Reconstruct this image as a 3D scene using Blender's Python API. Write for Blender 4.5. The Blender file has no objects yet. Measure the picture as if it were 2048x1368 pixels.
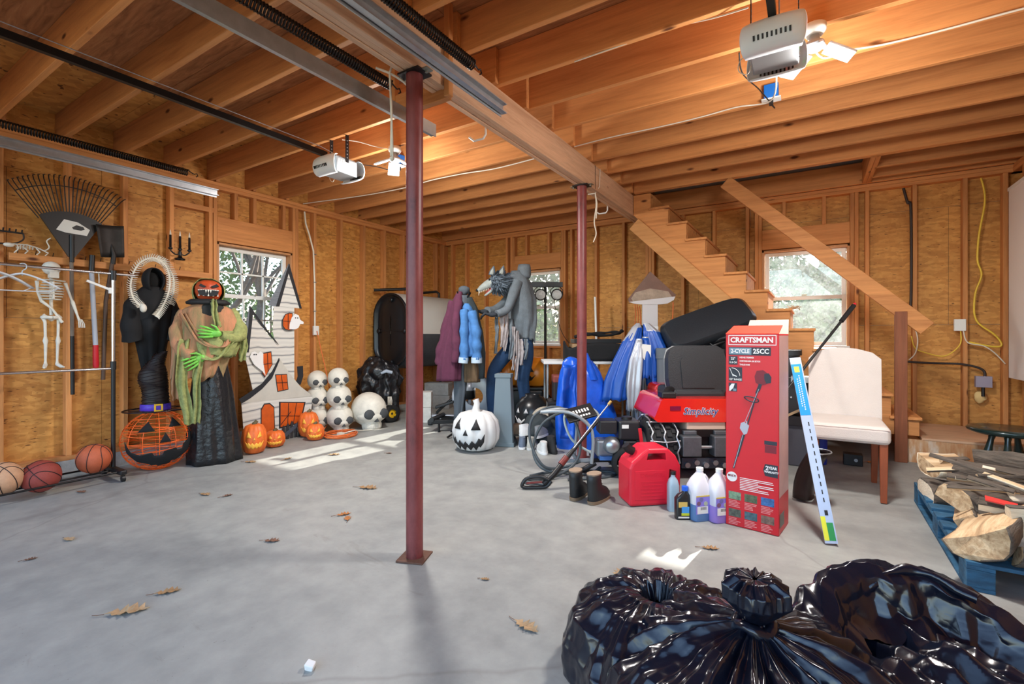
import bpy, bmesh, math, random
from mathutils import Vector, Matrix, Euler, noise as mnoise
PI = math.pi
R = math.radians
scene = bpy.context.scene
C = scene.collection
rnd = random.Random(7)

# ---------------------------------------------------------------- camera, light
cam_d = bpy.data.cameras.new('camera')
cam_d.sensor_width = 36.0
cam_d.lens = 36.0 * 950 / 2048
cam_d.shift_y = -12 / 2048
cam_d.clip_start = 0.05
cam = bpy.data.objects.new('camera', cam_d)
C.objects.link(cam)
cam.location = (0, 0, 1.2)
cam.rotation_euler = (R(90), 0, R(32.1))
scene.camera = cam

world = bpy.data.worlds.new('sky'); scene.world = world
world.use_nodes = True
wn = world.node_tree.nodes; wl = world.node_tree.links
sky = wn.new('ShaderNodeTexSky'); sky.sky_type = 'NISHITA'
sky.sun_disc = False; sky.sun_elevation = R(28); sky.sun_rotation = R(-7)
sky.air_density = 1.0; sky.dust_density = 1.5; sky.ozone_density = 1.0
bg = wn['Background']; bg.inputs['Strength'].default_value = 0.8
wl.new(sky.outputs['Color'], bg.inputs['Color'])

sun_d = bpy.data.lights.new('sun', 'SUN'); sun_d.energy = 15.0; sun_d.angle = R(0.6)
sun_d.color = (1.0, 0.93, 0.82)
sun = bpy.data.objects.new('sun', sun_d); C.objects.link(sun)
sun.rotation_euler = Vector((-0.14, -1.0, -0.53)).to_track_quat('-Z', 'Y').to_euler()

vs = scene.view_settings
vs.view_transform = 'Standard'; vs.look = 'None'; vs.gamma = 1.0
vs.use_curve_mapping = False; vs.exposure = 0.15

# ---------------------------------------------------------------- helpers
def lin(c):
    return tuple((v / 12.92 if v <= 0.04045 else ((v + 0.055) / 1.055) ** 2.4) for v in c)
def rgb(r, g, b):
    return lin((r / 255, g / 255, b / 255))
MATS = {}
def mat(name, col, rough=0.6, metal=0.0, var=0.0, vscale=6.0, bump=0.0, bscale=40.0, spec=0.5,
        trans=0.0, emit=0.0, coat=0.0, sub=0.0, stretch=None, var2=None, alpha=1.0):
    """principled material with optional colour variation noise and bump"""
    if name in MATS: return MATS[name]
    m = bpy.data.materials.new(name); m.use_nodes = True
    nt = m.node_tree; b = nt.nodes['Principled BSDF']
    c = (*col, 1)
    b.inputs['Base Color'].default_value = c
    b.inputs['Roughness'].default_value = rough
    b.inputs['Metallic'].default_value = metal
    b.inputs['Specular IOR Level'].default_value = spec
    if trans: b.inputs['Transmission Weight'].default_value = trans
    if coat: b.inputs['Coat Weight'].default_value = coat
    if sub:
        b.inputs['Subsurface Weight'].default_value = sub
        b.inputs['Subsurface Radius'].default_value = (0.05, 0.03, 0.02)
    if emit:
        b.inputs['Emission Color'].default_value = c
        b.inputs['Emission Strength'].default_value = emit
    if alpha < 1: b.inputs['Alpha'].default_value = alpha
    if var or bump:
        tc = nt.nodes.new('ShaderNodeTexCoord'); mp = nt.nodes.new('ShaderNodeMapping')
        nt.links.new(tc.outputs['Object'], mp.inputs['Vector'])
        oi = nt.nodes.new('ShaderNodeObjectInfo')
        mul = nt.nodes.new('ShaderNodeMath'); mul.operation = 'MULTIPLY'; mul.inputs[1].default_value = 37.0
        nt.links.new(oi.outputs['Random'], mul.inputs[0])
        nt.links.new(mul.outputs[0], mp.inputs['Location'])
        if stretch: mp.inputs['Scale'].default_value = stretch
    if var:
        n = nt.nodes.new('ShaderNodeTexNoise'); n.inputs['Scale'].default_value = vscale
        n.inputs['Detail'].default_value = 6; n.inputs['Roughness'].default_value = 0.65
        nt.links.new(mp.outputs['Vector'], n.inputs['Vector'])
        r = nt.nodes.new('ShaderNodeValToRGB')
        a = var2 if var2 else tuple(max(0, v * (1 - var)) for v in col)
        bb = col if var2 else tuple(min(1, v * (1 + var * 0.6)) for v in col)
        r.color_ramp.elements[0].position = 0.3; r.color_ramp.elements[0].color = (*a, 1)
        r.color_ramp.elements[1].position = 0.7; r.color_ramp.elements[1].color = (*bb, 1)
        nt.links.new(n.outputs['Fac'], r.inputs['Fac'])
        nt.links.new(r.outputs['Color'], b.inputs['Base Color'])
    if bump:
        n2 = nt.nodes.new('ShaderNodeTexNoise'); n2.inputs['Scale'].default_value = bscale
        n2.inputs['Detail'].default_value = 5
        nt.links.new(mp.outputs['Vector'], n2.inputs['Vector'])
        bp = nt.nodes.new('ShaderNodeBump'); bp.inputs['Strength'].default_value = bump
        bp.inputs['Distance'].default_value = 0.01
        nt.links.new(n2.outputs['Fac'], bp.inputs['Height'])
        nt.links.new(bp.outputs['Normal'], b.inputs['Normal'])
    MATS[name] = m
    return m

class N:
    """tiny node-graph helper"""
    def __init__(s, name):
        s.m = bpy.data.materials.new(name); s.m.use_nodes = True
        s.nt = s.m.node_tree; s.b = s.nt.nodes['Principled BSDF']; MATS[name] = s.m
    def n(s, t, ins=None, **kw):
        x = s.nt.nodes.new(t)
        for k, v in kw.items(): setattr(x, k, v)
        for k, v in (ins or {}).items():
            if hasattr(v, 'is_output') or isinstance(v, bpy.types.NodeSocket): s.nt.links.new(v, x.inputs[k])
            else: x.inputs[k].default_value = v
        return x
    def link(s, a, b): s.nt.links.new(a, b)
    def ramp(s, fac, stops, interp='LINEAR'):
        r = s.nt.nodes.new('ShaderNodeValToRGB'); r.color_ramp.interpolation = interp
        e = r.color_ramp.elements
        while len(e) < len(stops): e.new(0.5)
        for i, (p, c) in enumerate(stops):
            e[i].position = p; e[i].color = (*c, 1) if len(c) == 3 else c
        s.link(fac, r.inputs['Fac']); return r.outputs['Color']
    def mix(s, fac, a, b, mode='MIX'):
        x = s.nt.nodes.new('ShaderNodeMix'); x.data_type = 'RGBA'; x.blend_type = mode
        for sock, v in ((x.inputs[0], fac), (x.inputs[6], a), (x.inputs[7], b)):
            if isinstance(v, bpy.types.NodeSocket): s.link(v, sock)
            elif isinstance(v, (int, float)): sock.default_value = v
            else: sock.default_value = (*v, 1)
        return x.outputs[2]
    def coords(s, scale=(1, 1, 1), rand=True, kind='Object'):
        tc = s.n('ShaderNodeTexCoord'); mp = s.n('ShaderNodeMapping', {'Scale': scale})
        s.link(tc.outputs[kind], mp.inputs['Vector'])
        if rand:
            oi = s.n('ShaderNodeObjectInfo'); mu = s.n('ShaderNodeMath', {1: 53.0}, operation='MULTIPLY')
            s.link(oi.outputs['Random'], mu.inputs[0]); s.link(mu.outputs[0], mp.inputs['Location'])
        return mp.outputs['Vector']
    def noise(s, vec, scale, detail=6, rough=0.6, dist=0.0):
        x = s.n('ShaderNodeTexNoise', {'Vector': vec, 'Scale': scale, 'Detail': detail, 'Roughness': rough, 'Distortion': dist})
        return x.outputs['Fac']
    def bump(s, h, strength=0.3, dist=0.01):
        x = s.n('ShaderNodeBump', {'Strength': strength, 'Distance': dist, 'Height': h})
        s.link(x.outputs['Normal'], s.b.inputs['Normal'])

class MB:
    """collects geometry for one mesh"""
    def __init__(s): s.v = []; s.f = []; s.sm = []
    def add(s, vs, fs, smooth=False, M=None):
        o = len(s.v)
        s.v += [tuple(M @ Vector(v)) if M else tuple(v) for v in vs]
        s.f += [tuple(i + o for i in f) for f in fs]; s.sm += [smooth] * len(fs); return s
    def box(s, c, d, rot=None, M=None, taper=1.0):
        x, y, z = d[0] / 2, d[1] / 2, d[2] / 2; t = taper
        vs = [(-x, -y, -z), (x, -y, -z), (x, y, -z), (-x, y, -z), (-x * t, -y * t, z), (x * t, -y * t, z), (x * t, y * t, z), (-x * t, y * t, z)]
        T = Matrix.Translation(c)
        if rot is not None: T = T @ (Euler(rot).to_matrix().to_4x4() if not isinstance(rot, Matrix) else rot.to_4x4())
        if M: T = M @ T
        return s.add(vs, [(0, 3, 2, 1), (4, 5, 6, 7), (0, 1, 5, 4), (1, 2, 6, 5), (2, 3, 7, 6), (3, 0, 4, 7)], False, T)
    def bb(s, a, b):
        return s.box([(a[i] + b[i]) / 2 for i in range(3)], [abs(b[i] - a[i]) for i in range(3)])
    def bar(s, p, q, w, h, up=(0, 0, 1)):
        """box beam from p to q, width w (sideways), height h (towards up)"""
        p, q = Vector(p), Vector(q); d = (q - p); L = d.length; d.normalize(); up = Vector(up)
        x = d.cross(up)
        if x.length < 1e-5: x = d.cross(Vector((1, 0, 0)))
        x.normalize(); z = x.cross(d)
        M = Matrix((( x[0], d[0], z[0], 0), (x[1], d[1], z[1], 0), (x[2], d[2], z[2], 0), (0, 0, 0, 1)))
        return s.box((0, 0, 0), (w, L, h), None, Matrix.Translation((p + q) / 2) @ M)
    def tube(s, path, r, n=8, caps=True, closed=False, smooth=True, flat=1.0):
        P = [Vector(p) for p in path]; k = len(P)
        rs = r if isinstance(r, (list, tuple)) else [r] * k
        T = []
        for i in range(k):
            a = P[(i - 1) % k] if (i > 0 or closed) else P[i]
            b = P[(i + 1) % k] if (i < k - 1 or closed) else P[i]
            t = b - a; T.append(t.normalized() if t.length > 1e-9 else Vector((0, 0, 1)))
        u = T[0].cross(Vector((0, 0, 1)))
        if u.length < 1e-3: u = T[0].cross(Vector((0, 1, 0)))
        u.normalize(); vs = []
        for i in range(k):
            u = u - T[i] * u.dot(T[i])
            if u.length < 1e-6: u = T[i].orthogonal()
            u.normalize(); w = T[i].cross(u)
            for j in range(n):
                a = 2 * PI * j / n
                vs.append(P[i] + (u * math.cos(a) + w * math.sin(a) * flat) * rs[i])
        fs = []
        for i in range(k if closed else k - 1):
            for j in range(n):
                a, b = i * n + j, i * n + (j + 1) % n; c, d = ((i + 1) % k) * n + (j + 1) % n, ((i + 1) % k) * n + j
                fs.append((a, b, c, d))
        s.add(vs, fs, smooth)
        if caps and not closed:
            s.add(vs[:n], [tuple(range(n - 1, -1, -1))]); s.add(vs[-n:], [tuple(range(n))])
        return s
    def cyl(s, p, q, r, r2=None, n=16, caps=True, smooth=True):
        return s.tube([p, q], [r, r if r2 is None else r2], n, caps, False, smooth)
    def lathe(s, prof, n=24, c=(0, 0, 0), M=None, smooth=True, sx=1.0, sy=1.0, lobes=0, lobe=0.0, a0=0, a1=2 * PI):
        vs = []; k = len(prof); full = abs(a1 - a0 - 2 * PI) < 1e-6; m = n if full else n + 1
        for (r, z) in prof:
            for j in range(m):
                a = a0 + (a1 - a0) * j / n
                q = 1.0 - lobe * (0.5 + 0.5 * math.cos(lobes * a)) ** 3 if lobes else 1.0
                vs.append((c[0] + r * q * math.cos(a) * sx, c[1] + r * q * math.sin(a) * sy, c[2] + z))
        fs = []
        for i in range(k - 1):
            for j in range(n):
                j2 = (j + 1) % m if full else j + 1
                fs.append((i * m + j, i * m + j2, (i + 1) * m + j2, (i + 1) * m + j))
        s.add(vs, fs, smooth, M)
        return s
    def ball(s, c, r, n=16, m=10, sc=(1, 1, 1), M=None):
        prof = [(math.sin(PI * i / m) * r, -math.cos(PI * i / m) * r) for i in range(m + 1)]
        prof[0] = (1e-5, -r); prof[-1] = (1e-5, r)
        T = Matrix.Translation(c) @ Matrix.Diagonal((*sc, 1))
        return s.lathe(prof, n, (0, 0, 0), (M @ T) if M else T)
    def prism(s, poly, t0, t1, axis='y', M=None, smooth=False):
        """2-D polygon (a,b) extruded along axis from t0 to t1"""
        def P(a, b, t): return {'x': (t, a, b), 'y': (a, t, b), 'z': (a, b, t)}[axis]
        k = len(poly); vs = [P(a, b, t0) for a, b in poly] + [P(a, b, t1) for a, b in poly]
        s.add(vs, [(i, (i + 1) % k, k + (i + 1) % k, k + i) for i in range(k)], smooth, M)
        s.add(vs, [tuple(range(k - 1, -1, -1)), tuple(range(k, 2 * k))], False, M); return s
    def grid(s, fn, nu, nv, smooth=True, wrap=False):
        vs = [fn(i / nu, j / nv) for j in range(nv + 1) for i in range(nu + (0 if wrap else 1))]
        w = nu if wrap else nu + 1
        s.add(vs, [(j * w + i, j * w + (i + 1) % w, (j + 1) * w + (i + 1) % w, (j + 1) * w + i) for j in range(nv) for i in range(nu)], smooth); return s
    def jitter(s, amp, sc=6.0, seed=0):
        o = Vector((seed * 3.7, seed * 1.3, seed * 9.1))
        s.v = [tuple(Vector(v) + mnoise.noise_vector(Vector(v) * sc + o) * amp) for v in s.v]; return s
    def xf(s, M): s.v = [tuple(M @ Vector(v)) for v in s.v]; return s
    def mesh(s, name, mt=None):
        me = bpy.data.meshes.new(name); me.from_pydata(s.v, [], s.f)
        me.polygons.foreach_set('use_smooth', s.sm)
        if mt: me.materials.append(mt)
        me.update(); return me
    def build(s, name, mt, parent=None, bevel=0.0, seg=2, solid=0.0, subd=0, merge=False, sharp=None, loc=None, rot=None):
        me = s.mesh(name, mt)
        if merge or sharp is not None:
            bm = bmesh.new(); bm.from_mesh(me)
            bmesh.ops.remove_doubles(bm, verts=bm.verts, dist=1e-5)
            bmesh.ops.recalc_face_normals(bm, faces=bm.faces); bm.to_mesh(me); bm.free()
        if sharp is not None:
            me.polygons.foreach_set('use_smooth', [True] * len(me.polygons)); me.set_sharp_from_angle(angle=R(sharp))
        o = bpy.data.objects.new(name, me); C.objects.link(o)
        if parent: o.parent = parent
        if loc: o.location = loc
        if rot: o.rotation_euler = rot
        if solid:
            md = o.modifiers.new('Solidify', 'SOLIDIFY'); md.thickness = solid; md.offset = 0
        if bevel:
            md = o.modifiers.new('Bevel', 'BEVEL'); md.width = bevel; md.segments = seg; md.limit_method = 'ANGLE'; md.angle_limit = R(35)
            md.harden_normals = False
        if subd:
            md = o.modifiers.new('Subdivision', 'SUBSURF'); md.levels = subd; md.render_levels = subd
        return o

def tag(o, label=None, cat=None, group=None, kind=None):
    if label: o['label'] = label
    if cat: o['category'] = cat
    if group: o['group'] = group
    if kind: o['kind'] = kind
    return o
def thing(name, label, cat, loc=(0, 0, 0), rz=0.0, group=None):
    o = bpy.data.objects.new(name, None); C.objects.link(o); o.empty_display_size = 0.05
    o.location = loc; o.rotation_euler = (0, 0, rz)
    return tag(o, label, cat, group)
def lab(o, t): o['label'] = t; return o
def copy_tree(o, parent=None):
    c = o.copy(); C.objects.link(c)
    if parent: c.parent = parent
    for ch in list(o.children): copy_tree(ch, c)
    return c
def fz(y): return 0.02 * (y - 1.9)          # the slab falls gently towards the doors
def arc(c, r, a0, a1, n, ax='z', ry=None):
    out = []
    for i in range(n + 1):
        a = a0 + (a1 - a0) * i / n; u, w = r * math.cos(a), (ry or r) * math.sin(a)
        out.append({'z': (c[0] + u, c[1] + w, c[2]), 'y': (c[0] + u, c[1], c[2] + w), 'x': (c[0], c[1] + u, c[2] + w)}[ax])
    return out
def spline(pts, n=6, closed=False):
    """Catmull-Rom through points"""
    P = [Vector(p) for p in pts]; k = len(P); out = []
    for i in range(k if closed else k - 1):
        if closed: a, b, c, d = P[(i - 1) % k], P[i], P[(i + 1) % k], P[(i + 2) % k]
        else: a, b, c, d = P[max(i - 1, 0)], P[i], P[i + 1], P[min(i + 2, k - 1)]
        for j in range(n):
            t = j / n
            out.append(0.5 * ((2 * b) + (c - a) * t + (2 * a - 5 * b + 4 * c - d) * t * t + (3 * b - a - 3 * c + d) * t ** 3))
    if not closed: out.append(P[-1])
    return out
def text(name, body, size, loc, rot, mt, parent=None, ext=0.0004, align='CENTER', sx=1.0, bold=0.0, shear=0.0, tint=None):
    cu = bpy.data.curves.new(name, 'FONT'); cu.body = body; cu.size = size; cu.align_x = align; cu.align_y = 'CENTER'
    cu.extrude = ext; cu.offset = bold; cu.shear = shear; cu.resolution_u = 2
    t = bpy.data.objects.new(name, cu); C.objects.link(t)
    dg = bpy.context.evaluated_depsgraph_get()
    me = bpy.data.meshes.new_from_object(t.evaluated_get(dg)); me.name = name
    bpy.data.objects.remove(t); bpy.data.curves.remove(cu)
    me.materials.clear(); me.materials.append(mt)
    o = bpy.data.objects.new(name, me); C.objects.link(o)
    if parent: o.parent = parent
    o.location = loc; o.rotation_euler = rot; o.scale = (sx, 1, 1)
    return o

# ---------------------------------------------------------------- big materials
def wood_mat(name, axis, base=(208, 142, 84), dark=(166, 100, 54), knots=True, rough=0.62):
    g = N(name); sc = [9, 9, 9]; sc['xyz'.index(axis)] = 0.55
    v = g.coords(tuple(sc)); f = g.noise(v, 2.2, 5, 0.6, 0.6)
    fine = g.noise(g.coords(tuple(k * 7 for k in sc)), 2.0, 3)
    c = g.ramp(f, [(0.30, rgb(*dark)), (0.52, rgb(*base)), (0.75, rgb(*[min(255, k * 1.13) for k in base]))])
    c = g.mix(0.22, c, g.ramp(fine, [(0.35, rgb(*[k * 0.72 for k in dark])), (0.7, rgb(*base))]))
    oi = g.n('ShaderNodeObjectInfo')
    c = g.mix(0.35, c, g.ramp(oi.outputs['Random'], [(0.0, rgb(*[k * 0.80 for k in base])), (0.5, rgb(*base)), (1.0, rgb(*[min(255, k * 1.16) for k in base]))]), 'MIX')
    if knots:
        ks = [5.5, 5.5, 5.5]; ks['xyz'.index(axis)] = 2.2
        vo = g.n('ShaderNodeTexVoronoi', {'Vector': g.coords(tuple(ks)), 'Scale': 1.0, 'Randomness': 1.0})
        k = g.ramp(vo.outputs['Distance'], [(0.05, (1, 1, 1)), (0.11, (0, 0, 0))])
        c = g.mix(k, c, rgb(92, 48, 24))
    g.link(c, g.b.inputs['Base Color']); g.b.inputs['Roughness'].default_value = rough
    g.b.inputs['Specular IOR Level'].default_value = 0.3
    g.bump(f, 0.12, 0.004)
    return g.m
W_X = wood_mat('lumber_along_x', 'x'); W_Y = wood_mat('lumber_along_y', 'y'); W_Z = wood_mat('lumber_along_z', 'z')
W_PALE = wood_mat('pale_beam_lumber', 'y', (222, 182, 148), (188, 142, 108))

def osb_mat(name, flip, base=(212, 154, 82), warm=(184, 122, 58)):
    g = N(name)
    tc = g.n('ShaderNodeTexCoord'); mp = g.n('ShaderNodeMapping', {'Rotation': (0, R(-90), 0) if flip else (R(90), 0, 0)})
    # strands: two voronoi layers of stretched cells
    v1 = g.coords((14, 14, 42) , False); v2 = g.coords((26, 26, 20), False)
    a = g.n('ShaderNodeTexVoronoi', {'Vector': v1, 'Scale': 1.0}); b = g.n('ShaderNodeTexVoronoi', {'Vector': v2, 'Scale': 1.0})
    sa = g.n('ShaderNodeSeparateColor'); g.link(a.outputs['Color'], sa.inputs[0])
    sb = g.n('ShaderNodeSeparateColor'); g.link(b.outputs['Color'], sb.inputs[0])
    c1 = g.ramp(sa.outputs[0], [(0.0, rgb(*[k * 0.86 for k in warm])), (0.35, rgb(*warm)), (0.7, rgb(*base)), (1.0, rgb(228, 170, 92))])
    c2 = g.ramp(sb.outputs[0], [(0.0, rgb(*warm)), (0.6, rgb(*base)), (1.0, rgb(224, 164, 88))])
    c = g.mix(0.38, c1, c2)
    big = g.noise(g.coords((1, 1, 1), False), 1.3, 4)
    c = g.mix(0.35, c, g.ramp(big, [(0.3, rgb(*[k * 0.82 for k in warm])), (0.7, rgb(222, 158, 78))]))
    fl_ = g.noise(g.coords((5.5, 5.5, 30), False), 3.0, 2, 0.5)
    k = g.ramp(fl_, [(0.29, (1, 1, 1)), (0.34, (0, 0, 0))])
    c = g.mix(k, c, rgb(96, 56, 26))
    g.link(c, g.b.inputs['Base Color']); g.b.inputs['Roughness'].default_value = 0.6
    g.b.inputs['Specular IOR Level'].default_value = 0.35
    g.bump(sa.outputs[0], 0.12, 0.003)
    return g.m
OSB = osb_mat('oriented_strand_board', False)
def ply_mat():
    g = N('plywood_subfloor')
    f = g.noise(g.coords((1.2, 9, 9)), 2.5, 5, 0.6, 1.2)
    c = g.ramp(f, [(0.3, rgb(136, 84, 46)), (0.55, rgb(178, 118, 70)), (0.8, rgb(198, 142, 92))])
    vo = g.n('ShaderNodeTexVoronoi', {'Vector': g.coords((1.2, 3.0, 3.0)), 'Scale': 1.0})
    c = g.mix(g.ramp(vo.outputs['Distance'], [(0.05, (1, 1, 1)), (0.12, (0, 0, 0))]), c, rgb(70, 36, 18))
    g.link(c, g.b.inputs['Base Color']); g.b.inputs['Roughness'].default_value = 0.7
    return g.m
PLY = ply_mat()
def concrete_mat():
    g = N('worn_concrete')
    v = g.coords((1, 1, 1), False)
    a = g.noise(v, 0.9, 7, 0.65, 0.4); b = g.noise(v, 7, 6, 0.6); s = g.noise(g.coords((1.0, 3.2, 1), False), 1.6, 5, 0.7, 0.8)
    c = g.ramp(a, [(0.28, rgb(120, 121, 119)), (0.5, rgb(145, 146, 142)), (0.75, rgb(164, 164, 158))])
    c = g.mix(0.25, c, g.ramp(b, [(0.35, rgb(108, 110, 109)), (0.7, rgb(174, 174, 168))]))
    st = g.ramp(s, [(0.22, (1, 1, 1)), (0.36, (0, 0, 0))])
    c = g.mix(g.mix(0.5, (0, 0, 0), st), c, rgb(104, 98, 88))
    wv = g.noise(g.coords((1, 1, 1), False), 90, 2, 0.5)
    c = g.mix(g.ramp(wv, [(0.22, (0.6, 0.6, 0.6)), (0.28, (0, 0, 0))]), c, rgb(110, 104, 98))
    # hairline crack wandering over the slab
    vo = g.n('ShaderNodeTexVoronoi', {'Vector': g.mix(0.12, v, g.n('ShaderNodeTexNoise', {'Vector': v, 'Scale': 3.0}).outputs['Color']), 'Scale': 0.33}, feature='DISTANCE_TO_EDGE')
    c = g.mix(g.ramp(vo.outputs['Distance'], [(0.0, (0.35, 0.35, 0.35)), (0.0007, (0, 0, 0))]), c, rgb(104, 100, 96))
    g.link(c, g.b.inputs['Base Color'])
    g.link(g.ramp(a, [(0.3, (0.62,) * 3), (0.7, (0.42,) * 3)]), g.b.inputs['Roughness'])
    g.b.inputs['Specular IOR Level'].default_value = 0.45
    g.bump(b, 0.06, 0.004)
    return g.m
CONC = concrete_mat()
CURB = mat('foundation_concrete', rgb(178, 176, 170), 0.85, var=0.25, vscale=9, bump=0.3, bscale=60)
GLASS = None
# ================================================================ STRUCTURE
XL, XLO = -5.41, -5.50        # left wall: stud face, board face
YB, YBO = 6.45, 6.54          # back wall
XR, XRO = 1.66, 1.75          # right wall
ZJ, ZT = 2.86, 3.095          # joist underside / top
YF = -0.75
SIDING = mat('pale_siding', rgb(206, 204, 196), 0.8)
def struct(o): o['kind'] = 'structure'; return o

# floor slab with a gentle fall to the doors
m = MB()
xs = [XLO - 0.1, XRO + 0.1]
def fslab(x, y, dz): return (x, y, fz(y) + dz)
vs = [fslab(XLO - .1, -2.2, 0), fslab(XRO + .1, -2.2, 0), fslab(XRO + .1, YBO + .1, 0), fslab(XLO - .1, YBO + .1, 0)]
vs += [(x, y, z - 0.15) for x, y, z in vs]
m.add(vs, [(0, 1, 2, 3), (7, 6, 5, 4), (0, 4, 5, 1), (1, 5, 6, 2), (2, 6, 7, 3), (3, 7, 4, 0)])
floor = struct(m.build('floor', CONC))

def cells(a0, a1, z0, z1, holes):
    """rectangles covering [a0,a1]x[z0,z1] minus holes"""
    A = sorted({a0, a1, *[h[0] for h in holes], *[h[1] for h in holes]})
    out = []
    for i in range(len(A) - 1):
        p, q = A[i], A[i + 1]; hs = [h for h in holes if h[0] < (p + q) / 2 < h[1]]
        if not hs: out.append((p, q, z0, z1))
        else:
            h = hs[0]
            if h[2] > z0: out.append((p, q, z0, h[2]))
            if h[3] < z1: out.append((p, q, h[3], z1))
    return out
def P3(ax, a, d, z): return (d, a, z) if ax == 'y' else (a, d, z)

def wall(name, ax, dface, dskin, d2, a0, a1, zb, ztop, holes, studs, cripples):
    """ax = running axis; dface = stud face, dskin = board face, d2 = outer skin"""
    sk = MB()
    for (p, q, z0, z1) in cells(a0, a1, -0.1, 4.6, holes):
        sk.bb(P3(ax, p, dskin + (0.012 if d2 > dskin else -0.012), z0), P3(ax, q, d2, z1))
    w = struct(sk.build(name, SIDING))
    # strand board sheets, 1.22 x 2.44 laid on their side in courses
    zc = [zb, zb + 1.22, zb + 2.44, ztop + 0.0]
    row = 0
    for k in range(3):
        st = a0 - (0.61 if k % 2 else 0.0)
        while st < a1:
            p, q = max(st, a0), min(st + 2.44, a1)
            if q - p > 0.02:
                hs = [(max(h[0], p), min(h[1], q), max(h[2], zc[k]), min(h[3], zc[k + 1])) for h in holes if h[0] < q and h[1] > p and h[2] < zc[k + 1] and h[3] > zc[k]]
                b = MB()
                for (pp, qq, z0, z1) in cells(p + .0015, q - .0015, zc[k] + .0015, zc[k + 1] - .0015, hs):
                    b.bb(P3(ax, pp, dskin, z0), P3(ax, qq, dskin + (0.0115 if d2 > dskin else -0.0115), z1))
                b.build('panel', OSB, w)
            st += 2.44
    def stud(a, z0, z1, wd=0.038, nm='stud'):
        MB().bb(P3(ax, a - wd / 2, dface, z0), P3(ax, a + wd / 2, dskin, z1)).build(nm, W_Z, w, bevel=0.003, seg=1)
    for a in studs: stud(a, zb + 0.038, ztop - 0.076)
    for (a, z0, z1) in cripples: stud(a, z0, z1, nm='cripple_stud')
    hor = W_Y if ax == 'y' else W_X
    for i in range(2):
        MB().bb(P3(ax, a0, dface - (0.002 * i if d2 > dskin else -0.002 * i), ztop - 0.038 * (i + 1)), P3(ax, a1, dskin, ztop - 0.038 * i - .001)).build('top_plate', hor, w, bevel=0.003, seg=1)
    segs = [(a0, a1)]
    MB().bb(P3(ax, a0, dface, zb), P3(ax, a1, dskin, zb + 0.038)).build('bottom_plate', hor, w, bevel=0.003, seg=1)
    return w

# windows: opening rectangles
WL = (2.65, 3.53, 1.08, 2.215)       # left wall, y range
WB1 = (-4.00, -3.18, 1.06, 2.225)    # back wall, x range
WB2 = (-0.49, 0.375, 1.07, 2.225)
ZCURB = 0.13
w_left = wall('wall_left', 'y', XL, XLO, XLO - 0.06, YF, YBO, ZCURB, ZJ, [WL],
              [-0.55, -0.15, 0.25, 0.65, 1.03, 1.44, 1.84, 2.22, 2.585, 2.63, 3.55, 3.59, 3.845, 4.255, 4.65, 5.04, 5.43, 5.83, 6.22, 6.40],
              [(2.85, 2.49, 2.784), (3.06, 2.49, 2.784), (3.42, 2.49, 2.784), (3.06, .168, 1.04), (2.85, .168, 1.04), (3.42, .168, 1.04)])
MB().bb((XLO, 2.65, 2.225), (XL - .004, 3.53, 2.49)).build('header', W_Y, w_left, bevel=.003, seg=1)
MB().bb((XLO, 2.65, 1.04), (XL - .004, 3.53, 1.078)).build('rough_sill', W_Y, w_left)
MB().bb((XLO - .06, YF, -.1), (XL + .01, YBO, ZCURB)).build('curb', CURB, w_left)
MB().bb((XLO, 2.24, 2.52), (XL - .003, 2.62, 2.57)).build('blocking', W_Y, w_left)
w_back = wall('wall_back', 'x', YB, YBO, YBO + 0.06, XLO, XRO, fz(6.5) + .005, ZJ, [WB1, WB2],
              [-5.46, -5.29, -4.98, -4.58, -4.15, -4.06, -4.02, -3.16, -3.12, -3.01, -2.62, -2.21, -1.88, -1.84, -1.80, -1.41, -1.03, -0.65, -0.55, -0.51, 0.395, 0.435, 0.53, 0.93, 1.32, 1.61],
              [(-3.785, 2.47, 2.784), (-3.39, 2.47, 2.784), (-.26, 2.47, 2.784), (.135, 2.47, 2.784), (-3.785, .14, 1.02), (-3.39, .14, 1.02), (-.26, .14, 1.02), (.135, .14, 1.02)])
for a, b in ((-4.0, -3.18), (-.49, .375)):
    MB().bb((a, YB + .004, 2.235), (b, YBO, 2.47)).build('header', W_X, w_back, bevel=.003, seg=1)
    MB().bb((a, YB + .004, 1.02), (b, YBO, 1.06)).build('rough_sill', W_X, w_back)
w_right = wall('wall_right', 'y', XR, XRO, XRO + 0.06, YF, YBO, fz(6.5) + .005, ZJ, [], [6.2, 5.8, 5.4, 5.0, 4.6, 4.2, 3.8, 3.4, 3.0, 2.6, 2.2, 1.8, 1.4, 1.0], [])

# ---- ceiling: subfloor sheets, joists, beam
def ceil_sheet(x0, x1, y0, y1, mt, par, nm='subfloor_sheet'):
    return MB().bb((x0 + .0015, y0 + .0015, ZT), (x1 - .0015, y1 - .0015, ZT + .02)).build(nm, mt, par)
HX0, HX1, HY0, HY1 = -1.77, 0.50, 5.50, YB      # stair opening
cm = MB()
for r_ in ((XLO, XRO, YF, HY0), (XLO, HX0, HY0, YBO), (HX1, XRO, HY0, YBO)):
    cm.bb((r_[0], r_[2], ZT + .021), (r_[1], r_[3], ZT + .03))
cm.bb((XLO, YF, 4.6), (XRO, YBO + .06, 4.65)); cm.bb((XLO - .06, YF - .06, ZT), (XRO + .06, YF, 4.6)) # upper room shell
cm.bb((XLO - .06, YF, ZT), (XLO, YBO, 4.6)); cm.bb((XRO, YF, ZT), (XRO + .06, YBO, 4.6))
ceiling = struct(cm.build('ceiling', PLY))
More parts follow.
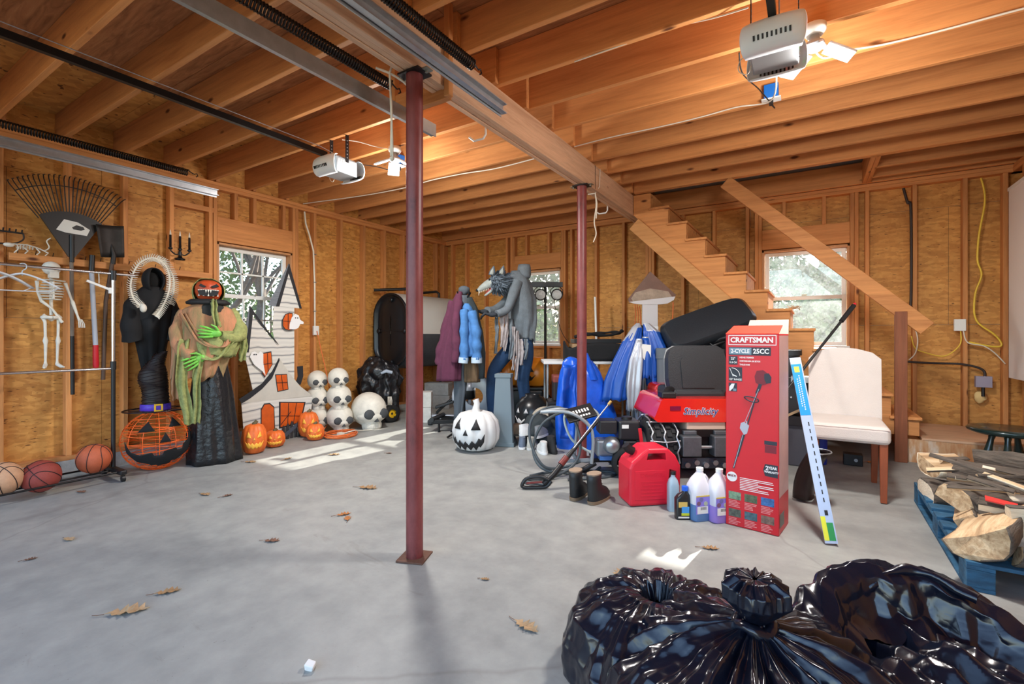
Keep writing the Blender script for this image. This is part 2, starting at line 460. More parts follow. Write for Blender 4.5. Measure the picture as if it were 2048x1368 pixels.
for i, y0 in enumerate([-0.75, 0.47, 1.69, 2.91, 4.13, 5.35]):
    y1 = min(y0 + 1.22, YBO)
    off = 0.0 if i % 2 else -1.22
    ceil_sheet(XLO, -4.25, y0, y1, OSB if y1 < 3.2 else PLY, ceiling)
    x = -4.25 + off * 0
    for (a, b) in ((-4.25, -1.83),):
        ceil_sheet(a, b, y0, y1, PLY, ceiling)
    for (a, b) in ((-1.83, 0.50), (0.50, XRO)):
        yy = min(y1, HY0) if b <= .51 else y1
        if yy - y0 > .02: ceil_sheet(a, b, y0, yy, PLY, ceiling)
BX0, BX1, BZ0 = -1.88, -1.766, 2.622
def joist(x0, x1, y, par=None, mt=None):
    return MB().bb((x0, y - .019, ZJ + .001), (x1, y + .019, ZT - .001)).build('joist', mt or W_X, ceiling, bevel=.003, seg=1)
for k in range(-5, 12):
    y = 1.383 + .4025 * k
    joist(XLO, -1.74, y)
    if y < 5.3: joist(-1.90, XRO, y + .040)
for dy in (0, .04): joist(-1.74, XRO, 5.46 + dy)
joist(HX1 + .04, XRO, 5.89); joist(HX1 + .04, XRO, 6.24)
joist(XLO, XRO, 6.43)                       # band along the back wall
for x in (HX1, HX1 + .04):
    MB().bb((x - .019, 5.50, ZJ + .001), (x + .019, 6.41, ZT - .001)).build('header_joist', W_Y, ceiling, bevel=.003, seg=1)
MB().bb((XLO, YF, ZJ + .001), (XLO + .03, YBO, ZT - .001)).build('band_joist', OSB, ceiling)
MB().bb((XRO - .03, YF, ZJ + .001), (XRO, YBO, ZT - .001)).build('band_joist', W_Y, ceiling)
for k in range(-5, 12):                     # small wedge blocks over the left plate
    y = 1.383 + .4025 * k + .06
    MB().bb((XLO + .032, y - .018, ZJ + .002), (XLO + .10, y + .018, ZT - .002)).build('blocking', W_Z, ceiling)
# built-up beam: three plies
for i in range(3):
    x0 = BX0 + .038 * i
    MB().bb((x0 + .0012, YF, BZ0 + (0.0, .004, .0)[i]), (x0 + .0368, YBO, ZJ - .001)).build('beam_ply', W_PALE, ceiling, bevel=.003, seg=1)
MB().bb((-1.7655, 4.33, BZ0 + .004), (-1.7635, 4.335, ZJ - .006)).build('beam_splice', mat('dark_gap', rgb(60, 36, 20), .9), ceiling)
# hung frame that carries the inner ends of the door tracks
fr = thing('track_hanger_frame', 'wooden drop frame under the beam holding the door track ends', 'frame', (-1.82, 2.13, BZ0))
MB().bb((-.36, -.02, -.055), (.06, .02, .07)).build('rail', W_X, fr, bevel=.003, seg=1)
MB().bb((.057, -.05, -.06), (.095, -.012, .47)).build('upright', W_Z, fr, bevel=.003, seg=1)
MB().bb((-.40, -.02, -.055), (-.362, .02, .25)).build('upright', W_Z, fr, bevel=.003, seg=1)
MB().bb((-.385, -.021, .25), (-.36, .02, .45)).build('upright', W_Z, fr, bevel=.003, seg=1)

# ---- windows
VINYL = mat('white_window_paint', rgb(232, 232, 228), 0.45)
WOODJ = mat('window_jamb_wood', rgb(196, 140, 92), 0.6, var=.2, vscale=8, stretch=(3, 3, .6))
def glass_mat(name, dirt, col=(0.95, 0.97, 0.98)):
    g = N(name); nt = g.nt
    out = nt.nodes['Material Output']; nt.nodes.remove(g.b)
    tr = g.n('ShaderNodeBsdfTransparent', {'Color': (*col, 1)}); gl = g.n('ShaderNodeBsdfGlossy', {'Roughness': 0.02})
    lw = g.n('ShaderNodeFresnel', {'IOR': 1.45}); mx = g.n('ShaderNodeMixShader')
    g.link(lw.outputs[0], mx.inputs[0]); g.link(tr.outputs[0], mx.inputs[1]); g.link(gl.outputs[0], mx.inputs[2])
    if dirt:
        tl = g.n('ShaderNodeBsdfTranslucent', {'Color': (.85, .87, .88, 1)})
        a = g.noise(g.coords((1, 1, 1), False), 55, 4, 0.75); b = g.noise(g.coords((1, 1, 1), False), 5, 4)
        f = g.mix(0.5, g.ramp(a, [(0.45, (0.15,) * 3), (0.72, (1.0,) * 3)]), g.ramp(b, [(0.3, (0.1,) * 3), (0.7, (0.9,) * 3)]))
        fm = g.n('ShaderNodeMath', {0: 0.0, 1: dirt}, operation='MULTIPLY'); g.link(f, fm.inputs[0])
        m2 = g.n('ShaderNodeMixShader'); g.link(fm.outputs[0], m2.inputs[0]); g.link(mx.outputs[0], m2.inputs[1]); g.link(tl.outputs[0], m2.inputs[2])
        mx = m2
    g.link(mx.outputs[0], out.inputs['Surface'])
    return g.m
GLASS_A = glass_mat('clear_pane_glass', 0.06); GLASS_B = glass_mat('dusty_pane_glass', 0.13)
def window(name, ax, dface, sgn, rect, muntins, glass, label):
    """dface: inner face plane of the casing; sgn: direction pointing outwards"""
    a0, a1, z0, z1 = rect
    root = struct(thing(name, label, 'window', P3(ax, (a0 + a1) / 2, dface, z0)))
    ca = (a0 + a1) / 2; w = a1 - a0; h = z1 - z0
    def bx(nm, p, q, za, zb_, d0, d1, mt, par=root):
        return MB().bb(P3(ax, p, sgn * d0, za), P3(ax, q, sgn * d1, zb_)).build(nm, mt, par, bevel=.002, seg=1)
    t = .045
    bx('jamb', -w / 2, -w / 2 + t * .5, 0, h, .0, .15, WOODJ); bx('jamb', w / 2 - t * .5, w / 2, 0, h, .0, .15, WOODJ)
    bx('head_jamb', -w / 2, w / 2, h - t * .5, h, .0, .15, WOODJ); bx('sill', -w / 2, w / 2, -.012, .02, -.02, .15, VINYL)
    def sash(za, zb_, d0, cols, rows):
        s_ = MB(); k = .042; p, q = -w / 2 + .03, w / 2 - .03
        for (u0, u1, v0, v1) in ((p, p + k, za, zb_), (q - k, q, za, zb_), (p + k, q - k, za, za + k), (p + k, q - k, zb_ - k, zb_)):
            s_.bb(P3(ax, u0, sgn * d0, v0), P3(ax, u1, sgn * (d0 + .03), v1))
        so = s_.build('sash', VINYL, root, bevel=.002, seg=1)
        MB().bb(P3(ax, p + k, sgn * (d0 + .012), za + k), P3(ax, q - k, sgn * (d0 + .016), zb_ - k)).build('pane', glass, so)
        for i in range(1, cols):
            x = p + k + (q - p - 2 * k) * i / cols
            MB().bb(P3(ax, x - .008, sgn * (d0 + .004), za + k), P3(ax, x + .008, sgn * (d0 + .024), zb_ - k)).build('muntin', VINYL, so)
        for j in range(1, rows):
            z = za + k + (zb_ - za - 2 * k) * j / rows
            MB().bb(P3(ax, p + k, sgn * (d0 + .004), z - .008), P3(ax, q - k, sgn * (d0 + .024), z + .008)).build('muntin', VINYL, so)
    mid = h * .5
    sash(mid - .02, h - .025, .085, *muntins); sash(.022, mid + .02, .05, *muntins)
    MB().box(P3(ax, 0, sgn * .042, mid + .03), (.05, .02, .018)).build('sash_lock', mat('lock_metal', rgb(150, 140, 120), .4, .7), root)
    return root
window('window_1', 'y', XL - .01, -1, WL, (3, 2), GLASS_A, 'left wall double-hung window with a grid of small panes')
window('window_2', 'x', YB + .01, 1, WB1, (1, 1), GLASS_A, 'double-hung window behind the grey wolf figure')
window('window_3', 'x', YB + .01, 1, WB2, (1, 1), GLASS_B, 'dusty double-hung window behind the stairs')

# ---- columns
RED = N('oxide_red_paint')
_v = RED.coords((1, 1, .4)); _n = RED.noise(_v, 9, 6, .7)
RED.link(RED.ramp(_n, [(0.28, rgb(70, 30, 30)), (0.45, rgb(112, 48, 48)), (0.7, rgb(132, 66, 64))]), RED.b.inputs['Base Color'])
RED.b.inputs['Roughness'].default_value = .42; RED.bump(_n, .05, .003); RED = RED.m
RUST = mat('rusty_steel_plate', rgb(104, 72, 58), .75, .3, var=.4, vscale=18)
def column(x, y, label):
    z0 = fz(y); c = thing('support_column', label, 'column', (x, y, z0))
    h = BZ0 - z0
    MB().cyl((0, 0, .008), (0, 0, h - .012), .0455, n=32).build('post', RED, c)
    MB().box((0, 0, .004), (.15, .15, .010), (0, 0, .35)).build('base_plate', RUST, c, bevel=.001, seg=1)
    MB().box((0, 0, h - .007), (.15, .11, .010)).build('cap_plate', mat('dark_steel', rgb(52, 48, 48), .5, .8), c)
    m = MB()
    for sx in (-.085, .085): m.box((sx, 0, h - .005), (.05, .05, .006)); m.cyl((sx, 0, h - .02), (sx, 0, h), .008, n=8)
    m.build('lag_bolt', mat('zinc_bolts', rgb(150, 150, 140), .4, .8), c)
    return c
column(-1.815, 1.90, 'red steel support column standing nearest the camera')
column(-1.825, 4.15, 'red steel support column further back beside the blue tarp bundle')
LAMP = 75
# ================================================================ CEILING FIXTURES
STEEL = mat('galvanised_steel', rgb(176, 182, 188), .35, .85, var=.12, vscale=20)
BLACKM = mat('black_painted_metal', rgb(22, 22, 24), .4, .4)
DKSPR = mat('oiled_spring_steel', rgb(48, 42, 40), .4, .7)
WHITEP = mat('white_plastic', rgb(228, 228, 224), .4)
LENS = mat('milky_lens_plastic', rgb(222, 228, 232), .35, sub=.15)
GREYP = mat('grey_enamel', rgb(150, 156, 160), .4, .2)
BLKP = mat('black_plastic', rgb(20, 20, 22), .45)
WCORD = mat('white_cable', rgb(222, 214, 196), .5)
COPPER = mat('black_text', rgb(40, 40, 44), .6)
LED = mat('lit_led_panel', (1.0, .98, .94), .5, emit=9.0)

def coil(p, q, r, wire, turns, n=9):
    p, q = Vector(p), Vector(q); d = (q - p); L = d.length; d.normalize()
    x = d.orthogonal().normalized(); y = d.cross(x)
    return [p + d * (L * i / (turns * n)) + (x * math.cos(2 * PI * i / n) + y * math.sin(2 * PI * i / n)) * r for i in range(int(turns * n) + 1)]
def door_track(x, z, y0, y1, face, label, spring_label, spr_end, spr_x, spr_z, sr=.026):
    t = thing('door_track', label, 'track', (x, y1, z), group='overhead door tracks')
    # C-channel open towards 'face'
    prof = [(-.028, -.012), (.028, -.012), (.034, .004), (.028, .020), (.022, .020), (.022, -.006), (-.022, -.006), (-.022, .020), (-.028, .020)]
    f = face
    L = y1 - y0
    MB().prism([(b * f, a) for a, b in prof][::-1 if f > 0 else 1], -L, 0, 'y').build('channel', STEEL, t)
    MB().bb((-.02 * f - .002, -L, -.04), (-.02 * f + .002, 0, .04)).build('angle_iron', STEEL, t)
    for k in range(10):
        yy = -.06 - k * .21
        if -yy < L: MB().cyl((-.02 * f, yy, .024), (-.02 * f + .006 * f, yy, .024), .006, n=8).build('bolt', STEEL, t)
    s = thing('door_spring', spring_label, 'spring', (spr_x, spr_end, spr_z), group='overhead door springs')
    MB().tube(coil((0, -(spr_end - y0), 0), (0, -.05, 0), sr, .004, int((spr_end - y0) / .0155), 8), .0052, 4).build('coil', DKSPR, s)
    MB().tube([(0, -.06, sr), (0, -.02, sr * .3), (0, .0, 0), (0, .02, .012), (0, .03, -.006), (0, .015, -.018)], .0045, 6).build('hook', DKSPR, s)
    return t
door_track(-4.63, 2.52, -.6, 2.27, 1, 'galvanised door track along the left wall above the leaf rake', 'dark coil spring stretched above the left wall track', 2.06, -4.60, 2.625)
door_track(-2.06, 2.52, -.6, 2.33, -1, 'galvanised door track left of the near red column', 'dark coil spring left of the beam, passing behind the near column', 1.97, -2.02, 2.625)
door_track(-1.51, 2.52, -.6, 2.32, 1, 'galvanised door track right of the beam', 'dark coil spring right of the beam, close above the track', 2.08, -1.52, 2.64)

def opener(x, y, z, rail_dx, label):
    t = thing('garage_door_opener', label, 'door opener', (x, y, z), group='garage door openers')
    W, L, Hh = .20, .21, .125
    MB().box((0, 0, 0), (W, L, Hh)).build('housing', GREYP, t, bevel=.008)
    MB().box((0, 0, Hh / 2 + .006), (W * .82, L * .9, .012)).build('chassis_plate', STEEL, t)
    for sgn, nm in ((-1, 'front_lens'), (1, 'rear_lens')):
        def fn(u, v, sgn=sgn):
            a = (u - .5) * PI; b = (v - .5) * PI
            return (math.sin(b * .98) * (W * .57 + .02 * math.cos(a)), sgn * (L / 2 - .002 + .085 * math.cos(a) ** .7 * (0.55 + .45 * math.cos(b))), math.sin(a) * Hh * .60 - .004)
        ln = MB().grid(fn, 12, 12).build(nm, LENS, t, solid=.003)
        m = MB()
        for k in range(9):
            m.box(((k - 4) * .018, sgn * (L / 2 + .076), -.030), (.008, .012, .022), (R(-25 * sgn), 0, 0))
        m.build('vent_slot', BLKP, ln)
    for k in range(7): MB().bb((W / 2, -.085 + k * .022, .018), (W / 2 + .0012, -.071 + k * .022, .042)).build('printed_mark', WHITEP, t)
    for k in range(10): MB().bb((W / 2, -.085 + k * .015, -.006), (W / 2 + .0012, -.075 + k * .015, .006)).build('printed_mark', mat('pale_grey_print', rgb(200, 204, 206), .5), t)
    m = MB(); m.cyl((W / 2, .06, -.03), (W / 2 + .003, .06, -.03), .006, n=10); m.cyl((W / 2, .085, -.03), (W / 2 + .003, .085, -.03), .006, n=10)
    m.build('adjust_knob', BLKP, t)
    # rail to the door, hanging straps
    r_ = MB(); r_.bb((rail_dx - .016, -3.25, Hh / 2 - .005), (rail_dx + .016, -L / 2 - .02, Hh / 2 + .035)).build('rail', BLACKM, t)
    MB().tube([(rail_dx + .03, -3.25, Hh / 2 + .06), (rail_dx + .03, -.2, Hh / 2 + .052), (.02, 0, Hh / 2 + .03)], .003, 5).build('door_chain', STEEL, t)
    zt = ZJ - z
    for sx in (-1, 1):
        s_ = MB().bb((sx * .10 - .002, -.015, Hh / 2 - .03), (sx * .10 + .002, .017, zt + .06)).build('hanging_strap', BLACKM, t)
        m = MB()
        for k in range(6): m.cyl((sx * .10 - .003, .001, Hh / 2 + .01 + k * .028), (sx * .10 + .003, .001, Hh / 2 + .01 + k * .028), .005, n=8)
        m.build('strap_hole', STEEL, s_)
    MB().tube(spline([(-.1, .02, .02), (-.15, .03, .0), (-.16, .03, -.05), (-.12, .03, -.08), (-.1, .04, -.03)], 5), .0025, 5).build('loose_wire', WCORD, t)
    return t
op = opener(-3.34, 2.60, 2.60, .0, 'grey garage door opener with white lenses over the left bay')
opener(-.145, 2.60, 2.585, .0, 'grey garage door opener hanging over the right bay near the bright lamp')

def lamp(x, y, label, power):
    z = ZJ - .02
    t = thing('ceiling_lamp', label, 'lamp', (x, y, z), group='three panel garage lamps')
    MB().lathe([(.001, 0), (.055, 0), (.055, -.03), (.04, -.05), (.001, -.05)], 20).build('socket', WHITEP, t)
    MB().lathe([(.001, -.05), (.022, -.05), (.026, -.08), (.045, -.09), (.05, -.115), (.03, -.13), (.001, -.13)], 20).build('hub', mat('lamp_hub_grey', rgb(190, 192, 194), .4, .4), t)
    for k in range(3):
        a = R(20 + 120 * k); M = Matrix.Rotation(a, 4, 'Z') @ Matrix.Translation((.05, 0, -.115)) @ Matrix.Rotation(R(28), 4, 'Y')
        b = MB(); b.box((.075, 0, 0), (.14, .10, .014), None, M); b.box((.005, 0, 0), (.03, .02, .02), None, M)
        pn = b.build('lamp_panel', mat('lamp_panel_grey', rgb(190, 192, 194), .4, .4), t, bevel=.003)
        MB().box((.075, 0, -.009), (.12, .082, .004), None, M).build('diffuser', LED, pn)
    ld = bpy.data.lights.new('lamp_light', 'AREA'); ld.shape = 'DISK'; ld.size = .30; ld.energy = power * .75; ld.color = (1.0, .97, .93)
    lo = bpy.data.objects.new('lamp_light', ld); C.objects.link(lo); lo.parent = t; lo.location = (0, 0, -.20)
    lu = bpy.data.lights.new('lamp_glow', 'POINT'); lu.energy = power * .62; lu.shadow_soft_size = .12; lu.color = (1.0, .97, .93)
    lp = bpy.data.objects.new('lamp_glow', lu); C.objects.link(lp); lp.parent = t; lp.location = (0, 0, -.34)
    return t
lamp(-3.06, 2.96, 'lit three panel lamp beside the left bay opener', LAMP)
lamp(.02, 2.98, 'lit three panel lamp behind the right bay opener', LAMP)

BLUEB = mat('blue_junction_box', rgb(24, 104, 190), .45)
def jbox(x, y, label, wire):
    t = thing('ceiling_outlet', label, 'outlet', (x, y - .019 - .03, ZJ + .03))
    MB().box((0, 0, .02), (.09, .058, .10)).build('box', BLUEB, t, bevel=.004)
    MB().box((0, -.004, -.035), (.12, .075, .008)).build('cover', WHITEP, t, bevel=.002)
    MB().box((0, -.01, -.055), (.025, .03, .035)).build('plug', BLKP, t)
    if wire: MB().tube(spline(wire, 8), .004, 6).build('power_cord', BLKP, t)
    return t
jbox(-3.40, 3.40, 'blue ceiling outlet box beside the left bay lamp', [(0, -.01, -.07), (.0, -.03, -.10), (-.05, -.25, -.10), (-.02, -.6, -.18)])
jbox(-.23, 3.84, 'blue ceiling outlet box with dangling cord behind the right bay opener', [(0, -.01, -.07), (.02, -.02, -.10), (-.05, -.3, -.08), (-.10, -.75, -.17), (-.09, -1.0, -.18)])

# storage hooks under the beam and ropes
def hook(x, y, z, label):
    p = [(0, 0, .05), (0, 0, -.05), (-.02, 0, -.075), (-.10, 0, -.075), (-.135, -.01, -.045)]
    o = MB().tube(p, .008, 6, smooth=False).build('storage_hook', WHITEP); o.location = (x, y, z)
    return tag(o, label, 'hook', 'white storage hooks')
hook(-1.895, 2.68, BZ0 + .02, 'white metal storage hook under the beam just past the drop frame')
hook(-1.90, 5.02, BZ0 + .02, 'white metal storage hook at the far end of the beam')
ROPE = mat('white_rope', rgb(214, 206, 190), .8)
m = MB().tube(spline([(-.05, -.05, .02), (0, 0, 0), (.03, .06, -.02), (.05, .10, -.05)], 5), .006, 6)
m.tube([(0, 0, .01), (.005, .01, -.2), (.002, .008, -.44)], .006, 6); m.tube([(-.0, 0, .01), (.012, .0, -.2), (.012, .012, -.45)], .006, 6)
m.ball((.007, .01, -.455), .013, 8, 6); m.tube([(0, 0, 0), (.0, .02, .06), (.03, .0, .14)], .006, 6)
o = m.build('hanging_rope', ROPE); o.location = (-1.90, 1.80, BZ0 - .02)
tag(o, 'white rope knotted at the top of the near red column', 'rope')
m = MB().tube(spline([(0, 0, 0), (.01, 0, -.12), (-.01, 0, -.28), (.01, 0, -.40), (-.02, 0, -.48)], 5), .006, 6)
m.tube([(0, 0, 0), (.018, 0, -.1), (.01, 0, -.25)], .006, 6); m.tube([(0, 0, 0), (-.07, -.02, -.005)], .006, 6); m.tube([(.0, 0, 0), (.045, .0, .06), (.05, 0, .23)], .004, 6)
o = m.build('hanging_rope', ROPE); o.location = (-1.80, 4.42, BZ0 - .01)
tag(o, 'white rope hanging from the beam by the far red column', 'rope')

# cables stapled along the joists
def cable(pts, r, mt, label, name='electric_cable', n=6):
    P = spline(pts, 6); c0 = Vector(pts[0])
    o = MB().tube([Vector(p) - c0 for p in P], r, 6).build(name, mt); o.location = c0
    return tag(o, label, 'cable')
zc = ZJ - .008
cable([(-5.36, 3.64, zc), (-5.1, 3.66, zc - .01), (-4.4, 3.80, zc - .004), (-3.8, 3.84, zc - .004), (-3.4, 3.80, zc - .006), (-3.0, 3.83, zc), (-2.6, 3.86, zc - .01), (-2.1, 3.85, zc - .002), (-1.9, 3.86, zc)], .006, WCORD, 'white cable running under the joists from the left wall to the beam')
cable([(-1.74, 3.80, zc), (-1.4, 3.78, zc), (-1.0, 3.79, zc - .004), (-.7, 3.78, zc - .006), (-.45, 3.74, ZJ - .02), (-.22, 3.58, ZJ - .1), (-.15, 2.9, ZJ - .24)], .005, WCORD, 'white cable from the beam to the right bay opener')
cable([(-1.2, 2.62, ZJ - .01), (-.95, 2.63, ZJ + .0), (-.62, 2.66, ZJ + .02), (-.42, 2.66, ZJ + .0), (-.26, 2.62, ZJ - .03)], .004, WCORD, 'thin white wire joining the right bay opener from the left')
cable([(-.02, 2.98, ZJ - .05), (.06, 3.3, ZJ - .04), (.2, 3.36, ZJ - .01), (.36, 3.40, zc), (.62, 3.41, zc), (.95, 3.40, zc), (1.6, 3.41, zc)], .006, WCORD, 'white cable running right from the right bay lamp')
cable([(-3.08, 2.97, ZJ - .03), (-3.12, 2.82, ZJ - .05), (-3.25, 2.72, ZJ - .01), (-3.35, 2.64, ZJ + .0)], .004, WCORD, 'thin white wire between the left bay opener and its lamp')
# ================================================================ LEFT WALL
def cam_rz(x, y, off=0): return math.atan2(-x, y) + R(off)      # local -Y looks towards the camera spot
BLK = mat('matte_black', rgb(24, 24, 26), .7)
IRON = mat('worn_iron', rgb(58, 54, 52), .55, .6, var=.3, vscale=14)
ASHW = mat('grey_weathered_handle', rgb(120, 108, 96), .7, var=.25, vscale=10, stretch=(4, 4, .6))
BONE = mat('white_bone_plastic', rgb(222, 216, 202), .5, var=.12, vscale=20)
REDG = mat('red_grip', rgb(196, 26, 40), .45)
PAPER = mat('white_paper_label', rgb(222, 220, 214), .7)
# ledge boards with nails
lg = thing('tool_ledge', 'long wooden ledge board nailed across the left wall studs', 'ledge', (XL, 1.0, 1.85))
MB().bb((0, -1.4, -.03), (.04, .02, .03)).build('board', W_Y, lg, bevel=.003, seg=1)
MB().bb((0, .07, -.045), (.04, 1.58, .015)).build('board', W_Y, lg, bevel=.003, seg=1)
for k in range(12):
    MB().cyl((.02, .12 + k * .105, .01), (.045, .12 + k * .105, .045), .003, n=6).build('nail', IRON, lg)
# leaf rake
rk = thing('leaf_rake', 'black fan leaf rake hanging head up on the left wall', 'rake', (-5.34, 1.436, .70))
MB().cyl((0, .008, 0), (0, .005, .5), .014, n=10).build('grip', BLKP, rk)
MB().cyl((0, .005, .5), (0, 0, 1.24), .0135, n=10).build('handle', ASHW, rk)
ap = (0.0, 0.0, 1.19)
pl = [(-.02, -.02), (.02, -.02)] + [(.365 * math.sin(R(a)), .365 * math.cos(R(a))) for a in range(34, -38, -4)]
f = MB().prism([(a, b) for a, b in pl], -.004, .010, 'x', Matrix.Translation(ap)); f.cyl((0.012, 0, 1.13), (.012, 0, 1.36), .016, n=10)
f.build('fan_plate', BLKP, rk)
lb = MB().prism([(-.10, .20), (-.05, .295), (.04, .285), (.12, .235), (.10, .18), (-.04, .185)], .0105, .0118, 'x', Matrix.Translation(ap)).build('sticker', PAPER, rk)
MB().prism([(.0, .235), (.03, .26), (.075, .252), (.085, .232), (.06, .218), (.01, .22)], .0119, .0124, 'x', Matrix.Translation(ap)).build('print', BLKP, lb)
for k in range(25):
    a = R(-36.5 + 69 * k / 24); s_, c_ = math.sin(a), math.cos(a)
    MB().tube([(0, .34 * s_, 1.19 + .34 * c_), (.006, .5 * s_, 1.19 + .5 * c_), (.02, .63 * s_, 1.19 + .63 * c_), (.045, .66 * s_, 1.19 + .655 * c_), (.075, .655 * s_, 1.19 + .65 * c_)], .0042, 5).build('tine', BLKP, rk)
MB().tube([(.012, .575 * math.sin(R(a)), 1.19 + .575 * math.cos(R(a))) for a in range(-36, 33, 4)], .004, 5).build('cross_wire', BLKP, rk)
# square shovel
sh = thing('square_shovel', 'dark square bladed shovel hanging blade up beside the leaf rake', 'shovel', (-5.34, 1.65, .81))
MB().tube([(0, 0, 0), (0, .02, .7), (0, .07, 1.08)], .016, 10).build('handle', mat('dark_handle_wood', rgb(84, 62, 48), .6, var=.3, vscale=8, stretch=(3, 3, .5)), sh)
def blade(u, v):
    y = (-.02 + u * .17) + v * (-.045 + .03 * u); return (.02 - .03 * math.sin(u * PI) + .03 * v, y, 1.09 + .28 * v + .02 * u)
MB().grid(blade, 8, 6).build('blade', IRON, sh, solid=.004)
MB().tube([(0, .07, 1.04), (.01, .075, 1.12), (.0, .06, 1.22)], [.02, .018, .006], 8).build('socket', IRON, sh)
# long grey tool with red grip
pt = thing('pole_tool', 'grey pole tool with a red grip hanging from the ledge', 'tool', (-5.34, 1.60, .92))
MB().tube([(0, 0, 0), (0, 0, .02), (0, -.002, .2)], [.018, .022, .02], 10).build('grip', REDG, pt)
MB().cyl((0, -.002, .2), (0, -.03, .84), .018, n=10).build('pole', mat('grey_fibreglass', rgb(176, 180, 190), .5), pt)
MB().cyl((0, -.03, .84), (0, -.025, .99), .02, n=10).build('head_sleeve', BLKP, pt)
# bow rake head
br = thing('bow_rake', 'dark steel bow rake head at the left edge above the ledge', 'rake', (-5.37, 1.0, 1.95))
MB().tube([(0, -.3, .075), (0, .15, .075)], .008, 6).build('rake_bar', IRON, br)
MB().tube(spline([(0, .15, .075), (0, .145, .02), (0, .06, -.02), (0, -.2, -.03)], 5), .006, 6).build('bow', IRON, br)
for k in range(7): MB().tube([(0, .14 - k * .035, .07), (.02, .14 - k * .035, .10)], .005, 5).build('tooth', IRON, br)
MB().cyl((0, -.2, -.03), (0, -.5, -.03), .014, n=8).build('handle', ASHW, br)
# small animal skeleton on the ledge
an = thing('rat_skeleton', 'small white animal skeleton decoration crawling along the ledge', 'decoration', (-5.355, 1.17, 1.885))
MB().ball((0, -.105, .035), .022, 10, 8, (.7, 1.5, .8)).build('skull', BONE, an)
m = MB()
for k in range(6): m.tube(arc((0, -.06 + k * .018, .03), .018 + .004 * math.sin(k), 0, 2 * PI, 10, 'y'), .0028, 4)
m.tube([(0, -.09, .045), (0, 0, .05), (0, .06, .035)], .006, 6); m.build('ribcage', BONE, an)['kind'] = 'stuff'
for yy, dy in ((-.05, -.03), (-.03, .01), (.05, .0), (.07, .03)):
    MB().tube([(.01, yy, .03), (.02, yy + dy + .02, .0), (.025, yy + dy, -.025)], .005, 5).build('leg', BONE, an)
MB().tube(spline([(0, .06, .035), (0, .10, .02), (0, .13, .05), (0, .115, .10), (0, .14, .13)], 5), [.005] * 20 + [.003], 5).build('tail', BONE, an)
# candelabra
cd = thing('candelabra', 'black three arm candelabra with dark candles mounted on a stud', 'candelabra', (XL + .05, 2.27, 1.965))
MB().lathe([(.045, 0), (.045, .012), (.02, .02), (.012, .05), (.018, .07), (.009, .09), (.009, .13), (.015, .14)], 14).build('base', BLACKM, cd)
for dy in (-.085, 0, .085):
    if dy: MB().tube(spline([(0, 0, .06), (0, dy * .5, .05), (0, dy, .085)], 5), .007, 6).build('arm', BLACKM, cd)
    cn = MB().lathe([(.008, .08), (.019, .09), (.019, .10), (.011, .105), (.010, .225), (.004, .235)], 10, (0, dy, .01)).build('candle', BLKP, cd)
    MB().lathe([(.009, .235), (.007, .26), (.001, .29)], 8, (0, dy, 0)).build('flame_tip', mat('pale_flame_bulb', rgb(226, 218, 204), .4), cn)
# garment rack
RX = -5.02
CHR = mat('chrome_tube', rgb(200, 202, 206), .18, .95)
gr = thing('garment_rack', 'chrome and black rolling garment rack along the left wall', 'rack', (RX, 1.62, fz(1.62)))
MB().cyl((0, 0, .05), (0, 0, .95), .016, n=14).build('lower_post', BLKP, gr)
MB().cyl((0, 0, .95), (0, 0, 1.74), .0145, n=14).build('upper_post', CHR, gr)
MB().cyl((0, 0, .92), (0, 0, .99), .021, n=14).build('joint_collar', BLKP, gr)
MB().cyl((0, 0, 1.68), (0, 0, 1.76), .022, n=14).build('joint_collar', BLKP, gr)
MB().cyl((0, -1.3, 1.735), (0, .155, 1.735), .011, n=12).build('top_rail', CHR, gr)
MB().cyl((0, -1.3, .93), (0, .0, .93), .010, n=12).build('middle_rail', CHR, gr)
MB().bar((-.22, 0, .075), (.22, 0, .075), .05, .04).build('foot', BLKP, gr, bevel=.01)
for dx in (-.19, .205):
    w_ = MB().cyl((dx, -.012, .026), (dx, .012, .026), .026, n=14).build('caster', BLKP, gr)
for dx, z in ((-.16, .075), (.16, .075), (.0, .062)): MB().cyl((dx, -1.3, z), (dx, 0, z), .008, n=8).build('base_rod', BLACKM, gr)
# hangers
def hanger(y, rz, label, big):
    h = thing('coat_hanger', label, 'hanger', (RX, y, 1.735 + fz(1.6)), rz, 'plastic hangers on the rack')
    MB().tube(spline([(0, .0, -.075), (0, .0, -.04), (0, .02, -.02), (0, .02, .01), (0, 0, .018), (0, -.02, .005)], 5), .004, 6).build('hook', mat('clear_plastic', rgb(226, 232, 236), .15, trans=.4), h)
    def fn(u, v):
        x = (u - .5) * 2; return ((v - .5) * .05 * (1 - .3 * abs(x)), x * .21, -.08 - .085 * abs(x) ** 1.6 - .03 * math.sin(v * PI) * 0 + .02 * (1 - abs(x)))
    MB().grid(fn, 14, 4).build('shoulder_bar', mat('white_hanger_plastic', rgb(214, 214, 216), .35), h, solid=.012)
    MB().tube([(0, -.2, -.16), (0, -.15, -.19), (0, .15, -.19), (0, .2, -.16)], .004, 6).build('lower_bar', mat('white_hanger_plastic', rgb(214, 214, 216), .35), h)
hanger(1.07, R(-22), 'wide white plastic hanger nearest the hanging skeleton', True)
hanger(.93, R(10), 'white plastic hanger cut off by the left edge of the photo', True)
ch = thing('clip_hanger', 'small white clip hanger dangling at the rack end', 'hanger', (RX, 1.535, 1.735 + fz(1.6)))
MB().tube([(0, 0, .012), (0, -.012, .0), (0, -.01, -.05), (0, -.01, -.09)], .003, 5).build('hook', WHITEP, ch)
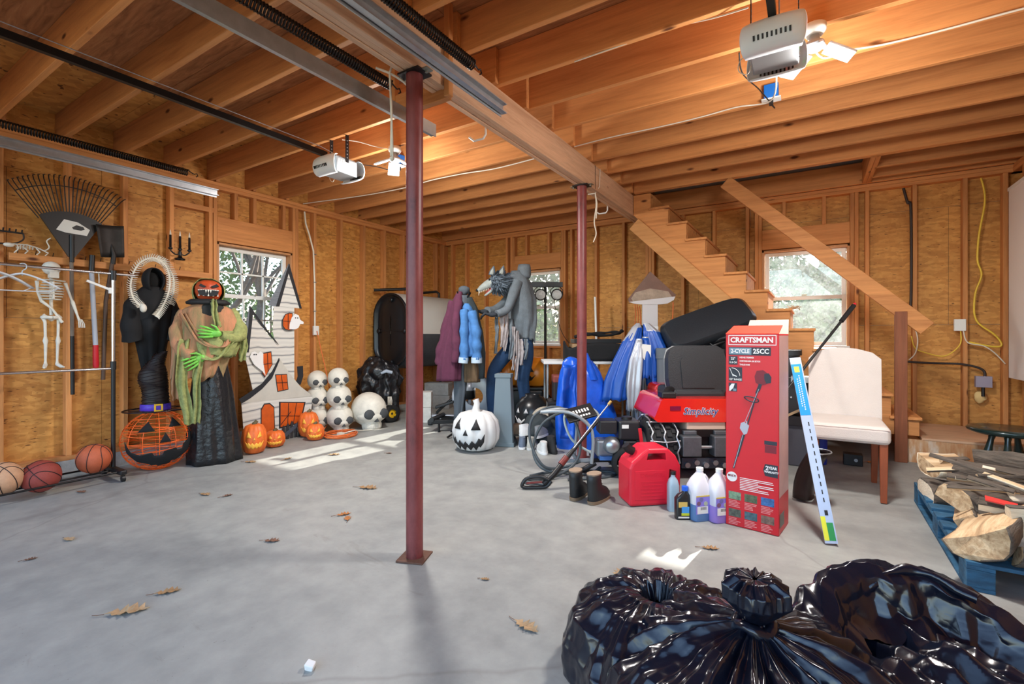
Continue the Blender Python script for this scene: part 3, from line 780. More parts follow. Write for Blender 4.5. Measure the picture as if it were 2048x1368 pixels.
MB().bar((0, -.09, -.075), (0, .06, -.135), .012, .018).build('bar', WHITEP, ch); MB().box((0, .07, -.145), (.02, .035, .05)).build('clip', WHITEP, ch, bevel=.004)
# hanging skeleton
sk = thing('skeleton', 'white plastic human skeleton hanging behind the rack rail', 'skeleton', (-5.22, 1.28, .95))
m = MB().ball((0, 0, .80), .055, 14, 10, (.95, 1.05, 1.0)); m.box((.01, .01, .745), (.06, .055, .05)); m.build('skull', BONE, sk)
for dy in (.025, .06): MB().ball((.048, dy - .015, .795), .013, 8, 6).build('eye_socket', BLKP, sk)
m = MB().tube([(0, 0, .75), (-.01, 0, .6), (0, 0, .42)], .012, 8)
m.build('spine', BONE, sk)
m = MB()
for k in range(7):
    z = .68 - k * .022; m.tube(arc((.01, .0, z), .04 + .012 * math.sin(k / 6 * PI), 0, 2 * PI, 14, 'z', .055 + .018 * math.sin(k / 6 * PI)), .0045, 5)
m.tube([(.05, 0, .69), (.055, 0, .55)], .008, 6); m.tube([(0, -.085, .70), (.02, 0, .705), (0, .085, .70)], .007, 6)
m.build('ribcage', BONE, sk)['kind'] = 'stuff'
m = MB().tube(arc((0, 0, .40), .03, 0, 2 * PI, 12, 'z', .055), .014, 6); m.tube([(0, -.05, .42), (0, 0, .38), (0, .05, .42)], .014, 6); m.build('pelvis', BONE, sk)
for sy in (-1, 1):
    MB().tube([(0, sy * .045, .39), (.01, sy * .04, .36), (.01, sy * .038, .25), (.012, sy * .038, .21), (.008, sy * .036, .18), (.0, sy * .035, .05), (0, sy * .035, .02)], [.015, .010, .009, .017, .011, .008, .012], 8).build('leg', BONE, sk)
    MB().tube([(0, sy * .035, .02), (.04, sy * .05, .0), (.07, sy * .06, -.002)], [.014, .013, .006], 8).build('foot', BONE, sk)
MB().tube([(0, .085, .69), (.0, .105, .62), (.005, .125, .55), (.01, .13, .53), (.01, .16, .42), (.02, .17, .38)], [.013, .009, .009, .014, .008, .011], 8).build('arm', BONE, sk)
MB().tube([(0, -.085, .69), (.0, -.08, .6), (.01, -.06, .53), (.02, .0, .47), (.03, .06, .36)], [.013, .009, .013, .008, .011], 8).build('arm', BONE, sk)
for k in range(4): MB().tube([(.02, .165 + k * .006, .39), (.025, .165 + k * .012, .35), (.03, .165 + k * .012, .32)], .004, 5).build('finger', BONE, sk)
# basketballs
def ball_mat(nm, c): return mat(nm, c, .6, var=.12, vscale=30, bump=.4, bscale=260)
SEAM = mat('ball_seam', rgb(30, 22, 22), .6)
def basketball(x, y, rot, mt, label):
    r_ = .12; b = thing('basketball', label, 'ball', (x, y, fz(y) + .072), 0, 'basketballs in the rack base')
    b.rotation_euler = rot
    MB().ball((0, 0, r_), r_ - .001, 32, 20).build('shell', mt, b)
    for pts in (arc((0, 0, r_), r_, 0, 2 * PI, 40, 'x'), arc((0, 0, r_), r_, 0, 2 * PI, 40, 'y')): MB().tube(pts[:-1], .0026, 5, closed=True).build('seam', SEAM, b)
    for s_ in (-1, 1):
        p = []
        for i in range(40):
            a = 2 * PI * i / 40; v = Vector((s_ * (.62 + .25 * math.cos(2 * a)) , math.cos(a) * .8, math.sin(a) * .8)); v.normalize(); p.append(v * r_ + Vector((0, 0, r_)))
        MB().tube(p, .0026, 5, closed=True).build('seam', SEAM, b)
    return b
basketball(-5.02, .985, (.4, .2, .5), ball_mat('pale_ball_leather', rgb(206, 158, 122)), 'pale tan basketball at the left edge of the rack base')
basketball(-5.02, 1.235, (.8, .5, .2), ball_mat('maroon_ball_leather', rgb(150, 62, 52)), 'dark maroon basketball in the middle of the rack base')
basketball(-5.06, 1.50, (.15, .1, .9), ball_mat('orange_ball_leather', rgb(188, 92, 56)), 'orange basketball nearest the rack post')

# cloth helper: lofted rings with pleats
def drape(rings, n=48, pleats=9, amp=.04, seed=1, tear=0.0):
    """rings: (z, rx, ry, cx, cy, pleat_amp)"""
    def fn(u, v):
        a = 2 * PI * u; t = v * (len(rings) - 1); i = min(int(t), len(rings) - 2); f = t - i
        p = [rings[i][k] * (1 - f) + rings[i + 1][k] * f for k in range(6)]
        nz = mnoise.noise(Vector((math.cos(a) * 1.7 + seed, math.sin(a) * 1.7, p[0] * 2.2)))
        q = 1 + p[5] * (math.sin(a * pleats + nz * 2.4 + seed) * .7 + .6 * math.sin(a * (pleats * 2 + 1) + seed * 2) * .5) + nz * .09
        z = p[0] + (tear * mnoise.noise(Vector((a * 3, seed, 0))) if i == 0 and f == 0 else 0)
        return (p[3] + p[1] * q * math.cos(a), p[4] + p[2] * q * math.sin(a), z)
    return MB().grid(fn, n, (len(rings) - 1) * 5, True, True)
CLOTHK = mat('black_costume_cloth', rgb(16, 16, 19), .85, var=.3, vscale=10)
# black hooded robe on the wall (plain empty hood)
hr = thing('hooded_robe', 'black hooded robe costume hanging on the wall behind the bony spine', 'costume', (-5.22, 1.98, .86))
drape([(.0, .03, .05, .0, -.02, .25), (.18, .06, .10, 0, .0, .2), (.42, .09, .14, 0, 0, .16), (.62, .10, .17, 0, 0, .1), (.72, .08, .15, 0, 0, .05), (.80, .05, .07, 0, 0, .02)], 40, 7, seed=3, tear=.05).build('robe', CLOTHK, hr, solid=.004)
for s_ in (-1, 1):
    MB().tube(spline([(0, s_ * .10, .72), (.01, s_ * .16, .60), (.02, s_ * .175, .44), (.02, s_ * .16, .30)], 5), [.05 + .002 * k for k in range(16)], 10).jitter(.02, 9, s_ + 4).build('sleeve', CLOTHK, hr)
def hood(u, v):
    a = (u - .5) * 1.55 * PI; b = v * PI
    return (.005 - math.cos(a) * math.sin(b) * .085 + .02, math.sin(a) * math.sin(b) * .088, .86 - math.cos(b) * .115)
MB().grid(hood, 18, 14).build('hood', CLOTHK, hr, solid=.01)
MB().ball((-.005, 0, .85), .072, 14, 10, (.7, .9, 1.2)).build('hood_shade_fill', mat('hood_void', rgb(8, 8, 9), .95), hr)  # near-black ball stands for the shade inside the empty hood
# bony spine loop
sp = thing('bony_spine', 'white bony spine garland looped over the black robe', 'decoration', (-5.13, 1.95, 1.40))
path = spline([(.06, -.11, .06), (.04, -.165, .14), (.02, -.175, .28), (.0, -.11, .45), (0, 0, .52), (0, .10, .46), (.0, .135, .32), (.02, .11, .18), (.04, .05, .05), (.05, .0, -.02)], 8)
path2 = spline([(.0, .02, .515), (-.01, .10, .49), (-.01, .165, .36), (-.01, .17, .22), (0, .135, .1)], 8)
MB().tube(path, .008, 6).build('spine', BONE, sp); MB().tube(path2, .008, 6).build('spine', BONE, sp)
m = MB()
for pp in (path, path2):
    for i in range(1, len(pp) - 1):
        t_ = (pp[i + 1] - pp[i - 1]).normalized(); x = t_.cross(Vector((1, 0, 0))).normalized()
        for q in (pp[i],):
            for s_ in (-1, 1): m.tube([q, q + x * s_ * .020 + Vector((.010, 0, 0)) + t_ * .004, q + x * s_ * .036 + Vector((.018, 0, 0)) + t_ * .012], [.0055, .0045, .002], 4, False)
m.build('ribs', BONE, sp)['kind'] = 'stuff'
MB().ball((.07, -.10, .05), .03, 10, 8, (.8, .9, 1.3)).build('skull', BONE, sp)
# wire pumpkin
ORW = mat('orange_wire', rgb(236, 98, 22), .4)
px_, py_ = -4.98, 1.93
wp = thing('wire_pumpkin', 'orange wire frame pumpkin with black felt face on the floor', 'decoration', (px_, py_, fz(py_)), cam_rz(px_, py_, 4))
RXp, RYp, RZp = .272, .20, .262
m = MB(); rr = random.Random(5)
def onp(a, b, k=1.0): return Vector((RXp * k * math.cos(b) * math.sin(a), -RYp * k * math.cos(b) * math.cos(a), .265 + RZp * k * math.sin(b)))
for k in range(14): m.tube([onp(2 * PI * k / 14, b) for b in [(-.5 + i / 16) * PI for i in range(17)]], .0030, 4)
for k in range(85):
    b = (rr.random() - .5) * 2.7; a0 = rr.random() * 2 * PI; tl = (rr.random() - .5) * .9; L = 1.2 + rr.random() * 2.2
    m.tube([onp(a0 + L * i / 9, max(-1.45, min(1.45, b + tl * i / 9))) for i in range(10)], .0020, 4, False)
for b in (-.9, -.45, 0, .45, .9): m.tube([onp(2 * PI * i / 32, b) for i in range(32)], .003, 4, closed=True)
m.build('wire_cage', ORW, wp)['kind'] = 'stuff'
FELT = mat('black_felt', rgb(18, 18, 20), .95)
def felt(poly, nm):
    # polygon in (a,b) mapped on to the cage
    bm = bmesh.new(); vs_ = [bm.verts.new((a, b, 0)) for a, b in poly]; bm.faces.new(vs_)
    bmesh.ops.triangulate(bm, faces=bm.faces); bmesh.ops.subdivide_edges(bm, edges=bm.edges, cuts=3, use_grid_fill=True)
    bmesh.ops.triangulate(bm, faces=bm.faces)
    mm = MB(); bm.verts.index_update(); mm.add([onp(v.co.x, v.co.y, 1.03) for v in bm.verts], [tuple(v.index for v in f.verts) for f in bm.faces], True); bm.free()
    return mm.build(nm, FELT, wp, solid=.004)
felt([(-.62, .40), (-.12, .42), (-.38, .78)], 'felt_eye'); felt([(.28, .52), (.70, .50), (.55, .90)], 'felt_eye'); felt([(.0, .02), (.30, .02), (.16, .34)], 'felt_nose')
felt([(-1.0, .12), (-.80, -.22), (-.55, -.34), (-.2, -.28), (-.14, -.40), (.08, -.40), (.12, -.26), (.45, -.2), (.5, -.3), (.66, -.28), (.68, -.12), (.85, .02), (1.0, .40), (1.05, .0), (.9, -.42), (.62, -.62), (.55, -.70), (.42, -.66), (.38, -.78), (-.05, -.86), (-.12, -.78), (-.28, -.80), (-.34, -.72), (-.7, -.58), (-.95, -.25)], 'felt_mouth')
# witch hat light-up decoration standing on the pumpkin
wh = thing('witch_hat', 'dark wire witch hat with purple band and gold buckle on the wire pumpkin', 'hat', (-5.02, 1.93, .522), cam_rz(-5.0, 1.93, 0))
WIREK = mat('dark_tinsel_wire', rgb(40, 30, 34), .35, .4, var=.5, vscale=40)
m = MB().tube([(.24 * math.cos(2 * PI * i / 28), .19 * math.sin(2 * PI * i / 28), .012) for i in range(28)], .006, 5, closed=True)
for k in range(10): a = 2 * PI * k / 10; m.tube([(.24 * math.cos(a), .19 * math.sin(a), .012), (.11 * math.cos(a), .09 * math.sin(a), .008)], .003, 4)
m.build('brim', WIREK, wh)
cone = [(.0, .105, 0), (.1, .10, 0), (.2, .095, -.004), (.27, .11, -.02), (.36, .10, -.02), (.43, .062, .0), (.5, .045, .03), (.54, .02, .07)]
MB().grid(lambda u, v: (lambda t, i: ((cone[i][2] * (1 - t) + cone[i + 1][2] * t) + (cone[i][1] * (1 - t) + cone[i + 1][1] * t) * math.cos(2 * PI * u), (cone[i][1] * (1 - t) + cone[i + 1][1] * t) * .8 * math.sin(2 * PI * u), cone[i][0] * (1 - t) + cone[i + 1][0] * t))(min(v * 7 - min(int(v * 7), 6), 1), min(int(v * 7), 6)), 20, 28, True, True).build('cone_mesh', mat('dark_hat_mesh', rgb(34, 24, 22), .6, var=.5, vscale=60), wh)
m = MB()
for k in range(26):
    v = k / 26 * 6.6; i = int(v); t = v - i; r_ = (cone[i][1] * (1 - t) + cone[i + 1][1] * t) + .004; cx = cone[i][2] * (1 - t) + cone[i + 1][2] * t; z = cone[i][0] * (1 - t) + cone[i + 1][0] * t
    m.tube([(cx + r_ * math.cos(2 * PI * q / 16), r_ * .8 * math.sin(2 * PI * q / 16), z + .012 * math.sin(q + k)) for q in range(16)], .003, 4, closed=True)
m.build('tinsel_wire', WIREK, wh)['kind'] = 'stuff'
MB().lathe([(.112, .01), (.116, .012), (.114, .066), (.110, .068)], 28, sy=.82).build('hat_band', mat('purple_band', rgb(84, 58, 190), .5, var=.35, vscale=25), wh)
b = MB()
for (x0, x1, z0, z1) in ((-.012, .052, .004, .018), (-.012, .052, .058, .072), (-.012, .002, .018, .058), (.038, .052, .018, .058)): b.bb((x0, -.102, z0), (x1, -.092, z1))
b.build('buckle', mat('gold_buckle', rgb(226, 176, 44), .35, .3), wh)
# pumpkin-head ghoul figure
gx, gy = -4.82, 2.28
gh = thing('pumpkin_ghoul', 'tall ghoul figure with an orange pumpkin head and green gauze', 'figure', (gx, gy, fz(gy)), cam_rz(gx, gy, 0))
BAGK = mat('black_crinkled_film', rgb(24, 24, 27), .32, bump=.9, bscale=22, var=.3, vscale=12)
drape([(.0, .21, .17, .05, 0, .10), (.3, .20, .16, .04, 0, .09), (.6, .17, .14, .03, 0, .07), (.9, .13, .11, .02, 0, .05), (1.12, .10, .09, .02, 0, .03)], 64, 6, seed=2).build('skirt', BAGK, gh, solid=.004)
GAUZE = mat('green_gauze', rgb(146, 150, 92), .9, var=.35, vscale=30, bump=.5, bscale=120)
GAUZ2 = mat('peach_gauze', rgb(204, 134, 100), .9, var=.3, vscale=2.2, bump=.5, bscale=60, stretch=(7, 7, .9), var2=rgb(122, 118, 78))
BODYK = mat('dark_figure_core', rgb(40, 40, 38), .9)
MB().tube(spline([(.02, .0, 1.0), (.02, 0, 1.25), (.01, 0, 1.45), (.0, 0, 1.52)], 4), [.10, .105, .11, .12, .13, .14, .145, .15, .14, .12, .09, .07, .05], 16).build('torso', BODYK, gh)
drape([(.80, .20, .15, -.08, -.02, .16), (.98, .22, .16, -.05, -.02, .13), (1.18, .24, .17, -.02, -.01, .10), (1.34, .24, .16, 0, 0, .06), (1.44, .20, .13, 0, 0, .04), (1.50, .10, .08, 0, 0, .02)], 56, 8, seed=5, tear=.10).build('shawl', GAUZ2, gh, solid=.003)
drape([(1.0, .19, .155, .02, -.035, .18), (1.12, .235, .18, .02, -.02, .14), (1.24, .23, .17, .02, -.01, .10)], 48, 10, seed=8, tear=.08).build('sash_wrap', GAUZE, gh, solid=.003)
MB().lathe([(.07, 1.475), (.16, 1.49), (.165, 1.51), (.13, 1.535), (.06, 1.54)], 24, sx=1.1, sy=.85).build('collar', BLK, gh)
hd = MB().lathe([(.001, 1.52), (.05, 1.522), (.09, 1.55), (.112, 1.60), (.112, 1.65), (.09, 1.695), (.05, 1.715), (.001, 1.71)], 40, lobes=10, lobe=.07, sy=.92)
hd = hd.build('pumpkin_head', mat('dark_orange_rind', rgb(190, 74, 34), .5, var=.3, vscale=9), gh)
def facep(poly, y0, y1, nm, mt, par): return MB().prism(poly, y0, y1, 'y').build(nm, mt, par)
facep([(-.075, 1.655), (-.03, 1.640), (-.018, 1.652), (-.06, 1.675)], -.110, -.07, 'eye', BLK, hd); facep([(.02, 1.652), (.035, 1.640), (.085, 1.657), (.065, 1.677)], -.110, -.07, 'eye', BLK, hd)
facep([(-.085, 1.612), (.0, 1.622), (.085, 1.612), (.07, 1.572), (0, 1.56), (-.07, 1.572)], -.113, -.06, 'mouth', BLK, hd)
for k in range(9):
    x = -.075 + k * .0187; y = -.1155 + abs(x) * .28
    MB().add([(x - .008, y, 1.622), (x + .008, y, 1.622), (x, y - .006, 1.590)], [(0, 1, 2)]).build('tooth', BONE, hd, solid=.004)
    if k % 2 == 0: MB().add([(x - .007, y, 1.562), (x + .007, y, 1.562), (x + .002, y - .005, 1.588)], [(0, 1, 2)]).build('tooth', BONE, hd, solid=.004)
def veil(u, v):
    a = (u - .5) * 1.25 * PI + PI / 2; b = v * PI * .98
    return (.132 * math.cos(a) * math.sin(b) * 1.02, .118 * math.sin(a) * math.sin(b), 1.615 - .135 * math.cos(b) - .01)
MB().grid(veil, 22, 16).jitter(.01, 14, 3).build('head_gauze', GAUZE, gh, solid=.003)
GRN = mat('green_monster_skin', rgb(120, 196, 74), .5, var=.3, vscale=14)
def ghand(c, s, rot, nm='hand'):
    M = Matrix.Translation(c) @ Euler(rot).to_matrix().to_4x4()
    m = MB().ball((0, 0, 0), .038, 12, 8, (1.15, .5, .9), M)
    for k in range(4):
        z = .03 - k * .02
        m.tube([M @ Vector(p) for p in ((-.02, 0, z), (-.07, -.012, z * 1.4), (-.115, -.004, z * 1.6), (-.155 + .012 * abs(k - 1.5), .012, z * 1.7))], [.012, .011, .009, .003], 7)
    m.tube([M @ Vector(p) for p in ((.01, 0, .03), (-.01, -.02, .06), (-.05, -.03, .075))], [.013, .011, .004], 7)
    return m.build(nm, GRN, gh)
MB().tube(spline([(.17, .0, 1.42), (.25, -.04, 1.28), (.22, -.12, 1.17), (.10, -.20, 1.20)], 6), [.06, .06, .06, .06, .062, .065, .07, .07, .07, .07, .065, .06, .055, .05, .045, .04, .035, .03, .03], 12).jitter(.02, 12, 2).build('sleeve', GAUZE, gh)
ghand((.06, -.225, 1.215), 1, (0, R(8), R(-6)))
MB().tube(spline([(-.17, .0, 1.42), (-.24, -.06, 1.25), (-.20, -.13, 1.06), (-.12, -.18, 1.0)], 6), .055, 12).jitter(.02, 12, 5).build('sleeve', GAUZ2, gh)
ghand((-.06, -.20, .99), 1, (0, R(-28), R(4)))
def ribbon(pts, w, nm, mt, seed):
    P = spline(pts, 8); m = MB()
    def fn(u, v):
        k = v * (len(P) - 1); i = min(int(k), len(P) - 2); p = P[i].lerp(P[i + 1], k - i)
        ww = w * (1 + .35 * mnoise.noise(Vector((v * 6, seed, u))))
        return (p.x + (u - .5) * ww, p.y - .018 * math.sin(u * PI * 3 + v * 5 + seed), p.z + .01 * math.sin(u * 9 + seed))
    return m.grid(fn, 8, 24).build(nm, mt, gh, solid=.003)
ribbon([(-.17, -.15, 1.16), (-.20, -.19, .95), (-.19, -.19, .7), (-.15, -.20, .48), (-.14, -.20, .40)], .085, 'gauze_strip', GAUZE, 1)
ribbon([(-.06, -.20, 1.0), (-.09, -.21, .8), (-.085, -.21, .55), (-.09, -.215, .41)], .06, 'gauze_strip', GAUZE, 2)
ribbon([(-.24, -.08, 1.1), (-.25, -.12, .8), (-.24, -.13, .62)], .06, 'gauze_strip', GAUZ2, 3)
ribbon([(.04, -.14, 1.53), (.05, -.19, 1.40), (.08, -.21, 1.28)], .05, 'gauze_strip', GAUZE, 4)
ribbon([(-.20, -.10, 1.40), (-.05, -.20, 1.14), (.12, -.21, 1.10), (.16, -.18, 1.2)], .05, 'gauze_strip', GAUZ2, 5)
ribbon([(-.16, -.14, 1.08), (0, -.21, .98), (.1, -.2, 1.02), (.2, -.14, 1.2)], .07, 'gauze_strip', GAUZE, 6)
ribbon([(.26, -.05, 1.30), (.29, -.06, 1.12), (.27, -.06, .95)], .06, 'gauze_strip', GAUZE, 7)
# ================================================================ LEFT-BACK DECORATIONS
def spot(lat, dep): 
    c, s = math.cos(R(32.1)), math.sin(R(32.1)); return (lat * c - dep * s, lat * s + dep * c)
def front(name, label, cat, lat, dep, group=None, z=None, turn=0):
    x, y = spot(lat, dep); return thing(name, label, cat, (x, y, fz(y) if z is None else z), R(32.1 + turn), group)
# --- cardboard haunted house
PLANK = N('printed_white_planks')
_c = PLANK.coords((1, 1, 1), False); _w = PLANK.n('ShaderNodeTexWave', {'Vector': _c, 'Scale': 3.2, 'Distortion': 2.5, 'Detail': 2.0}, bands_direction='Z')
PLANK.link(PLANK.ramp(_w.outputs['Fac'], [(0.0, rgb(120, 122, 126)), (0.06, rgb(196, 194, 188)), (0.5, rgb(216, 213, 205)), (1.0, rgb(204, 202, 196))]), PLANK.b.inputs['Base Color'])
PLANK.b.inputs['Roughness'].default_value = .55; PLANK = PLANK.m
GREYC = mat('grey_roof_card', rgb(112, 118, 126), .6, var=.3, vscale=12, stretch=(2, 1, 6))
STUC = mat('pale_roof_card', rgb(192, 188, 178), .6, var=.08, vscale=8)
ORC = mat('orange_window_print', rgb(206, 88, 18), .5, var=.25, vscale=8); CARDK = mat('black_card', rgb(28, 30, 36), .6)
hs = thing('haunted_house_standee', 'white cardboard haunted house cut-out leaning before the left window', 'decoration', (-5.10, 3.1, 0.0))
def hp(poly, nm, mt, x0=0., x1=.006, par=None): return MB().prism([(a - 3.1, b) for a, b in poly], x0, x1, 'x').build(nm, mt, par or hs)
hp([(3.093, 1.56), (3.343, 1.545), (3.343, 0.63), (3.146, 0.86), (3.116, 1.088), (3.081, 1.258)], 'tower_wall', PLANK)
hp([(3.275, 2.02), (3.146, 1.534), (3.412, 1.526)], 'tower_roof', PLANK, .002, .010)
hp([(3.275, 2.036), (3.028, 1.537), (3.13, 1.533)], 'roof_side', GREYC, -.002, .008)
hp([(3.275, 2.036), (3.116, 1.533), (3.156, 1.535), (3.269, 1.923), (3.407, 1.522), (3.436, 1.524)], 'roof_edge', CARDK, .010, .014)
hp([(2.828, 1.436), (3.116, 1.107), (3.146, 0.935), (3.057, 0.72), (2.933, 0.60), (2.854, 0.60), (2.76, 1.014)], 'small_tower_wall', PLANK, .012, .018)
hp([(2.818, 1.526), (2.713, 1.015), (2.787, 1.031), (2.828, 1.436)], 'roof_side', GREYC, .010, .018)
hp([(2.818, 1.526), (2.782, 1.026), (2.805, 1.025), (2.85, 1.437), (2.943, 1.312), (3.057, 1.183), (3.142, 1.099), (3.128, 1.122), (2.961, 1.331), (2.868, 1.456)], 'roof_edge', CARDK, .018, .022)
hp([(3.14, 0.954), (3.057, 0.789), (2.943, 0.667), (2.796, 0.581), (2.699, 0.538), (2.725, 0.491), (3.574, 0.475), (3.407, 0.607), (3.279, 0.755)], 'main_roof', STUC, .024, .030)
hp([(3.14, 0.954), (3.057, 0.807), (2.943, 0.682), (2.796, 0.594), (2.696, 0.539), (2.722, 0.488), (2.814, 0.534), (2.943, 0.621), (3.057, 0.732), (3.146, 0.926)], 'roof_edge', CARDK, .030, .034)
hp([(2.722, 0.491), (3.574, 0.478), (3.50, 0.02), (2.76, 0.02)], 'front_wall', PLANK, .024, .030)
hp([(3.358, 0.641), (3.39, 0.727), (3.381, 0.842), (3.455, 0.846), (3.46, 0.722), (3.425, 0.624)], 'crooked_chimney', CARDK, .0, .006)
def hwin(poly, bars, nm='window'):
    cy = sum(p[0] for p in poly) / len(poly); cz = sum(p[1] for p in poly) / len(poly)
    big = [(cy + (a - cy) * 1.13, cz + (b - cz) * 1.10) for a, b in poly]
    o = hp(big, nm, CARDK, .031, .034)
    hp(poly, 'pane', ORC, .034, .0355, o)
    for (p, q) in bars: MB().bar((.036, p[0] - 3.1, p[1]), (.036, q[0] - 3.1, q[1]), .004, .012, (1, 0, 0)).build('glazing_bar', CARDK, o)
hwin([(2.937, 0.10), (2.937, 0.392), (2.971, 0.447), (3.028, 0.445), (3.073, 0.402), (3.085, 0.09)], [], 'door')
hwin([(3.156, 0.445), (3.451, 0.408), (3.396, 0.19), (3.156, 0.17)], [((3.25, .43), (3.24, .18)), ((3.35, .42), (3.31, .18)), ((3.16, .30), (3.42, .26)), ((3.16, .20), (3.28, .33))])
hwin([(3.101, 0.761), (3.228, 0.758), (3.244, 0.593), (3.126, 0.581)], [((3.163, .76), (3.185, .585)), ((3.11, .675), (3.235, .67))])
hwin([(2.952, 1.004), (3.042, 1.018), (3.054, 0.883), (2.977, 0.757), (2.948, 0.796)], [((3.0, 1.01), (3.01, .80)), ((2.95, .89), (3.05, .90))])
hwin([(3.296, 1.458), (3.259, 1.459), (3.217, 1.442), (3.187, 1.383), (3.187, 1.316), (3.217, 1.278), (3.259, 1.271), (3.296, 1.275)], [((3.245, 1.46), (3.245, 1.28)), ((3.19, 1.37), (3.29, 1.37))])
GHO = mat('white_ghost_card', rgb(226, 226, 226), .5)
for poly, eyes in (([(2.805, 0.976), (2.823, 1.024), (2.859, 1.034), (2.896, 1.009), (2.92, 1.036), (2.952, 1.008), (2.952, 0.906), (2.977, 0.766), (2.943, 0.815), (2.896, 0.854), (2.85, 0.893)], ((2.85, 1.0), (2.872, 1.0))),
                   ([(3.259, 1.279), (3.263, 1.337), (3.29, 1.415), (3.332, 1.456), (3.375, 1.442), (3.396, 1.389), (3.44, 1.365), (3.436, 1.341), (3.396, 1.34), (3.375, 1.3), (3.343, 1.28), (3.3, 1.275)], ((3.335, 1.41), (3.362, 1.41)))):
    g_ = hp(poly, 'ghost', GHO, .038, .042)
    for e in eyes: MB().cyl((.042, e[0] - 3.1, e[1]), (.0435, e[0] - 3.1, e[1]), .008, n=8).build('ghost_eye', CARDK, g_)
for k in range(6):
    y = 3.16 + k * .05; h_ = .19 + .02 * ((k * 7) % 3)
    hp([(y, .02), (y + .032, .02), (y + .03, h_ - .02), (y + .016, h_), (y, h_ - .03)], 'fence_picket', mat('charcoal_print', rgb(46, 46, 50), .7, var=.5, vscale=40), .06, .064)
hp([(3.14, .07), (3.40, .235), (3.415, .195), (3.16, .03)], 'fence_plank', mat('slate_plank', rgb(70, 76, 88), .6), .066, .070)
# --- carved pumpkins
RIND = mat('orange_rind', rgb(226, 108, 40), .5, var=.22, vscale=10)
GLOWY = mat('yellow_carved_print', rgb(244, 178, 60), .5); STEMG = mat('pumpkin_stem', rgb(104, 92, 62), .8, var=.3, vscale=20)
def prof_pump(r, h, squ=1.0):
    return [(.001, .02 * h), (r * .45, .0), (r * .78, .07 * h), (r * .97, .28 * h), (r, .5 * h), (r * .93, .74 * h), (r * .7, .92 * h), (r * .35, .985 * h), (r * .1, .95 * h), (.001, .94 * h)]
def wrap_poly(par, poly, r, h, nm, mt, off=1.015, thick=.003):
    """polygon given as (angle, height fraction) laid on a pumpkin surface"""
    pr = prof_pump(r, h)
    def rad(z):
        for i in range(1, 7):
            if pr[i][1] <= z <= pr[i + 1][1]:
                t = (z - pr[i][1]) / (pr[i + 1][1] - pr[i][1]); return pr[i][0] * (1 - t) + pr[i + 1][0] * t
        return r * .5
    bm = bmesh.new(); f_ = bm.faces.new([bm.verts.new((a, b, 0)) for a, b in poly])
    bmesh.ops.triangulate(bm, faces=[f_]); bmesh.ops.subdivide_edges(bm, edges=bm.edges, cuts=2, use_grid_fill=True); bmesh.ops.triangulate(bm, faces=bm.faces)
    bm.verts.index_update(); m = MB()
    m.add([(rad(v.co.y * h) * off * math.sin(v.co.x), -rad(v.co.y * h) * off * math.cos(v.co.x), v.co.y * h) for v in bm.verts], [tuple(v.index for v in q.verts) for q in bm.faces], True); bm.free()
    return m.build(nm, mt, par, solid=thick)
EYE_L = [(-.62, .60), (-.22, .56), (-.30, .66), (-.50, .78)]; EYE_R = [(-a, b) for a, b in EYE_L][::-1]
NOSE = [(-.10, .50), (.10, .50), (0, .58)]
GRIN = [(-.75, .46), (-.55, .38), (-.45, .43), (-.3, .36), (-.15, .41), (0, .35), (.15, .41), (.3, .36), (.45, .43), (.55, .38), (.75, .46), (.6, .26), (.42, .22), (.36, .28), (.2, .19), (.05, .26), (-.1, .18), (-.3, .26), (-.42, .21), (-.6, .28)]
def pumpkin(lbl, x, y, r, h, mt, face, name='jack_o_lantern', z=None, off=0, lobes=11, grp='orange jack-o-lanterns by the haunted house', stem=True, parts=(EYE_L, EYE_R, NOSE, GRIN)):
    p = thing(name, lbl, 'pumpkin', (x, y, fz(y) if z is None else z), cam_rz(x, y, off), grp)
    b = MB().lathe(prof_pump(r, h), 66, lobes=lobes, lobe=.06).build('shell', mt, p)
    for i, poly in enumerate(parts): wrap_poly(p, poly, r, h, ('eye', 'eye', 'nose', 'mouth')[i], face)
    if stem: MB().tube(spline([(0, 0, h * .93), (.004, 0, h * 1.0), (.02 * r / .1, 0, h * 1.08)], 4), [r * .2] * 5 + [r * .15] * 4, 9).build('stem', STEMG, p)
    return p
pumpkin('tall orange jack-o-lantern beside the black ghoul skirt', -4.77, 2.69, .118, .30, RIND, GLOWY)
pumpkin('small round orange jack-o-lantern in front of the house door', -4.84, 2.95, .105, .175, RIND, GLOWY)
pumpkin('taller orange jack-o-lantern right of the house, partly hidden', -4.95, 3.43, .115, .29, RIND, GLOWY)
pumpkin('small orange jack-o-lantern in front of the skull stack', -4.73, 3.36, .10, .185, RIND, GLOWY)
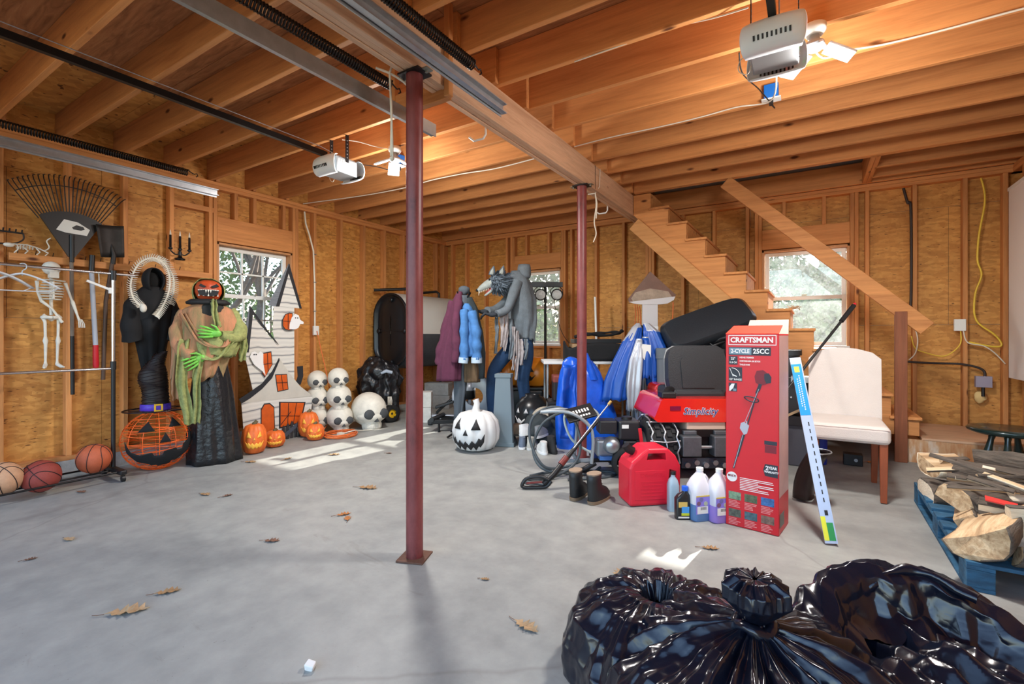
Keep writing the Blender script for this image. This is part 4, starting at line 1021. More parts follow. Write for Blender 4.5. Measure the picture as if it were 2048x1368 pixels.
# --- skulls
SKU = mat('aged_white_skull', rgb(214, 208, 194), .6, var=.16, vscale=9); SOCK = mat('skull_socket_grey', rgb(62, 64, 66), .7)
def skull(par, c, s, nm='skull', lower=True):
    """s = half width; face towards local -Y"""
    m = MB().ball((c[0], c[1] + .12 * s, c[2] + 1.05 * s), s, 22, 16, (.92, 1.12, .95))
    m.lathe([(.46 * s, 0), (.52 * s, .06 * s), (.55 * s, .28 * s), (.50 * s, .40 * s), (.66 * s, .52 * s), (.80 * s, .66 * s), (.82 * s, .8 * s), (.74 * s, 1.0 * s)], 24, (c[0], c[1] - .26 * s, c[2]), sy=.92); m.lathe([(.86 * s, .62 * s), (.9 * s, .85 * s), (.9 * s, 1.1 * s)], 24, (c[0], c[1] + .1 * s, c[2]))
    m.add([(c[0], c[1] - .26 * s, c[2])] + [(c[0] + .46 * s * math.cos(a * PI / 8), c[1] - .26 * s + .42 * s * math.sin(a * PI / 8), c[2]) for a in range(16)], [(0, k + 1, (k + 1) % 16 + 1) for k in range(16)])
    o = m.build(nm, SKU, par)
    for sx in (-1, 1): MB().ball((c[0] + sx * .36 * s, c[1] - .86 * s, c[2] + .90 * s), .325 * s, 14, 10, (1.05, .45, .85)).build('eye_socket', SOCK, o)
    MB().prism([(c[0] - .12 * s, c[2] + .48 * s), (c[0] + .12 * s, c[2] + .48 * s), (c[0], c[2] + .70 * s)], c[1] - 1.0 * s, c[1] - .75 * s, 'y').build('nose_hole', SOCK, o)
    for k in range(6): MB().box((c[0] + (k - 2.5) * .14 * s, c[1] - .76 * s + .045 * s * abs(k - 2.5) ** 1.5, c[2] + .24 * s), (.115 * s, .06 * s, .26 * s)).build('tooth', SKU, o, bevel=.01 * s)
    return o
x, y = -4.86, 3.80
st = thing('skull_stack', 'stack of three white skulls in front of the left wall', 'skulls', (x, y, fz(y)), cam_rz(x, y, 16), 'stacked skull decorations')
skull(st, (0, 0, 0), .165); skull(st, (-.01, 0, .265), .155); skull(st, (-.02, 0, .515), .13)
x, y = -5.13, 3.68
st = thing('skull_stack', 'stack of skulls half hidden behind the front stack', 'skulls', (x, y, fz(y)), cam_rz(x, y, 16), 'stacked skull decorations')
skull(st, (0, 0, 0), .155); skull(st, (0, 0, .255), .145); skull(st, (0, 0, .49), .125)
x, y = -4.68, 4.10
bs = thing('giant_skull', 'single oversized white skull resting on the floor', 'skull', (x, y, fz(y)), cam_rz(x, y, 24)); skull(bs, (0, 0, 0), .225)
# --- outlet, conduit, cords on the left wall
ob = thing('wall_outlet', 'white surface outlet box with conduit on the left wall', 'outlet', (XL + .0, 3.84, 1.27))
MB().box((.018, 0, 0), (.036, .075, .12)).build('box', WHITEP, ob, bevel=.006)
MB().tube([(.012, -.01, .06), (.012, -.012, .6), (.012, -.03, 1.02), (.012, -.09, 1.22), (.012, -.14, 1.35), (.0, -.15, 1.50)], .011, 8).build('conduit', WCORD, ob)
for z in (.25, .62, .98): MB().box((.014, -.012, z), (.026, .035, .008)).build('strap', STEEL, ob)
ORC_ = mat('orange_cord', rgb(222, 112, 50), .5)
ec = thing('extension_lead', 'orange extension cord from the wall outlet to a coil on the floor', 'cord', (-4.63, 3.62, fz(3.62)))
MB().tube(spline([(-.74, .22, 1.23), (-.70, .25, 1.0), (-.62, .27, .7), (-.5, .24, .4), (-.42, .16, .12), (-.3, .0, .03), (-.16, .03, .012)], 8), .006, 6).build('rising_cord', ORC_, ec)
rr = random.Random(3)
for k in range(7):
    q = .15 + .02 * rr.random(); MB().tube([(q * math.cos(2 * PI * i / 26 + k) + .02 * rr.random(), (q * 1.15) * math.sin(2 * PI * i / 26 + k), .008 + .006 * k + .004 * math.sin(i + k)) for i in range(26)], .0055, 5, closed=True).build('coil_turn', ORC_, ec)
wc = MB().tube(spline([(0, 0, .03), (.08, .12, .06), (.02, .28, .03), (.10, .55, .008), (.22, .9, .008), (.15, 1.3, .008), (.3, 1.65, .008)], 8), .006, 6); wc.box((0, 0, .035), (.05, .06, .03))
o = wc.build('extension_lead', WCORD); o.location = (-4.60, 3.60, fz(3.6)); tag(o, 'white extension cord snaking right from the orange coil', 'cord')
# --- black costume heap over a yellow-rimmed wheel
x, y = -4.93, 4.50
hp_ = thing('black_costume_heap', 'heap of shiny black costume cloth with bony hands by the oil tank', 'costume', (x, y, fz(y)), cam_rz(x, y))
m = drape([(.0, .21, .16, 0, 0, .16), (.15, .24, .18, 0, 0, .15), (.35, .25, .19, 0, 0, .13), (.55, .27, .20, -.02, 0, .12), (.70, .24, .19, -.02, 0, .12), (.80, .15, .12, -.03, 0, .10), (.86, .04, .04, -.04, 0, .02)], 84, 7, seed=6); m.jitter(.05, 9, 2); m.jitter(.03, 20, 4); m.build('cloth', BAGK, hp_)
for dx, dz in ((-.24, .30), (.10, .30)):
    m = MB()
    for k in range(4): m.tube([(dx + k * .013, -.22, dz + .05), (dx + k * .016, -.245, dz), (dx + k * .015, -.24, dz - .06)], [.006, .006, .003], 5)
    m.build('bony_hand', BONE, hp_)
m = MB().tube([(.02, -.22, .66), (.08, -.24, .69), (.15, -.22, .67)], .02, 6); m.jitter(.015, 20, 1); m.build('grey_scrap', mat('pale_rag', rgb(150, 160, 172), .6), hp_)
x, y = -4.72, 4.50
wl_ = thing('yellow_wheel', 'small black tyre with a bright yellow rim beneath the black heap', 'wheel', (x, y, fz(y)), cam_rz(x, y, 30))
MB().lathe([(.055, -.035), (.09, -.035), (.115, -.025), (.118, 0), (.115, .025), (.09, .035), (.055, .035)], 28, (0, 0, 0), Matrix.Translation((0, 0, .118)) @ Matrix.Rotation(R(90), 4, 'X')).build('tyre', mat('black_rubber', rgb(26, 26, 27), .8), wl_)
m = MB().lathe([(.001, .02), (.03, .022), (.05, .012), (.085, .012), (.092, .03), (.092, -.03), (.001, -.03)], 24, (0, 0, 0), Matrix.Translation((0, 0, .118)) @ Matrix.Rotation(R(90), 4, 'X'))
rim = m.build('rim', mat('yellow_rim', rgb(240, 190, 30), .45), wl_)
for k in range(7): a = 2 * PI * k / 7; MB().cyl((.062 * math.cos(a), -.014, .118 + .062 * math.sin(a)), (.062 * math.cos(a), -.010, .118 + .062 * math.sin(a)), .010, n=8).build('rim_hole', BLK, rim)
MB().cyl((0, -.024, .118), (0, -.018, .118), .016, n=10).build('hub', BLK, rim)
# --- oil tank
tk = thing('oil_tank', 'black and grey oval heating oil tank in the back left corner', 'tank', (-4.99, 4.75, fz(5.5)))
zc_, hw, hh = 1.27 - fz(5.5), .335, .535
def oval(k, n=36):
    out = []
    for i in range(n):
        a = 2 * PI * i / n; s_, c_ = math.sin(a), math.cos(a)
        out.append((hw * k * c_, (hh - hw) * (1 if s_ > 0 else -1) * (1 if abs(s_) > 1e-6 else 0) + hw * k * s_))
    return out
def shell(u, v):
    i = int(round(u * 36)) % 36; a, b = oval(1)[i]; return (a, v * 1.5, zc_ + b)
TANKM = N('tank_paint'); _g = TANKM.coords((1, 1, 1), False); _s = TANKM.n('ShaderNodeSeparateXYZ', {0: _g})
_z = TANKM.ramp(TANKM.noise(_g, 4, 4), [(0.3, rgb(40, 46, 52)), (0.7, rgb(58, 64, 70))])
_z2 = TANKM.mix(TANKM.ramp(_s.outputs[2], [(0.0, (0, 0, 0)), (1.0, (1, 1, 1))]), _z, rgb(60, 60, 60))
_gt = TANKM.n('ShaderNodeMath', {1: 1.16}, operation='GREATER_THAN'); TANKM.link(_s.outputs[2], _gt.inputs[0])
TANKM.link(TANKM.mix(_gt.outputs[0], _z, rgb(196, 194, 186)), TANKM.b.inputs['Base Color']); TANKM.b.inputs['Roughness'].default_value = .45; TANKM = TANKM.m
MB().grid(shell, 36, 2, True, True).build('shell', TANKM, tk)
TBLK = mat('tank_black_enamel', rgb(26, 29, 33), .3, .3)
m = MB()
ks = [(1.0, .0), (1.0, -.02), (.93, -.022), (.90, .02), (.82, .03), (.6, .012), (.3, .0), (.02, -.002)]
m.grid(lambda u, v: (lambda i, j: (oval(ks[j][0])[i][0], ks[j][1], zc_ + oval(ks[j][0])[i][1] * (1 if ks[j][0] > .99 else 1)))(int(round(u * 36)) % 36, int(round(v * (len(ks) - 1)))), 36, len(ks) - 1, True, True)
ed = m.build('end_cap', TBLK, tk)
MB().bar((-.25, -.0, zc_), (.25, -.0, zc_), .012, .015).build('stiffener', TBLK, ed)
for a, b in ((-.25, 0), (.25, 0), (0, .44), (0, -.44)): MB().ball((a, .0, zc_ + b), .035, 10, 6, (1, .4, 1)).build('boss', TBLK, ed)
for sx, yy in ((-.25, .15), (.25, .15), (-.25, 1.35), (.25, 1.35)): MB().cyl((sx, yy, 0), (sx, yy, zc_ - .32), .022, n=10).build('leg', BLACKM, tk)
PIPE = mat('black_iron_pipe', rgb(38, 36, 36), .5, .5)
MB().tube([(-.40, .05, .0 + zc_ + .60), (-.05, .38, zc_ + .625), (0, .42, zc_ + .61), (0, .42, zc_ + .5)], .022, 10).build('fill_pipe', PIPE, tk)
MB().tube([(-.40, .95, zc_ + .62), (-.02, .98, zc_ + .63), (.02, 1.0, zc_ + .60), (.02, 1.0, zc_ + .5)], .02, 10).build('vent_pipe', PIPE, tk)
# --- masonry blocks
CMU = mat('pale_masonry', rgb(202, 198, 190), .85, var=.15, vscale=14, bump=.3, bscale=80); CMU2 = mat('grey_masonry', rgb(142, 142, 140), .9, var=.2, vscale=14, bump=.3, bscale=80)
def block(x, y, z, rz, mt, d, label, grp):
    o = MB().box((0, 0, d[2] / 2), d).build('masonry_block', mt, None, bevel=.006); o.location = (x, y, z); o.rotation_euler = (0, 0, rz)
    return tag(o, label, 'block', grp)
block(-4.42, 4.72, fz(4.72), R(35), CMU, (.33, .2, .20), 'lower white block beside the black costume heap', 'white blocks by the tank')
block(-4.42, 4.72, fz(4.72) + .202, R(36), CMU, (.33, .2, .20), 'upper white block beside the black costume heap', 'white blocks by the tank')
block(-4.95, 5.72, fz(5.72), R(20), CMU2, (.42, .2, .2), 'lower grey block under the far end of the oil tank', 'grey blocks under the tank')
block(-4.95, 5.72, fz(5.72) + .202, R(18), CMU2, (.40, .2, .19), 'upper grey block under the far end of the oil tank', 'grey blocks under the tank')
# ================================================================ MIDDLE BACK
def skin_obj(name, verts, edges, radii, mt, parent, sub=2, root=0):
    me = bpy.data.meshes.new(name); me.from_pydata(verts, edges, []); me.materials.append(mt)
    o = bpy.data.objects.new(name, me); C.objects.link(o)
    if parent: o.parent = parent
    md = o.modifiers.new('Skin', 'SKIN'); md.use_smooth_shade = True
    sv = me.skin_vertices[0].data
    for i, r_ in enumerate(radii): sv[i].radius = (r_, r_) if not isinstance(r_, tuple) else r_
    for i in range(len(radii)): sv[i].use_root = (i == root)
    s2 = o.modifiers.new('Subdivision', 'SUBSURF'); s2.levels = sub; s2.render_levels = sub
    return o
# --- coat tree with coats
ct = front('coat_tree', 'dark metal coat tree carrying hanging coats behind the white pumpkin', 'coat stand', -.556, 5.5)
MB().cyl((0, 0, .03), (0, 0, 1.66), .017, n=12).build('pole', BLACKM, ct)
for k in range(4):
    a = PI / 4 + k * PI / 2; MB().tube([(0, 0, .10), (.12 * math.cos(a), .12 * math.sin(a), .06), (.24 * math.cos(a), .24 * math.sin(a), .012)], .012, 8).build('foot', BLACKM, ct)
    MB().tube([(0, 0, 1.58), (.07 * math.cos(a), .07 * math.sin(a), 1.60), (.10 * math.cos(a), .10 * math.sin(a), 1.66)], .008, 8).build('peg', BLACKM, ct)
def coat(name, label, rings, mt, pleats, seed, sleeves=(), extra=None, smt=None):
    t = front(name, label, 'coat', -.556, 5.5); 
    drape(rings, 44, pleats, seed=seed).build('body', mt, t, solid=.006)
    for s_ in sleeves:
        n_ = len(spline(s_[0], 6)); MB().tube(spline(s_[0], 6), [s_[1] * (1 + .12 * math.sin(i * 1.3)) for i in range(n_)], 12).jitter(.012, 12, seed).build('sleeve', mt, t)
        e = Vector(s_[0][-1]); d = (e - Vector(s_[0][-2])).normalized()
        if len(s_) > 2: MB().tube([e - d * .05, e + d * .012], s_[1] * 1.12, 14).build('cuff', s_[2], t)
    if extra: extra(t)
    return t
MAR = mat('maroon_wool', rgb(82, 34, 58), .9, var=.2, vscale=14, bump=.3, bscale=200)
coat('maroon_coat', 'long maroon wool coat hanging on the left of the coat tree', [(.64, .135, .09, -.165, -.06, .10), (.8, .135, .09, -.16, -.06, .09), (1.1, .115, .085, -.13, -.05, .07), (1.4, .085, .075, -.085, -.04, .05), (1.58, .055, .06, -.06, -.03, .03), (1.66, .03, .04, -.045, -.02, .0)], MAR, 7, 3,
     [([(-.05, -.09, 1.55), (-.08, -.13, 1.3), (-.07, -.15, 1.05), (-.09, -.15, .86)], .05), ([(-.12, -.02, 1.55), (-.2, -.04, 1.25), (-.27, -.05, .95), (-.28, -.05, .82)], .05)])
def hoodx(t): MB().ball((0, 0, 1.68), .062, 14, 10, (1.05, .9, .95)).jitter(.012, 14, 2).build('hood', mat('grey_fleece', rgb(72, 80, 88), .9), t)
coat('grey_hooded_jacket', 'dark grey hooded jacket at the top of the coat tree', [(.18, .045, .05, -.07, .02, .1), (.5, .07, .07, -.05, .02, .1), (1.0, .09, .09, -.03, .02, .08), (1.4, .085, .08, 0, .01, .05), (1.62, .06, .06, 0, 0, .03)], mat('grey_fleece', rgb(72, 80, 88), .9), 6, 5, [], hoodx)
DEN = mat('blue_denim', rgb(62, 112, 168), .85, var=.22, vscale=18, bump=.3, bscale=220); DENP = mat('pale_denim_cuff', rgb(168, 186, 200), .85)
coat('denim_jacket', 'bright blue denim jacket hanging at the front of the coat tree', [(.92, .09, .06, .11, -.11, .08), (1.1, .09, .06, .10, -.11, .07), (1.35, .075, .055, .07, -.10, .05), (1.48, .05, .05, .045, -.09, .03), (1.52, .025, .03, .04, -.08, .0)], DEN, 6, 9,
     [([(.02, -.15, 1.44), (.02, -.17, 1.2), (.02, -.18, .98), (.01, -.18, .86)], .048, DENP), ([(.10, -.14, 1.42), (.15, -.17, 1.2), (.16, -.18, 1.0), (.16, -.18, .86)], .055, DENP)])
coat('olive_work_coat', 'dark olive work coat hanging behind the denim jacket', [(.66, .10, .07, .13, .0, .12), (.95, .11, .08, .14, 0, .1), (1.2, .10, .08, .12, 0, .07), (1.48, .07, .06, .08, 0, .04), (1.6, .04, .04, .05, 0, .0)], mat('dark_teal_canvas', rgb(42, 52, 56), .85, var=.2, vscale=12), 6, 11, [])
coat('brown_trousers', 'brown canvas trousers hanging below the denim jacket', [(.62, .08, .05, .10, -.05, .16), (.75, .085, .05, .10, -.05, .12), (.9, .07, .05, .09, -.05, .08)], mat('brown_canvas', rgb(92, 72, 50), .9, var=.2, vscale=12), 6, 13, [])
# --- werewolf figure
wf = front('werewolf_figure', 'tall hunched werewolf figure in torn grey shirt and blue jeans', 'figure', .038, 6.0)
JEAN = mat('dark_blue_jeans', rgb(34, 66, 104), .85, var=.3, vscale=10, bump=.3, bscale=160)
GREYF = mat('grey_ragged_cotton', rgb(112, 122, 130), .9, var=.25, vscale=9, bump=.4, bscale=90)
FURM = mat('grey_blue_fur', rgb(104, 118, 132), .9, var=.5, vscale=30); FURD = mat('dark_fur', rgb(50, 56, 64), .9)
V = [(.06, 0, 1.06), (.06, 0, 1.26), (-.03, 0, .98), (-.16, -.08, .86), (-.275, -.14, .70), (-.295, -.06, .40), (-.285, .0, .10), (-.30, -.10, .035), (.15, 0, .98), (.13, .0, .80), (.09, -.06, .62), (.13, .02, .35), (.16, .04, .10), (.13, -.06, .035)]
skin_obj('jeans', V, [(0, 1), (0, 2), (2, 3), (3, 4), (4, 5), (5, 6), (6, 7), (0, 8), (8, 9), (9, 10), (10, 11), (11, 12), (12, 13)], [.13, .12, .11, .10, .085, .075, .06, .045, .115, .11, .085, .08, .07, .05], JEAN, wf)
V = [(.06, 0, 1.20), (.10, .0, 1.42), (.10, .0, 1.62), (.06, -.02, 1.80), (-.02, -.04, 1.88), (-.12, -.08, 1.80)]
skin_obj('torso', V, [(i, i + 1) for i in range(5)], [.13, .15, .165, .155, .11, .07], GREYF, wf)
drape([(1.10, .15, .14, .09, 0, .16), (1.2, .16, .15, .09, 0, .13), (1.35, .175, .17, .10, 0, .09), (1.6, .18, .18, .09, 0, .05), (1.82, .15, .15, .05, -.01, .03), (1.95, .07, .07, .02, -.03, .0)], 48, 7, seed=4, tear=.12).build('shirt', GREYF, wf, solid=.004)
MB().tube(spline([(.03, -.13, 1.80), (-.03, -.20, 1.62), (-.10, -.26, 1.46), (-.22, -.34, 1.40)], 6), [.075, .075, .072, .07, .07, .068, .065, .062, .06, .058, .055, .052, .05, .05, .048, .046, .045, .045, .044], 12).build('sleeve', GREYF, wf)
MB().tube(spline([(.0, .12, 1.78), (-.12, .05, 1.58), (-.25, -.10, 1.46), (-.34, -.22, 1.44)], 6), .055, 12).build('sleeve', GREYF, wf)
def claw(c, sgn, nm):
    m = MB().ball(c, .05, 12, 8, (1.2, .8, .6))
    for k in range(5):
        a = R(-50 + 25 * k); m.tube([Vector(c) + Vector(p) for p in ((-.03, -.02 * math.sin(a) * sgn, .0), (-.09, -.06 * math.sin(a), .012), (-.13, -.08 * math.sin(a), -.025), (-.14, -.085 * math.sin(a), -.06))], [.017, .015, .010, .003], 7)
    return m.build(nm, FURD, wf)
claw((-.27, -.36, 1.39), 1, 'hand'); claw((-.38, -.26, 1.43), 1, 'hand')
hc = Vector((-.20, -.10, 1.80))
hd = MB().ball(hc, .125, 18, 12, (1.05, .9, .95)).build('head', FURM, wf)
m = MB(); rr = random.Random(8)
for k in range(750):
    a, b = rr.random() * 2 * PI, math.asin(rr.random() * 2 - 1); n_ = Vector((math.cos(a) * math.cos(b), math.sin(a) * math.cos(b), math.sin(b)))
    if n_.x < -.72: continue
    p = hc + Vector((n_.x * .130, n_.y * .110, n_.z * .118)); q = p + n_ * (.03 + .035 * rr.random()) + Vector((.03, 0, -.015)); s_ = n_.orthogonal() * .011
    m.add([p - s_, p + s_, q], [(0, 1, 2)])
m.build('fur', FURM, wf)['kind'] = 'stuff'
SNT = mat('pale_snout', rgb(168, 176, 172), .7, var=.25, vscale=14)
MB().tube([hc + Vector(p) for p in ((-.07, 0, .0), (-.15, -.01, -.03), (-.22, -.015, -.075), (-.26, -.015, -.10))], [.085, .062, .045, .024], 12, flat=.85).build('snout', SNT, hd)
MB().tube([hc + Vector(p) for p in ((-.06, 0, -.075), (-.11, -.01, -.115), (-.16, -.012, -.155), (-.18, -.012, -.165))], [.055, .042, .032, .015], 10, flat=.5).build('lower_jaw', SNT, hd)
MB().tube([hc + Vector(p) for p in ((-.07, -.005, -.07), (-.12, -.012, -.10), (-.165, -.014, -.137))], [.04, .032, .02], 8, flat=.5).build('mouth', mat('red_mouth', rgb(150, 50, 44), .5), hd)
MB().ball(hc + Vector((-.268, -.015, -.098)), .02, 8, 6).build('nose', BLK, hd)
for dy in (-.05, .03): MB().ball(hc + Vector((-.115, dy - .02, .03)), .014, 8, 6).build('eye', BLK, hd)
for k in range(6): MB().tube([hc + Vector((-.13 - k * .02, -.04, -.075 - k * .008)), hc + Vector((-.135 - k * .02, -.042, -.105 - k * .006))], [.006, .001], 5).build('fang', BONE, hd)
MB().tube([hc + Vector((-.245, -.03, -.11)), hc + Vector((-.25, -.032, -.165))], [.008, .002], 6).build('fang', BONE, hd)
for dx, dy in ((-.09, -.04), (.03, -.06)):
    e = MB().lathe([(.042, 0), (.036, .05), (.018, .095), (.001, .125)], 10, M=Matrix.Translation(hc + Vector((dx, dy, .085))) @ Matrix.Rotation(R(14), 4, 'Y'), sy=.5); e.build('ear', FURM, hd)
    MB().lathe([(.028, 0), (.022, .04), (.001, .08)], 8, M=Matrix.Translation(hc + Vector((dx, dy - .018, .095))) @ Matrix.Rotation(R(14), 4, 'Y'), sy=.4).build('inner_ear', SNT, hd)
MB().lathe([(.07, .0), (.085, .05), (.08, .13), (.07, .17)], 18, (.115, -.04, 1.86), sy=.9).build('collar', GREYF, wf, solid=.006)
def strip(p, w, mt, seed):
    P = spline(p, 8)
    def fn(u, v):
        k = v * (len(P) - 1); i = min(int(k), len(P) - 2); q = P[i].lerp(P[i + 1], k - i)
        ww = w * (1 - .3 * v + .5 * mnoise.noise(Vector((v * 9, seed, u * 2))))
        return (q.x + (u - .5) * ww, q.y - .015 * math.sin(u * 7 + v * 6 + seed), q.z)
    MB().grid(fn, 6, 20).build('torn_strip', mt, wf, solid=.003)
RAG = mat('pale_rag_strip', rgb(176, 168, 168), .9, var=.25, vscale=20)
for i, (x0, z0, x1, z1, w) in enumerate(((-.23, 1.42, -.24, .92, .05), (-.17, 1.42, -.16, 1.0, .06), (-.11, 1.40, -.13, .95, .05), (-.05, 1.35, -.06, .85, .06), (.02, 1.2, .01, .60, .05), (.06, 1.1, .07, .78, .06), (.13, 1.1, .12, .85, .05), (-.02, 1.25, -.03, .72, .04))):
    strip([(x0, -.26 + .03 * i % .1, z0), ((x0 + x1) / 2 + .015, -.25, (z0 + z1) / 2), (x1, -.24, z1)], w, RAG if i % 3 else GREYF, i)
for s_ in (-.285, .16): MB().tube([(s_, .05, .03), (s_ - .02, -.04, .035), (s_ - .04, -.14, .03)], [.05, .055, .035], 10, flat=.7).build('paw', FURD, wf)
# --- stage light bar on a stand
sl = front('stage_light_stand', 'black stage light bar with round spotlights before the middle window', 'stage light', .585, 6.62)
MB().cyl((-.12, 0, .02), (-.12, 0, 1.83), .018, n=10).build('stand_pole', BLACKM, sl)
for k in range(3): a = 2 * PI * k / 3 + .4; MB().tube([(-.12, 0, .35), (-.12 + .3 * math.cos(a), .3 * math.sin(a), .01)], .01, 6).build('leg', BLACKM, sl)
MB().bb((-.55, -.03, 1.80), (.12, .03, 1.87)).build('bar', mat('dark_grey_bar', rgb(52, 58, 64), .5), sl, bevel=.004)
for x in (-.42, -.19, .035):
    M = Matrix.Translation((x, -.03, 1.69)) @ Matrix.Rotation(R(90), 4, 'X')
    c_ = MB().lathe([(.001, -.08), (.05, -.08), (.075, -.02), (.082, .03), (.082, .045), (.07, .045), (.066, .03)], 24, M=M).build('spotlight', BLKP, sl)
    MB().lathe([(.001, .034), (.035, .036), (.068, .03)], 24, M=M).build('reflector', mat('frosted_reflector', rgb(170, 172, 172), .3, .6, bump=.6, bscale=60), c_)
    MB().tube([(x - .085, -.03, 1.69), (x - .085, -.03, 1.76), (x - .04, -.02, 1.80)], .006, 6).build('yoke', BLACKM, c_); MB().tube([(x + .085, -.03, 1.69), (x + .085, -.03, 1.76), (x + .04, -.02, 1.80)], .006, 6).build('yoke', BLACKM, c_)
MB().tube(spline([(-.0, -.02, 1.62), (.02, .0, 1.5), (.10, .02, 1.2), (.22, .02, 1.02), (.34, .0, 1.0)], 6), .005, 6).build('power_cord', BLKP, sl)
# --- glossy orange pails / black pumpkin
ORP = mat('glossy_orange_plastic', rgb(240, 138, 34), .3, sub=.05); BLKG = mat('glossy_black_plastic', rgb(30, 33, 36), .3)
EYE2 = [(-.42, .56), (-.14, .56), (-.28, .70)]; EYE3 = [(.14, .56), (.42, .56), (.28, .70)]; GR2 = [(-.55, .46), (-.3, .36), (-.2, .42), (0, .34), (.2, .42), (.3, .36), (.55, .46), (.3, .26), (0, .22), (-.3, .26)]
def pail(lat, dep, z, label, turn, mt, face, r=.215, h=.36):
    x, y = spot(lat, dep); p = thing('pumpkin_pail', label, 'pumpkin', (x, y, z), R(32.1 + turn), 'plastic pumpkin pails')
    MB().lathe([(.001, 0), (r * .5, .0), (r * .85, .08 * h), (r, .42 * h), (r * .92, .72 * h), (r * .62, .95 * h), (r * .42, .985 * h), (r * .42, 1.05 * h), (r * .36, 1.05 * h), (r * .36, .95 * h)], 36).build('shell', mt, p)
    for i, po in enumerate((EYE2, EYE3, GR2)): wrap_poly(p, po, r, h, ('eye', 'eye', 'mouth')[i], face)
    return p
# low black bench under the pails
bn = front('black_storage_trunk', 'long black storage trunk behind the grey pedestal', 'trunk', .13, 6.36)
MB().bb((-.42, -.22, .0), (.28, .22, .43)).build('body', BLKG, bn, bevel=.03); MB().bb((-.43, -.23, .43), (.29, .23, .465)).build('lid', BLKG, bn, bevel=.01)
ztr = fz(spot(.13, 6.36)[1]) + .466
pail(-.075, 6.36, ztr, 'glossy orange pumpkin pail between the wolf figure legs', -38, ORP, BLK)
pail(.33, 6.30, ztr, 'glossy orange pumpkin pail right of the wolf figure legs', -38, ORP, BLK)
x, y = spot(.25, 5.75); pail(.25, 5.72, fz(y) + .0, 'glossy black pumpkin with white face below the orange pails', -40, BLKG, GHO, .22, .42)
# --- grey pedestal
ob_ = front('grey_pedestal', 'tall tapered grey plastic pedestal standing left of the shoes', 'pedestal', -.085, 5.05, turn=-10)
GPL = mat('slate_grey_plastic', rgb(98, 112, 120), .5)
MB().box((0, 0, .37), (.225, .20, .70), None, None, .70).build('shaft', GPL, ob_, bevel=.006); MB().box((0, 0, .02), (.25, .22, .04)).build('base', GPL, ob_, bevel=.004); MB().box((0, 0, .735), (.175, .155, .04)).build('cap', GPL, ob_, bevel=.004)
# --- big white pumpkin
WPM = mat('white_pumpkin_plastic', rgb(208, 208, 206), .5, var=.06, vscale=6)
x, y = -2.90, 3.93
wpk = thing('white_pumpkin', 'large white carved plastic pumpkin with black zigzag grin on the floor', 'pumpkin', (x, y, fz(y)), cam_rz(x, y, -26))
MB().lathe(prof_pump(.245, .40), 88, lobes=11, lobe=.06).build('shell', WPM, wpk)
for poly, nm in (([(-.62, .60), (-.24, .60), (-.42, .86)], 'eye'), ([(.24, .60), (.64, .60), (.46, .86)], 'eye'), ([(-.1, .46), (.12, .46), (.01, .60)], 'nose'),
                 ([(-.80, .50), (-.66, .34), (-.55, .40), (-.40, .24), (-.28, .34), (-.12, .22), (0, .32), (.14, .22), (.28, .34), (.42, .25), (.55, .40), (.66, .36), (.80, .50), (.78, .30), (.66, .16), (.58, .20), (.46, .08), (.34, .18), (.2, .08), (.04, .18), (-.12, .06), (-.28, .18), (-.42, .08), (-.56, .20), (-.70, .22)], 'mouth')):
    wrap_poly(wpk, poly, .245, .40, nm, BLK)
MB().tube([(0, 0, .37), (.0, 0, .42), (.01, 0, .47), (-.005, 0, .51)], [.05, .036, .030, .034], 12).build('stem', WPM, wpk)
# --- flat black folding bench frame on the floor
fb = thing('folding_exercise_frame', 'low black folding exercise frame lying left of the white pumpkin', 'exercise gear', (-3.62, 4.55, fz(4.55)), R(20))
MB().bar((-.28, -.16, .12), (.30, .02, .13), .05, .05).build('beam', BLACKM, fb, bevel=.006); MB().bar((-.28, .16, .12), (.30, .06, .13), .04, .04).build('beam', BLACKM, fb, bevel=.006)
MB().tube(spline([(.12, -.05, .12), (.14, -.16, .11), (.13, -.20, .05), (.13, -.20, .0)], 5), .012, 8).build('leg', BLACKM, fb); MB().cyl((-.27, -.2, .15), (-.27, .2, .15), .028, n=12).build('roller', BLKP, fb); MB().cyl((-.2, -.14, 0), (-.2, -.14, .12), .015, n=8).build('leg', BLACKM, fb); MB().cyl((.28, .05, 0), (.28, .05, .12), .015, n=8).build('leg', BLACKM, fb)
MB().bb((-.05, -.09, .145), (.2, .12, .165)).build('pad', BLKP, fb, bevel=.008)
# --- exercise machine behind the coats
em = front('exercise_machine', 'silver and black exercise machine behind the wolf figure and coats', 'exercise gear', -.60, 6.35)
SIL = mat('silver_plastic', rgb(176, 180, 188), .3, .3)
MB().bar((-.5, 0, .06), (.25, 0, .06), .08, .06).build('base_beam', SIL, em, bevel=.01); MB().bar((-.45, -.28, .03), (-.45, .28, .03), .06, .06).build('stabilizer', BLKP, em, bevel=.01); MB().bar((.25, -.22, .03), (.25, .22, .03), .06, .06).build('stabilizer', BLKP, em, bevel=.01)
MB().bar((.02, 0, .06), (.10, 0, 1.25), .07, .05).build('upright', SIL, em, bevel=.01)
MB().lathe([(.12, -.02), (.27, -.03), (.29, -.02), (.29, .02), (.27, .03), (.12, .02)], 32, M=Matrix.Translation((.10, -.10, .34)) @ Matrix.Rotation(R(90), 4, 'X')).build('flywheel', SIL, em)
MB().lathe([(.05, -.1), (.11, -.08), (.12, .1), (.04, .14), (.001, .14)], 20, (.0, -.05, .42), sy=.8).build('shroud', SIL, em)
MB().lathe([(.09, -.12), (.115, -.1), (.115, .0)], 20, (.0, -.05, .42), sy=.8).build('shroud_base', BLKP, em)
